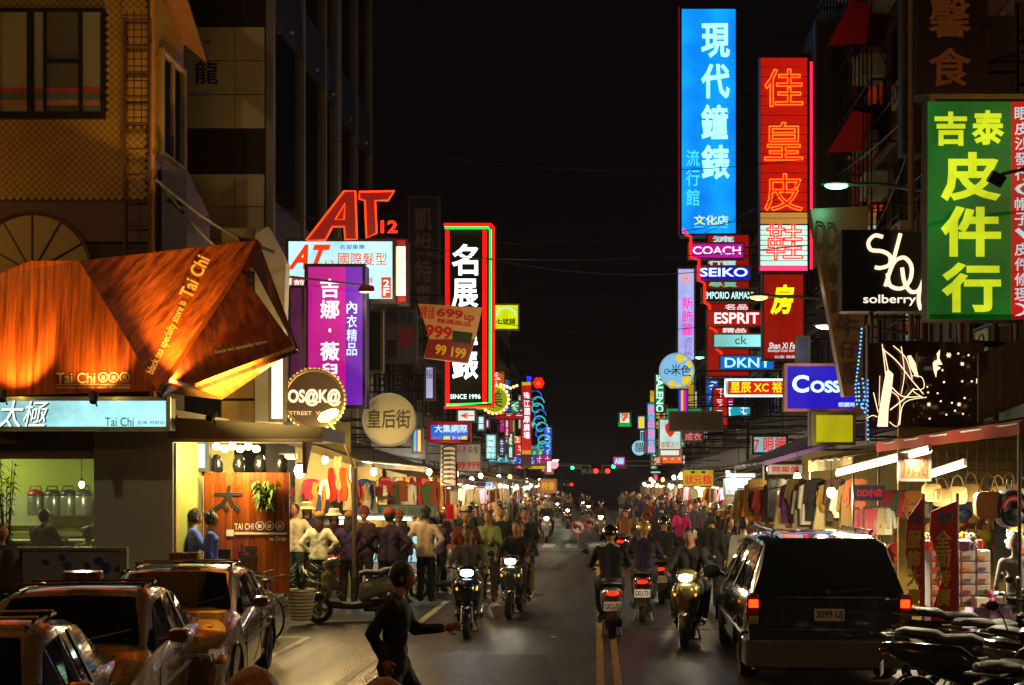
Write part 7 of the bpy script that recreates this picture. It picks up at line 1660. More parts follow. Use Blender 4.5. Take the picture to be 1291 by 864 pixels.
b = bag('handbag', '#a88a3c', P(1246, 598, 14.8), 'large sand yellow tote bag hanging in front on the right stall', sc=.95); b = bag('pack', '#141a34', P(1273, 600, 14.8), 'navy backpack with a red and white arch on its pocket', sc=.95)
m = MB(); c = P(1273, 600, 14.8)
for rr, mm in ((.150, E('#c01818', .25)), (.125, M('#d8d0c0', .6)), (.10, E('#c01818', .25))):
    m = MB(); m.path([(math.cos(a)*rr, -.14, -.40+math.sin(a)*rr) for a in [PI*i/10 for i in range(11)]], .012, 5); child(b, 'arch_stripe', m, mm)
tg = thing('stall_shelf', 'dark shelf of folded bags behind the hanging bags on the right stall', 'shelf', (7.2, 18.4, 0)); wall_box(tg, 'shelf_board', 5.9, 9.0, 18.1, 18.8, 1.95, 2.0, BLACK); wall_box(tg, 'shelf_back', 5.9, 9.0, 18.8, 18.84, .9, 2.0, M('#15100c', .8))
# drawers and lavender table
t = table('lavender cloth covered table with boxes on the right hand stall', 4.65, 8.6, 15.0, 16.0, .80, '#8a7aa8')
t = thing('drawer_unit', 'white stack of shallow drawers with labels on the right stall table', 'drawer unit', (5.05, 15.4, .8)); a, b = P(1170, 745, 15.2), P(1245, 693, 15.2)
wall_box(t, 'drawer_case', a.x, b.x, 15.1, 15.7, .8, b.z, M('#b8b4b0', .5))
for r_ in range(5):
    for c_ in range(4): 
        x0 = a.x+(b.x-a.x)*c_/4; z0 = .8+(b.z-.8)*r_/5; m = MB(); m.box(x0+.01, x0+(b.x-a.x)/4-.01, 15.06, 15.1, z0+.008, z0+(b.z-.8)/5-.008); q = m.build('drawer', M('#c8c6c4', .45), t, 0, .006); m = MB(); m.box(x0+.03, x0+.11, 15.05, 15.06, z0+.03, z0+.07); m.build('drawer_label', M(['#5a6aa8', '#a04a5a', '#4a8a6a', '#c8a030'][(r_*3+c_) % 4], .5), q)
wn = ['pink', 'white', 'yellow', 'red', 'grey', 'blue']; wh_ = ['#c86a8a', '#c8c4bc', '#c8a820', '#a01818', '#6a6a6a', '#3a4a8a']
for k in range(26):
    c_ = k % 6; kk = ['hat', 'toy', 'box'][k % 3]; x = 5.0+(k*.137) % 3.4; y = 15.15+(k*.31) % .75; z = .80 if x > 5.35 else b.z; lb = '%s among the goods on the lavender table of the right stall' 
    if kk == 'hat': hat('cap' if k % 2 else 'knit', wh_[c_], (x, y, z+.03), (wn[c_]+' hat '+lb[3:]), 'goods on the lavender table', rnd.uniform(-1, 1))
    else: goods(kk, wh_[c_], (x, y, z), (wn[c_]+(' soft toy ' if kk == 'toy' else ' box ')+lb[3:]), 'goods on the lavender table', .17)
for k in range(22):
    x = 5.9+(k*.29) % 2.9; z = 1.05+.27*(k % 3); hat(['cap', 'bucket', 'knit'][k % 3], ['#c85a88', '#1c1c1e', '#c8b020', '#b8b8b0', '#8a1c1c', '#2a3a7a'][k % 6], (x, 17.2+(k % 3)*.3, z), ['pink', 'black', 'yellow', 'white', 'dark red', 'blue'][k % 6]+' '+['cap', 'bucket hat', 'knitted hat'][k % 3]+' on the tiered hat rack of the right stall', 'hats on the tiered rack of the right stall', rnd.uniform(-.6, .6), 1.05)
t = thing('hat_rack', 'tiered rack of hats on the right hand stall', 'rack', (7.3, 17.4, 0))
for k in range(3): wall_box(t, 'rack_shelf', 5.8, 8.9, 17.05+k*.3, 17.35+k*.3, .98+.27*k, 1.02+.27*k, M('#5a5048', .6))
# white animal shaped mannequin bust and framed pictures are hats on stand at the very edge
t = thing('display_bust', 'pale display bust wearing a scarf at the right edge of the stall', 'display bust', (5.35+.0, 13.9, .0)); m = MB(); m.cap((0, 0, 1.0), (0, 0, 1.3), .12, .10); m.cap((0, 0, 1.3), (0, 0, 1.52), .05, .05); m.ball((0, -.01, 1.62), (.075, .095, .115), 12); m.cap((-.16, 0, 1.36), (-.25, -.1, 1.1), .05, .04); m.cap((.16, 0, 1.36), (.26, -.05, 1.1), .05, .04); m.cap((-.14, 0, 1.36), (.14, 0, 1.36), .07); a_, f_ = remesh(m, .02); m = MB(); m.add(a_, f_); child(t, 'bust', m, M('#8a8078', .5), 70); m = MB(); m.tube((0, 0, 0), (0, 0, 1.0), .02); child(t, 'display_stand', m, STEEL)
t.location = (P(1281, 0, 14.4).x, 14.4, 0)
# clothes at the back left of it (red, pink and check tops)
rail('clothes rail of small tops left of the flags on the right', P(1088, 640, 19.0)[:], P(1180, 634, 19.0)[:])
for k, (px, h, nm_) in enumerate(((1094, '#c85060', 'first'), (1104, '#b8a878', 'second'), (1114, '#c8c4b8', 'third'), (1127, '#9a2030', 'fourth'), (1140, '#3a5a30', 'fifth'), (1153, '#c87a20', 'sixth'), (1166, '#8a8478', 'seventh'))): garment('shirt', h, P(px, 640-(k > 2)*22, 19.0+.0), rnd.uniform(-.3, .3), 'behind the van on the right, %s from the left' % nm_, .62)
# two red flags
for k, (poly, px, nm_, ch) in enumerate((([(1163, 626), (1143, 655), (1141, 700), (1156, 735), (1160, 772), (1163, 775)], 1164, 'left', '服飾大賣'), ([(1205, 632), (1173, 645), (1171, 672), (1180, 700), (1187, 728), (1177, 760), (1170, 790), (1190, 782), (1205, 778)], 1207, 'right', '全面特價'))):
    t = thing('feather_flag', 'tall red flag with yellow characters, %s one of two by the van' % nm_, 'flag', (P(px, 0, 14.4).x, 14.4, 0), 0, 'red stall flags')
    m = MB(); m.tube((P(px, 0, 14.4).x, 14.4, 0), (P(px, 0, 14.4).x, 14.4, P(0, 622, 14.4).z), .02); m.build('pole', M('#9a9a94', .4, .7), t)
    m = MB(); m.prism([(P(x, y, 14.4).x, P(x, y, 14.4).z) for x, y in poly], 14.37, 14.39); m.build('cloth', M('#d41826', .8, 0, .15, 2, .1), t)
    x0 = 1140 if k == 0 else 1178
    text_px(t, ch, (x0+(2 if k == 0 else 0), 668, x0+20, 765), 14.4, 14.362, M('#e0c828', .7), .05, vertical=True, fill=.92, shear=.1); text_px(t, 'SALE'[:4] if k == 0 else '69', (x0+4, 645, x0+22, 660), 14.4, 14.362, M('#5a3a8a' if k == 0 else '#2a7a8a', .7), .04)
    if k: m = MB(); m.prism([(P(x, y, 14.4).x, P(x, y, 14.4).z) for x, y in ((1180, 688), (1190, 690), (1192, 712), (1187, 722), (1181, 700))], 14.362, 14.366); m.build('green_patch', M('#2a6a5a', .8), t)
# shop bracket sign red on brown under canopy
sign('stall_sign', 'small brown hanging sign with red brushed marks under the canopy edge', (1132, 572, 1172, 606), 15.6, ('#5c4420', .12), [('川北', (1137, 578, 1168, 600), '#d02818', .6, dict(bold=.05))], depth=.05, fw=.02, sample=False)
# ---- second right stall: coats and scarves (d 21 - 30)
rail('long clothes rail of coats in the second right hand stall', P(930, 616, 27.0)[:], P(1085, 612, 22.5)[:])
gl_ = [('coat', '#8a6a2c'), ('dress', '#c87a20'), ('coat', '#6a5028'), ('shirt', '#9a2030'), ('dress', '#3c2a20'), ('coat', '#1c1c20'), ('dress', '#b8a878'), ('coat', '#5a2a5a'), ('shirt', '#6a5028'), ('coat', '#8a8478'), ('coat', '#c8c4b8'), ('coat', '#1c1c20'), ('dress', '#b8a878'), ('shirt', '#8a6a2c'), ('coat', '#3c2a20'), ('shirt', '#c8c4b8'), ('coat', '#6a5028'), ('shirt', '#7a3a1c')]
numw = ['first', 'second', 'third', 'fourth', 'fifth', 'sixth', 'seventh', 'eighth', 'ninth', 'tenth', 'eleventh', 'twelfth', 'thirteenth', 'fourteenth', 'fifteenth', 'sixteenth', 'seventeenth', 'eighteenth', 'nineteenth', 'twentieth']
for k, (kd, h) in enumerate(gl_): u = k/17; garment(kd, h, P(938+u*142, 617-(k % 3)*7, 26.6-u*4.2), rnd.uniform(-.35, .35), 'on the coat rail above the van, %s from the left' % numw[k], .78)
table('low table piled with bags behind the van on the right', 4.2, 6.2, 22.2, 23.4, .85, '#5a4a2a')
for k in range(12): bag(['handbag', 'pack'][k % 2], ['#7a4a20', '#b89a50', '#2a1c14', '#8a2018', '#c8b48a', '#3a2a4a'][k % 6], (4.3+(k*.37) % 1.8, 22.3+(k*.23) % 1, 1.38), ['brown', 'straw coloured', 'dark brown', 'red', 'cream', 'plum'][k % 6]+' '+['handbag', 'pack'][k % 2]+' piled on the low table behind the van', 'bags piled on the low table')
for (px, py, d, e_, lb) in ((1005, 602, 25.2, 240, 'bare glowing bulb above the brown coats'), (1048, 621, 21.5, 380, 'very bright bare bulb beside the white coat'), (860, 600, 32, 150, 'bare bulb left of the yellow stall sign')): bulb(P(px, py, d), e_, (1, .80, .42), '#ffd880', 34, .075, lb, wire=.4)
wb = thing('stall_backdrop', 'pale lit back wall of the coat stall', 'stall back wall', (6.6, 28, 0)); wall_box(wb, 'back_cloth', 4.6, 7.15, 28.4, 28.45, 0, 3.0, M('#a89460', .8, 0, .2, 2, .1)); 
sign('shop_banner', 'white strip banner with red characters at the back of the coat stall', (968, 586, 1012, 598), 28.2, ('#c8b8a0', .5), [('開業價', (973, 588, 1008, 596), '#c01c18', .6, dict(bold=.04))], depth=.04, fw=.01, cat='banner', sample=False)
canopy('purple edged umbrella like canopy over the coat stall', 2.9+.55, 6.9, 26.2, 31.4, 2.75, 3.7, M('#2c2038', .7, 0, .2, 2, .1), valance=.10, vmat=M('#4a2c6a', .7), sag=-.25)
tube_lamp(P(915, 600, 29.3), P(952, 600, 29.3), 'cool tube above the food stall menu', 30, 10, '#c8fff8', (.7, 1, .95))
# garment strips near (930-960) yellow
# ---- near left hat stall (d 25.5 - 33)
canopy('long grey awning over the hat stall on the left', -4.55, -6.9, 24.0, 34.5, 2.75, 3.5, M('#6a6252', .7, 0, .2, 2, .1), valance=.14, sag=.06)
table('long table of hats behind the mannequins on the left', -6.2, -4.3, 27.0, 31.5, .95, '#7a2a20')
hatc = [('#c8b48a', 'cream'), ('#7a6a4a', 'khaki'), ('#2a2a2a', 'black'), ('#a03020', 'red'), ('#8a8478', 'grey'), ('#5a3a20', 'brown'), ('#c8c4b8', 'white'), ('#2a3c6a', 'navy')]
for k in range(64):
    row = k // 16; i = k % 16; h, n_ = hatc[(k*5+row) % 8]; u = i/15
    hat(['cap', 'bucket', 'knit'][(k*7) % 3], h, (-6.0+u*1.35+rnd.uniform(-.03, .03), 26.2+row*.55, 1.35+row*.21+rnd.uniform(-.02, .03)), '%s %s on the tiered hat racks on the left, %s row' % (n_, ['cap', 'bucket hat', 'knitted hat'][(k*7) % 3], ['lowest', 'second', 'third', 'top'][row]), 'hats on the tiered racks on the left', rnd.uniform(-.5, .5), 1.1)
t = thing('hat_rack', 'tiered wire rack full of hats under the grey awning on the left', 'rack', (-5.3, 27, 0))
for row in range(4): m = MB(); m.tube((-6.1, 26.2+row*.55, 1.33+row*.21), (-4.5, 26.2+row*.55, 1.33+row*.21), .012); m.tube((-6.1, 26.35+row*.55, 1.33+row*.21), (-4.5, 26.35+row*.55, 1.33+row*.21), .012); m.build('rack_shelf', STEEL, t)
for k in range(20):
    h, n_ = hatc[(k*3) % 8]; bag('handbag', h, (-6.3+(k % 10)*.21, 25.6+(k//10)*.5, 2.35-(k//10)*.2), '%s bag hanging under the grey awning on the left, %s in its row' % (n_, numw[k % 10]), 'bags hanging under the grey awning on the left', .6)
for k in range(9): garment(['shirt', 'dress'][k % 2], ['#9a2030', '#c87a20', '#c8c4b8', '#9a2030', '#c85060', '#b8a878'][k % 6], (-4.9+.04*k+(k % 2)*.35, 29.5+k*.75, 2.45), PI/2+rnd.uniform(-.5, .5), 'along the front of the left stalls, %s from the grey awning' % numw[k], .8)
for (px, py, d, e_) in ((471, 595, 26.0, 300), (410, 580, 24.5, 60), (575, 598, 33, 280), (606, 600, 38, 280), (541, 595, 30, 120)): bulb(P(px, py, d), e_, TUNG, '#ffcf70', 30, .065, 'bare bulb hanging over the left stalls, %s the price poster' % {471: 'well left of', 410: 'far left of', 575: 'just below', 606: 'right of', 541: 'a little left of'}[px], wire=.3)
t = thing('cloth_banner', 'white and red cloth banners hanging at the awning corner by the lamp', 'banner', P(425, 640, 23.5))
for k, h in enumerate(('#c03018', '#c8b8a0', '#c06018')):
    a = P(414+k*7, 632-(k % 2)*14, 23.5); m = MB(); m.grid(lambda u, v: Vector((a.x+u*.14+.02*math.sin(v*7), 23.5+.05*math.sin(u*6+v*4), a.z+v*.62)), 5, 8); m.build('cloth', M(h, .8, 0, .2, 3, .1), t, 60)
# red and white clothing blocks beside poster
for k, (px, y0, y1, h) in enumerate(((571, 585, 612, '#c81818'), (572, 612, 636, '#c8c0b8'), (566, 636, 655, '#c81818'))):
    a, b = P(px-5, y1, 31.5), P(px+6, y0, 31.5); m = MB(); m.grid(lambda u, v: Vector((a.x+(b.x-a.x)*u, 31.5+.04*math.sin(u*9), a.z+(b.z-a.z)*v)), 8, 3); tag(m.build('hanging_cloth', M(h, .8, 0, .2, 3, .1), None, 60), ['bright red cloth hanging under the price poster', 'white cloth hanging between two red ones under the poster', 'lower red cloth hanging by the zebra banner'][k], 'cloth', 'cloths under the price poster')
# ---- receding stalls
CC = ['#5a4a30', '#3a2c40', '#4a3020', '#6a5a40', '#2c3a3a', '#5a2020', '#4a4a44']
def far_stall(sg, d, k):
    x0 = sg*(4.1+rnd.uniform(-.2, .3)); x1 = sg*6.9; L = 4.6
    ow = numw[k]; side = nm[sg]
    t = canopy('%s cloth stall canopy, %s in the receding %s row' % (['brown', 'plum', 'rust', 'tan', 'teal', 'dark red', 'grey'][k % 7], ow, side), x0, x1, d, d+L, 2.35+rnd.uniform(0, .3), 3.1, M(CC[k % 7], .8, 0, .2, 2, .1), valance=.18, sag=.12)
    t['group'] = 'stall canopies receding on the '+side
    tt = table('stall table under the %s canopy of the receding %s row' % (ow, side), min(x0, x0+sg*1.3), max(x0, x0+sg*1.3), d+.4, d+L-.4, .85, ['#8a3a2a', '#7a7060', '#3a4a6a', '#9a8a5a'][k % 4]); tt['group'] = 'stall tables receding on the '+side
    wb = thing('stall_backdrop', 'lit cloth back of the %s receding stall on the %s' % (ow, side), 'stall back wall', (sg*6.8, d+L/2, 0)); m = MB(); m.box(*sorted((sg*6.75, sg*6.8)), d+.1, d+L-.1, .1, 2.9); m.build('back_cloth', M(['#a08444', '#a89058', '#8a5a34', '#a08a54'][k % 4], .8, 0, .25, 2, .1), wb); m = MB(); m.box(*sorted((sg*5.0, sg*6.75)), d+L-.1, d+L-.05, .1, 2.5); m.build('side_cloth', M(['#8a7440', '#6a4a30', '#7a5a3a'][k % 3], .8, 0, .25, 2, .1), wb)
    n = 2 if d < 70 else 1
    for j in range(n): bulb((x0+sg*(.35+.8*j), d+1.2+j*1.8, 2.12+rnd.uniform(-.1, .15)), 300 if d < 75 else 420, [TUNG, (1, .9, .62), FLU][(k+j) % 3], ['#ffcf70', '#ffe8a0', '#fff4d0'][(k+j) % 3], 34, .075 if d < 60 else .10, 'bare glowing bulb in the receding stalls on the %s' % side, 'bulbs of the receding stalls on the '+side)
    for j in range(7 if d < 60 else 4):
        if (k+j) % 3 < 2: garment(['shirt', 'coat', 'dress'][(k+j) % 3], COLS[(k*5+j*3) % 15], (x0+sg*(.1+.45*(j % 4)), d+.25+.5*(j//4)*3+rnd.uniform(0, .3), 2.15), rnd.uniform(-.8, .8), 'in the %s receding stall on the %s' % (ow, side), .9, 'clothes in the receding stalls')
        else: bag('handbag', hatc[(k+j) % 8][0], (x0+sg*(.2+.4*j), d+.3, 2.0), '%s bag hanging in the %s receding stall on the %s' % (hatc[(k+j) % 8][1], ow, side), 'bags in the receding stalls', .9)
    for j in range(10 if d < 60 else 5):
        kd = ['box', 'bowl', 'shoe', 'toy'][(j*3+k) % 4]; c_ = (k+j) % 6; goods(kd, wh_[c_], (x0+sg*(.15+(j*.23) % 1.05), d+.6+(j*.71) % (L-1.2), .85), '%s %s on the table of the %s receding stall on the %s' % (wn[c_], {'box': 'box', 'bowl': 'bowl', 'shoe': 'slipper', 'toy': 'soft toy'}[kd], ow, side), 'goods on the receding stall tables', .22)
k = 0; d = 35.5
while d < 112: far_stall(-1, d, k); k += 1; d += 5.2
k = 0; d = 32.0
while d < 112: far_stall(1, d, k); k += 1; d += 5.2

# ================================================================ vehicles
tx = make_taxi('gold coloured taxi with a lit reflecting windscreen, middle one of the three at lower left')
def put(o, px, d, rz, **k): o.location = (P(px, 0, d).x, d, 0); o.rotation_euler = (0, 0, rz)
put(tx, 96, 11.1, R(9))
t2 = clone(tx, (P(208, 0, 13.7).x, 14.2, 0), R(7), 'gold coloured taxi parked farthest back of the three, beside the bicycle'); t1 = clone(tx, (P(-8, 0, 7.9).x-.45, 8.1, 0), R(11), 'taxi cut off at the lower left corner with colourful reflections in its side windows')
for o in (tx, t1, t2): o['group'] = 'taxis parked at the lower left'
# dark parked van whose tail shows behind them
v2 = make_van('dark minivan behind the bag stall flags, seen from the rear, its left brake lights lit'); v2['label'] = 'black minivan seen from the rear with brake lights on at the lower right'
v2.location = (P(1053, 0, 14.1).x-.03, 14.1+2.3, 0); v2.scale = (1, 1, .965); v2.rotation_euler = (0, 0, PI-R(1.2))
t4 = clone(tx, (-7.55, 12.9, 0), R(82), 'dark parked car half hidden behind the taxis at the left edge')
for o in [c for c in t4.children if c.name.split('.')[0] in ('roof_sign', 'roof_rack')]:
    for q in list(o.children): bpy.data.objects.remove(q)
    bpy.data.objects.remove(o)
t4.name = 'parked_car'; t4['category'] = 'car'; del t4['group']
for o in t4.children_recursive:
    if o.name.split('.')[0] in ('body', 'bumper', 'wing_mirror'): o.material_slots[0].link = 'OBJECT'; o.material_slots[0].material = paint('#141416')
sc = make_scooter('grey scooter template', 'GKU-731')
def scoot(px, d, rz, label, plate_root=None, body='#55585c', lit=True, scale=1.0, src=None, group='scooters on the road', z=0):
    s = copy_tree(src or sc); s.location = (P(px, 0, d).x, d, z); s.rotation_euler = (0, 0, rz); s.scale = (scale,)*3; s['label'] = label; s['group'] = group
    bp = {0: paint(body)}; recolor(s, {'front_shield': bp, 'rear_body': bp, 'front_fender': bp, 'handlebar_cover': bp})
    if not lit: recolor(s, {'headlight': {0: CHROME}, 'tail_light': {0: M('#5a0808', .15, 0, 0, 1, 0, 1)}, 'turn_signal': {0: M('#a04a10', .2)}})
    return s
def head_light(s, energy, col_=(1, .92, .75)):
    l = lampdata(s, (0, -.66, .96), energy, col_, .06, 'SPOT', rot=(R(76), 0, 0), spot=R(70)); l.rotation_euler = (R(82), 0, 0); l.rotation_euler.z = PI; 
    l.rotation_euler = Vector((0, -1, -.14)).to_track_quat('-Z', 'Y').to_euler(); return l
def ride(px, d, rz, label, rl, top, helmet, hc, pas=None, body='#55585c', he=0, face=None, bottom='#15161a', **kw):
    s = scoot(px, d, rz, label, body=body, **kw)
    r_ = person(rl, s.location.copy(), rz, 'rider', top=top, bottom=bottom, hat=helmet, hatcol=hc, hair='short' if helmet else 'spiky'); 
    if pas: person(pas[0], s.location.copy(), rz, 'passenger', top=pas[1], bottom=pas[2], hat=pas[3], hatcol=pas[4], hair=pas[5])
    if he: head_light(s, he)
    return s
a_ = ride(590, 19.2, R(4), 'scooter coming toward the camera with a bluish white headlight and orange signals', 'rider in grey on the scooter with the bluish headlight', '#5a5450', None, '#222', body='#1a1c1e', he=6, bottom='#4a463c')
recolor(a_, {'headlight': {0: E('#cfe0ff', 26)}})
ride(650, 22.0, R(-6), 'scooter coming toward the camera with a yellow white headlight, right of the bluish one', 'young man in a black jacket riding the scooter with the yellowish headlight', '#0c0c0e', None, '#222', ('passenger in dark clothes behind the rider in the black jacket', '#22201c', '#5a5020', None, '#000', 'short'), body='#3a3c3e', he=6, bottom='#1a1a1c')
ride(769, 19.2, PI+R(2), 'silver edged scooter seen from behind, leftmost at the double yellow line', 'rider in black with a black helmet seen from behind', '#0b0a0c', 'visor', '#101012', body='#8a8478')
ride(812, 21.4, PI-R(4), 'scooter seen from behind with a bright plate, right of the leftmost one', 'rider in a purple jacket with a tan helmet seen from behind', '#241038', 'helmet', '#c8a050', body='#5a2a20')
ride(838, 24.5, PI-R(8), 'dark scooter seen from behind, partly hidden by the purple jacket rider', 'rider in dark clothes and dark helmet just right of the purple jacket', '#101014', 'helmet', '#26221e', body='#202226')
ride(868, 18.2, R(-9), 'yellow lit scooter facing the camera with one bright headlight beside the van', 'rider in a black coat and cap on the scooter beside the van', '#0e0d0d', None, '#1a1614', ('passenger with dark hair looking over the shoulder beside the van', '#0c0c0e', '#15151a', None, '#000', 'short'), body='#8c7c48', he=5)
ride(689, 50.0, R(2), 'pale distant scooter facing the camera beside the round road signs', 'rider in a dark jacket on the pale distant scooter', '#1c1814', 'helmet', '#b8b0a0', ('passenger on the pale distant scooter', '#241a16', '#1a1a1a', 'helmet', '#2a2622', 'short'), body='#8c8a80', he=5)
ride(758, 52.0, R(-2), 'distant scooter with one headlight right of the round road signs', 'rider in a dark red jacket on the distant scooter', '#3a1414', 'helmet', '#1a1a1a', body='#70706c', he=5)
ride(790, 36.0, PI-R(12), 'mid distance scooter seen from behind with a brown clad rider', 'rider in a brown jacket seen from behind in the middle distance', '#6a4420', 'helmet', '#2a2420', body='#3a3430')
ride(716, 66, 0, 'far scooter with a small headlight near the centre, left of two', 'far rider near the centre of the street', '#1a1614', 'helmet', '#222222', body='#44423e', he=5)
ride(742, 78, 0, 'very far scooter with a small headlight near the centre', 'very far rider near the centre of the street', '#1a1614', 'helmet', '#3a3a3a', body='#44423e', he=5)
ride(735, 95, 0, 'faintest scooter headlight at the end of the road', 'faint rider at the end of the road', '#1a1614', 'helmet', '#3a3a3a', body='#44423e')
ride(703, 88, 0, 'faint scooter headlight left of the centre at the end of the road', 'faint rider left of centre at the end of the road', '#2a1614', 'helmet', '#3a3a3a', body='#44423e')
scoot(452, 20.9, R(-72), 'silver grey scooter parked side on before the mannequins', body='#7a786c', lit=False, group='parked scooters')
scoot(566, 25.5, R(-60), 'scooter parked beside the grey sweater mannequin, mostly hidden', body='#a8a8a4', lit=False, group='parked scooters')
scoot(579, 29.0, R(-50), 'pale scooter parked behind the riders on the left', body='#a8a8a4', lit=False, group='parked scooters')
for k, (px, d, rz) in enumerate(((1240, 11.8, 1.25), (1286, 10.2, 2.5), (1276, 13.2, 2.1), (1232, 14.0, 1.5), (1340, 11.6, .6))): scoot(px, d, rz, 'dark parked scooter crowding the lower right corner, %s' % ['nearest the van', 'closest to the bottom corner', 'behind the first one by the lavender table', 'just below the right flag', 'cut off by the right edge'][k], body=['#1a1a1c', '#202022', '#15181c', '#2c2e30', '#222222'][k], lit=False, group='parked scooters in the lower right corner', z=0)
bpy.data.objects.remove(sc) if False else None
for o in list(sc.children_recursive)+[sc]: bpy.data.objects.remove(o)
make_bicycle('dark bicycle with a rear rack parked beside the farthest taxi', (P(331, 0, 17.6).x, 17.9, 0), R(20))
make_bicycle('dark green bicycle leaning near the potted shrub, handlebar only showing', (P(305, 0, 18.4).x, 18.8, .0), R(50))
# round no-turn signs on the crossing
for k, (px, py, d) in enumerate(((729, 665, 47.0), (745, 659, 52.0))):
    r_ = 9 if k == 0 else 7.5; c = P(px, py, d); rr = r_*d/F; t = thing('road_sign', 'round white no turn sign with a red ring, %s of two on the road' % ['nearer', 'farther'][k], 'road sign', (c.x, d, 0), 0, 'no turn signs on the road')
    m = MB(); m.lathe([(rr, .03), (rr, 0), (.001, 0)], (c.x, d-.03, c.z), 24, 'y'); m.build('disc', M('#c8c8c0', .4), t)
    m = MB(); m.lathe([(rr, -.012), (rr*.80, -.012), (rr*.80, 0), (rr, 0)], (c.x, d-.03, c.z), 24, 'y', False); m.obox((c.x, d-.04, c.z), (rr*1.7, .012, rr*.17), (0, .75, 0)); m.build('red_ring', E('#c81414', .25, False), t)
    m = MB(); m.tube((c.x+rr*.25, d-.036, c.z-rr*.5), (c.x+rr*.25, d-.036, c.z+rr*.15), .03); m.tube((c.x+rr*.25, d-.036, c.z+rr*.15), (c.x-rr*.3, d-.036, c.z+rr*.15), .03); m.ball((c.x-rr*.42, d-.036, c.z+rr*.15), (.1, .01, .12), 4); m.build('arrow', BLACK, t)
    m = MB(); m.tube((c.x, d, 0), (c.x, d, c.z), .025); m.lathe([(.3, 0), (.3, .04), (.05, .08)], (c.x, d, 0), 14); m.build('post', STEEL, t)

# ================================================================ people in the street
person('man in a black T shirt hurrying to the right in front, arm held forward', (P(496, 0, 9.9).x, 9.9, -.02), R(96), 'hurry', top='#060606', bottom='#0a0a0c', skin='#a8683c', scale=.98, style='wide')
person('pedestrian very close to the camera, only the brown hair showing at the bottom edge', (P(318, 0, 3.5).x, 3.5, .08), R(20), 'stand', top='#5a3a20', bottom='#1a1a1a', hair='short', haircol='#a8682c', scale=.965, skin='#a0683c')
person('second very close pedestrian, only the top of the head at the bottom edge', (P(482, 0, 4.1).x, 4.1, .02), R(-30), 'stand', top='#6a4a30', bottom='#1a1a1a', hair='short', haircol='#a8682c', scale=.93, skin='#a0683c')
person('youth in an orange and black jacket walking behind the bluish headlight', (P(588, 0, 23.2).x, 23.2, .06), .1, 'walk', top='#5a1c08', bottom='#15151a')
person('man in a pale green jacket raising a hand to his face', (P(616, 0, 24.0).x, 24.0, .05), -.1, 'phone', top='#7a8a58', bottom='#2a2a2a')
person('man in a dark shirt behind the pale green jacket, looking at the camera', (P(632, 0, 26.0).x, 26.0, .08), 0, 'walk', top='#14141a', bottom='#1a1a1a')
person('man in a black jacket walking behind the yellowish headlight', (P(662, 0, 24.5).x, 24.5, .08), .1, 'stroll', top='#100e10', bottom='#1a1a1a')
person('woman in a magenta jacket and jeans walking away, hands in pockets', (P(859, 0, 35.0).x, 35.0, 0), PI+.1, 'stroll', top='#a81460', bottom='#1c2c4a', hair='long')
person('person in a dark coat walking away left of the magenta jacket', (P(834, 0, 34.0).x, 34.0, 0), PI, 'stand', top='#101420', bottom='#101014', hair='short', scale=1.04)
person('man in a white sweatshirt with dark lettering across the back, beside the coat stall', (P(937, 0, 21.0).x, 21.0, 0), PI+.25, 'stand', top='#c8c2b4', bottom='#2a2a24', hair='short')
wsp = [o for o in col.objects if o.name.startswith('person') and o.get('label', '').startswith('man in a white sweatshirt')][0]
m = MB(); put_text(m, 'UNIVERSITY', -.14, .14, 1.30, 1.36, 0, .03); m.v = [(-x, .142-(x*x)*1.2-y, z+.03*(1-(x/.14)**2)) for x, y, z in m.v]; child(wsp, 'lettering', m, M('#1c1c20', .7))
person('man with short black hair in a black jacket standing before the coat stall', (P(897, 0, 23.0).x, 23.0, .02), PI-.3, 'stand', top='#0e0e12', bottom='#15151a')
person('crouching looking shopper in dark clothes by the stall left of the white sweatshirt', (P(916, 0, 25.5).x, 25.5, -.1), .6, 'lean', top='#1a1c24', bottom='#15151a', hair='long')
tops = [('#101013', 'black'), ('#241812', 'dark brown'), ('#541214', 'dark red'), ('#18264a', 'blue'), ('#44413a', 'grey'), ('#8a7c58', 'cream'), ('#1e2a1c', 'green'), ('#34163a', 'purple'), ('#40301a', 'tan'), ('#642c14', 'rust')]
def crowd(n, d0, d1, xa, xb, seed, where, far=False):
    r_ = random.Random(seed)
    for k in range(n):
        d = d0+(d1-d0)*((k+r_.random())/n); x = r_.uniform(xa, xb); h, n_ = tops[r_.randrange(10)]; hr = r_.choice(['short', 'short', 'long', 'spiky']); ht = r_.choice([None, None, None, 'cap', 'helmet']) ; aw = r_.random() < .5
        lb = 'pedestrian in a %s top %s' % (n_, where)
        if not far: lb = '%s clad pedestrian, %s hair, %s %s, %s along' % (n_, hr, 'walking away' if aw else 'facing us', where, numw[k])
        person(lb, (x, d, 0), (PI if aw else 0)+r_.uniform(-.6, .6), r_.choice(['walk', 'stroll', 'stand', 'lean', 'phone']), top=h, bottom=r_.choice(['#15161a', '#1c2438', '#2a2420', '#101014']), hair=hr, hat=ht, hatcol=r_.choice(['#222222', '#8a2020', '#c8b8a0', '#303a5a']), style=r_.choice(['trousers', 'trousers', 'wide', 'skirt']), scale=r_.uniform(.92, 1.06), group='pedestrians '+where)
crowd(14, 26, 34, -4.4, -3.1, 3, 'beside the left stalls'); crowd(14, 34, 44, -4.8, -2.9, 4, 'down the left stall row'); crowd(13, 27, 36, 2.9, 4.1, 5, 'beside the right stalls'); crowd(20, 36, 48, 2.0, 4.3, 6, 'down the right stall row')
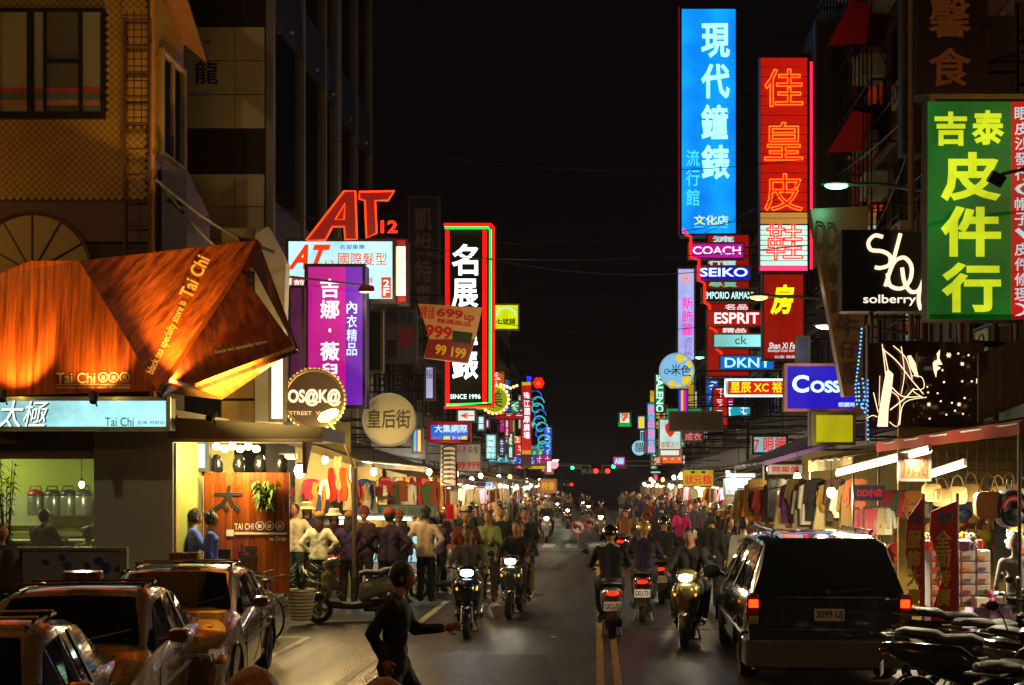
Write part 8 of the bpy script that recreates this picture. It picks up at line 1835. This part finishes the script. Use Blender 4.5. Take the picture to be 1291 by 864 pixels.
crowd(30, 48, 75, -4.7, -2.2, 7, 'far down the left stall row', True); crowd(36, 48, 75, 1.9, 4.4, 8, 'far down the right stall row', True); crowd(14, 75, 118, -4.4, -1.8, 9, 'at the far left end of the market street', True); crowd(16, 75, 118, 1.6, 4.4, 19, 'at the far right end of the market street', True)
# far scooters amid the crowd
for k, (x, d) in enumerate(((3.0, 42), (2.2, 47), (3.6, 55))): 
    pass

for o in (tx, t1, t2): o.scale = (.97, .97, .945)
# more small lit bulbs strung along both rows, too small to light anything much
for k in range(46):
    sg = -1 if k % 2 else 1; d = 31+k*1.75; x = sg*(3.9+rnd.uniform(0, 1.6))
    bulb((x, d, 2.2+rnd.uniform(-.15, .55)), 0, TUNG, ['#ffb850', '#ffe0a0', '#fff4d8', '#ff9a40', '#e8ffe0'][k % 5], 16, .055+.0007*d, 'small bare bulb strung along the %s stall row, %s from us' % (nm[sg], numw[min(19, k//2)] if k < 40 else 'far'), 'small bulbs strung along the stall rows')
# small coloured signs stacked down both sides
wds = ['鞋', '服飾', '精品', '眼鏡', '髮型', '牛仔', '咖啡', '銀樓', '手機', '火鍋', '藥局', '書店', '皮包', '冰']
sc_ = [('#d01818', 'red'), ('#1858d8', 'blue'), ('#18a0b8', 'cyan'), ('#d8b010', 'yellow'), ('#c82090', 'magenta'), ('#d8e0e0', 'white'), ('#108850', 'green'), ('#e06010', 'orange')]
for k in range(44):
    sg = -1 if k % 2 else 1; d = 50+k*1.6; h, cn_ = sc_[(k*5+k//8) % 8]; xi = rnd.uniform(3.9, 5.8); z = rnd.uniform(3.3, 6.4); ver = rnd.random() < .6; wd, ht = (rnd.uniform(.5, .8), rnd.uniform(1.4, 2.8)) if ver else (rnd.uniform(1.0, 1.9), rnd.uniform(.5, .8))
    px = CX+sg*xi*F/d; hw = wd*F/d/2; py = CY-(z-EYE)*F/d; hh = ht*F/d; ink = '#ffffff' if cn_ not in ('white', 'yellow') else '#b01818'
    bx_ = (px-hw, py-hh, px+hw, py); sg_ = sign('shop_sign', 'small %s %s shop sign over the %s pavement, %s of its side' % (cn_, 'upright' if ver else 'wide', nm[sg], numw[min(19, k//2)] if k < 38 else 'farthest'), bx_, d, (h, rnd.uniform(.5, 1.1)), [], depth=.25, side=sg, sample=False, group='small shop signs down both sides')
    m = MB(); n = 4 if ver else 3; x0, z0 = sg*xi-wd/2, z       # rows of unreadable strokes, as they show at this distance
    for j in range(n):
        cx_, cz_ = (x0+wd/2, z0+ht*(j+.5)/n) if ver else (x0+wd*(j+.5)/n, z0+ht/2); q = .36*min(wd if ver else wd/n, ht/n if ver else ht)
        for u in range(4): m.obox((cx_+rnd.uniform(-.2, .2)*q, d-.145, cz_+(u-1.5)*q*.5), (q*rnd.uniform(.8, 1.9), .01, q*.17), (0, rnd.choice([0, 0, .5, 1.57, -.5]), 0))
    m.build('strokes', E(ink, 1.0), sg_)['kind'] = 'stuff'
# unlit upright signs and pipes on the near right fronts
for k, (x, d, z0, z1, h, s_) in enumerate(((6.3, 24.5, 8.6, 13.2, '#4a1410', '理髮'), (6.2, 33.5, 8.0, 14.5, '#2a2018', '旅社'), (6.4, 45, 6.5, 13, '#3a2424', '茶莊'), (6.3, 20.6, 8.4, 9.8, '#5a4a34', '補習'))):
    px = CX+x*F/d; hw = .45*F/d; sign('old_sign', 'old unlit upright sign high on the right hand fronts, %s of them' % numw[k], (px-hw, CY-(z1-EYE)*F/d, px+hw, CY-(z0-EYE)*F/d), d, (h, 0), [], depth=.3, side=1, group='old unlit signs on the right')
for k, (y, zt_) in enumerate(((27.7, 15), (37.7, 16), (21.5, 14), (24.8, 13))):
    m = MB(); m.tube((7.12, y, 3.5), (7.12, y, zt_), .05, .05, 8); m.path([(7.1, y+.2, 3.6), (7.05, y+.2, 8), (7.12, y+.5, 11), (7.1, y+.3, zt_)], .02, 5); tag(m.build('drainpipe', M('#6a3a34', .5, .2), None, 60), 'vertical drainpipe with a cable on the right hand fronts, %s of four' % numw[k], 'drainpipe', 'drainpipes on the right')
# more clutter on the near right stall: small hats, bags and boxes on the grid
for k in range(40):
    px, py = 1168+(k*37 % 124), 632+(k*23 % 62); d = 19.6; c_ = k % 6
    if k % 3: hat(['cap', 'bucket', 'knit'][k % 3], ['#c85a88', '#c8a040', '#c8b020', '#b8b8b0', '#8a1c1c', '#5a4a2a'][c_], P(px, py, d), ['pink', 'mustard', 'yellow', 'white', 'dark red', 'brown'][c_]+' '+['cap', 'bucket hat', 'knitted hat'][k % 3]+' pinned on the wire grid of the right stall', 'hats pinned on the wire grid', rnd.uniform(-.6, .6), 1.0, 1.0)
    else: bag('handbag', ['#c8a040', '#7a2a1c', '#2a2a2a'][k % 3 if k % 2 else (k//3) % 3], P(px, py-12, d), ['mustard', 'rust', 'black'][k % 3 if k % 2 else (k//3) % 3]+' small bag on the wire grid of the right stall', 'bags on the wire grid', .7)
# clothes, posters and lamps filling the clothes shop behind the mannequins
for k in range(11): garment(['shirt', 'coat', 'dress', 'shirt'][k % 4], ['#9a2030', '#c87a20', '#2a3c6a', '#c8c4b8', '#c85060', '#1c1c20', '#b8a878'][k % 7], P(392+k*7.5, 604+(k % 3)*4, 25.2), rnd.uniform(-.5, .5), 'high in the clothes shop behind the mannequins, %s from the left' % numw[k], .62)
for k in range(9): garment(['dress', 'shirt', 'coat'][k % 3], ['#7a3a1c', '#c8c4b8', '#9a2030', '#3a5a30'][k % 4], P(468+k*9.5, 606+(k % 2)*5, 28.4), rnd.uniform(-.6, .6), 'under the grey awning left of the zebra banner, %s along' % numw[k], .7)
# litter and patches on the road
for k, (x, y, sx, sy, ra) in enumerate(((-1.2, 15.5, 1.3, 2.6, .1), (1.7, 22, 1.6, 4.5, -.05), (-3.9, 21.5, 1.5, 1.1, .3), (3.4, 30, .9, 6, 0), (-2.0, 34, 2.2, 1.4, .1))):
    o = MB(); o.obox((0, 0, 0), (sx, sy, .004)); q = o.build('road_patch', M(['#0c0b0b', '#1c1a19'][k % 2], .5, 0, .3, 6, .5)); q.location = (x, y, .0035); q.rotation_euler = (0, 0, ra); q['kind'] = 'structure'
for k in range(26):
    m = MB(); s1 = rnd.uniform(.03, .08); m.obox((0, 0, 0), (s1, s1*1.4, .004), (.1, .1, 0)); q = m.build('litter', M(['#b8b0a0', '#8a7a60', '#a03020'][k % 3], .8)); q.location = (rnd.uniform(-5, 4.6), rnd.uniform(12, 40), .012); q.rotation_euler = (0, 0, rnd.uniform(0, 3)); tag(q, 'small scrap of %s paper litter lying on the road' % ['white', 'brown', 'red'][k % 3], 'litter', 'paper litter on the road')

# toys, purses and packets crowding the front of the right hand stalls
for k in range(70):
    px, py, d = 1168+(k*47 % 124), 700+(k*19 % 52), 14.7+(k*7 % 5)*.06; c_ = (k*5) % 6; kd = ['toy', 'box', 'shoe', 'bowl'][k % 4]; z = max(.8, P(px, py, d).z)
    if px > 1246: goods(kd, wh_[c_], (P(px, 0, d).x, 15.05+(k % 5)*.16, .8+(k % 3)*.13 if k % 3 == 0 else .8), '%s %s crowding the lavender table at the right edge' % (wn[c_], {'box': 'box', 'bowl': 'bowl', 'shoe': 'slipper', 'toy': 'soft toy'}[kd]), 'goods on the lavender table', .16)
    else: goods(kd, wh_[c_], (P(px, 0, d).x, 15.12+(k % 5)*.12, P(0, 693, 15.2).z), '%s %s standing on top of the white drawers' % (wn[c_], {'box': 'box', 'bowl': 'bowl', 'shoe': 'slipper', 'toy': 'soft toy'}[kd]), 'goods on top of the white drawers', .14)

# ================================================================ thin night air
hm = bpy.data.materials.new('haze'); hm.use_nodes = True
hm.node_tree.nodes.remove(hm.node_tree.nodes['Principled BSDF'])
pv = hm.node_tree.nodes.new('ShaderNodeVolumePrincipled'); pv.inputs['Density'].default_value = .00022; pv.inputs['Anisotropy'].default_value = .75; pv.inputs['Color'].default_value = (.95, .85, .88, 1)
hm.node_tree.links.new(pv.outputs[0], hm.node_tree.nodes['Material Output'].inputs['Volume'])
m = MB(); m.box(-160, 160, -70, 430, -1.2, 25); o = m.build('haze', hm); o['kind'] = 'stuff'
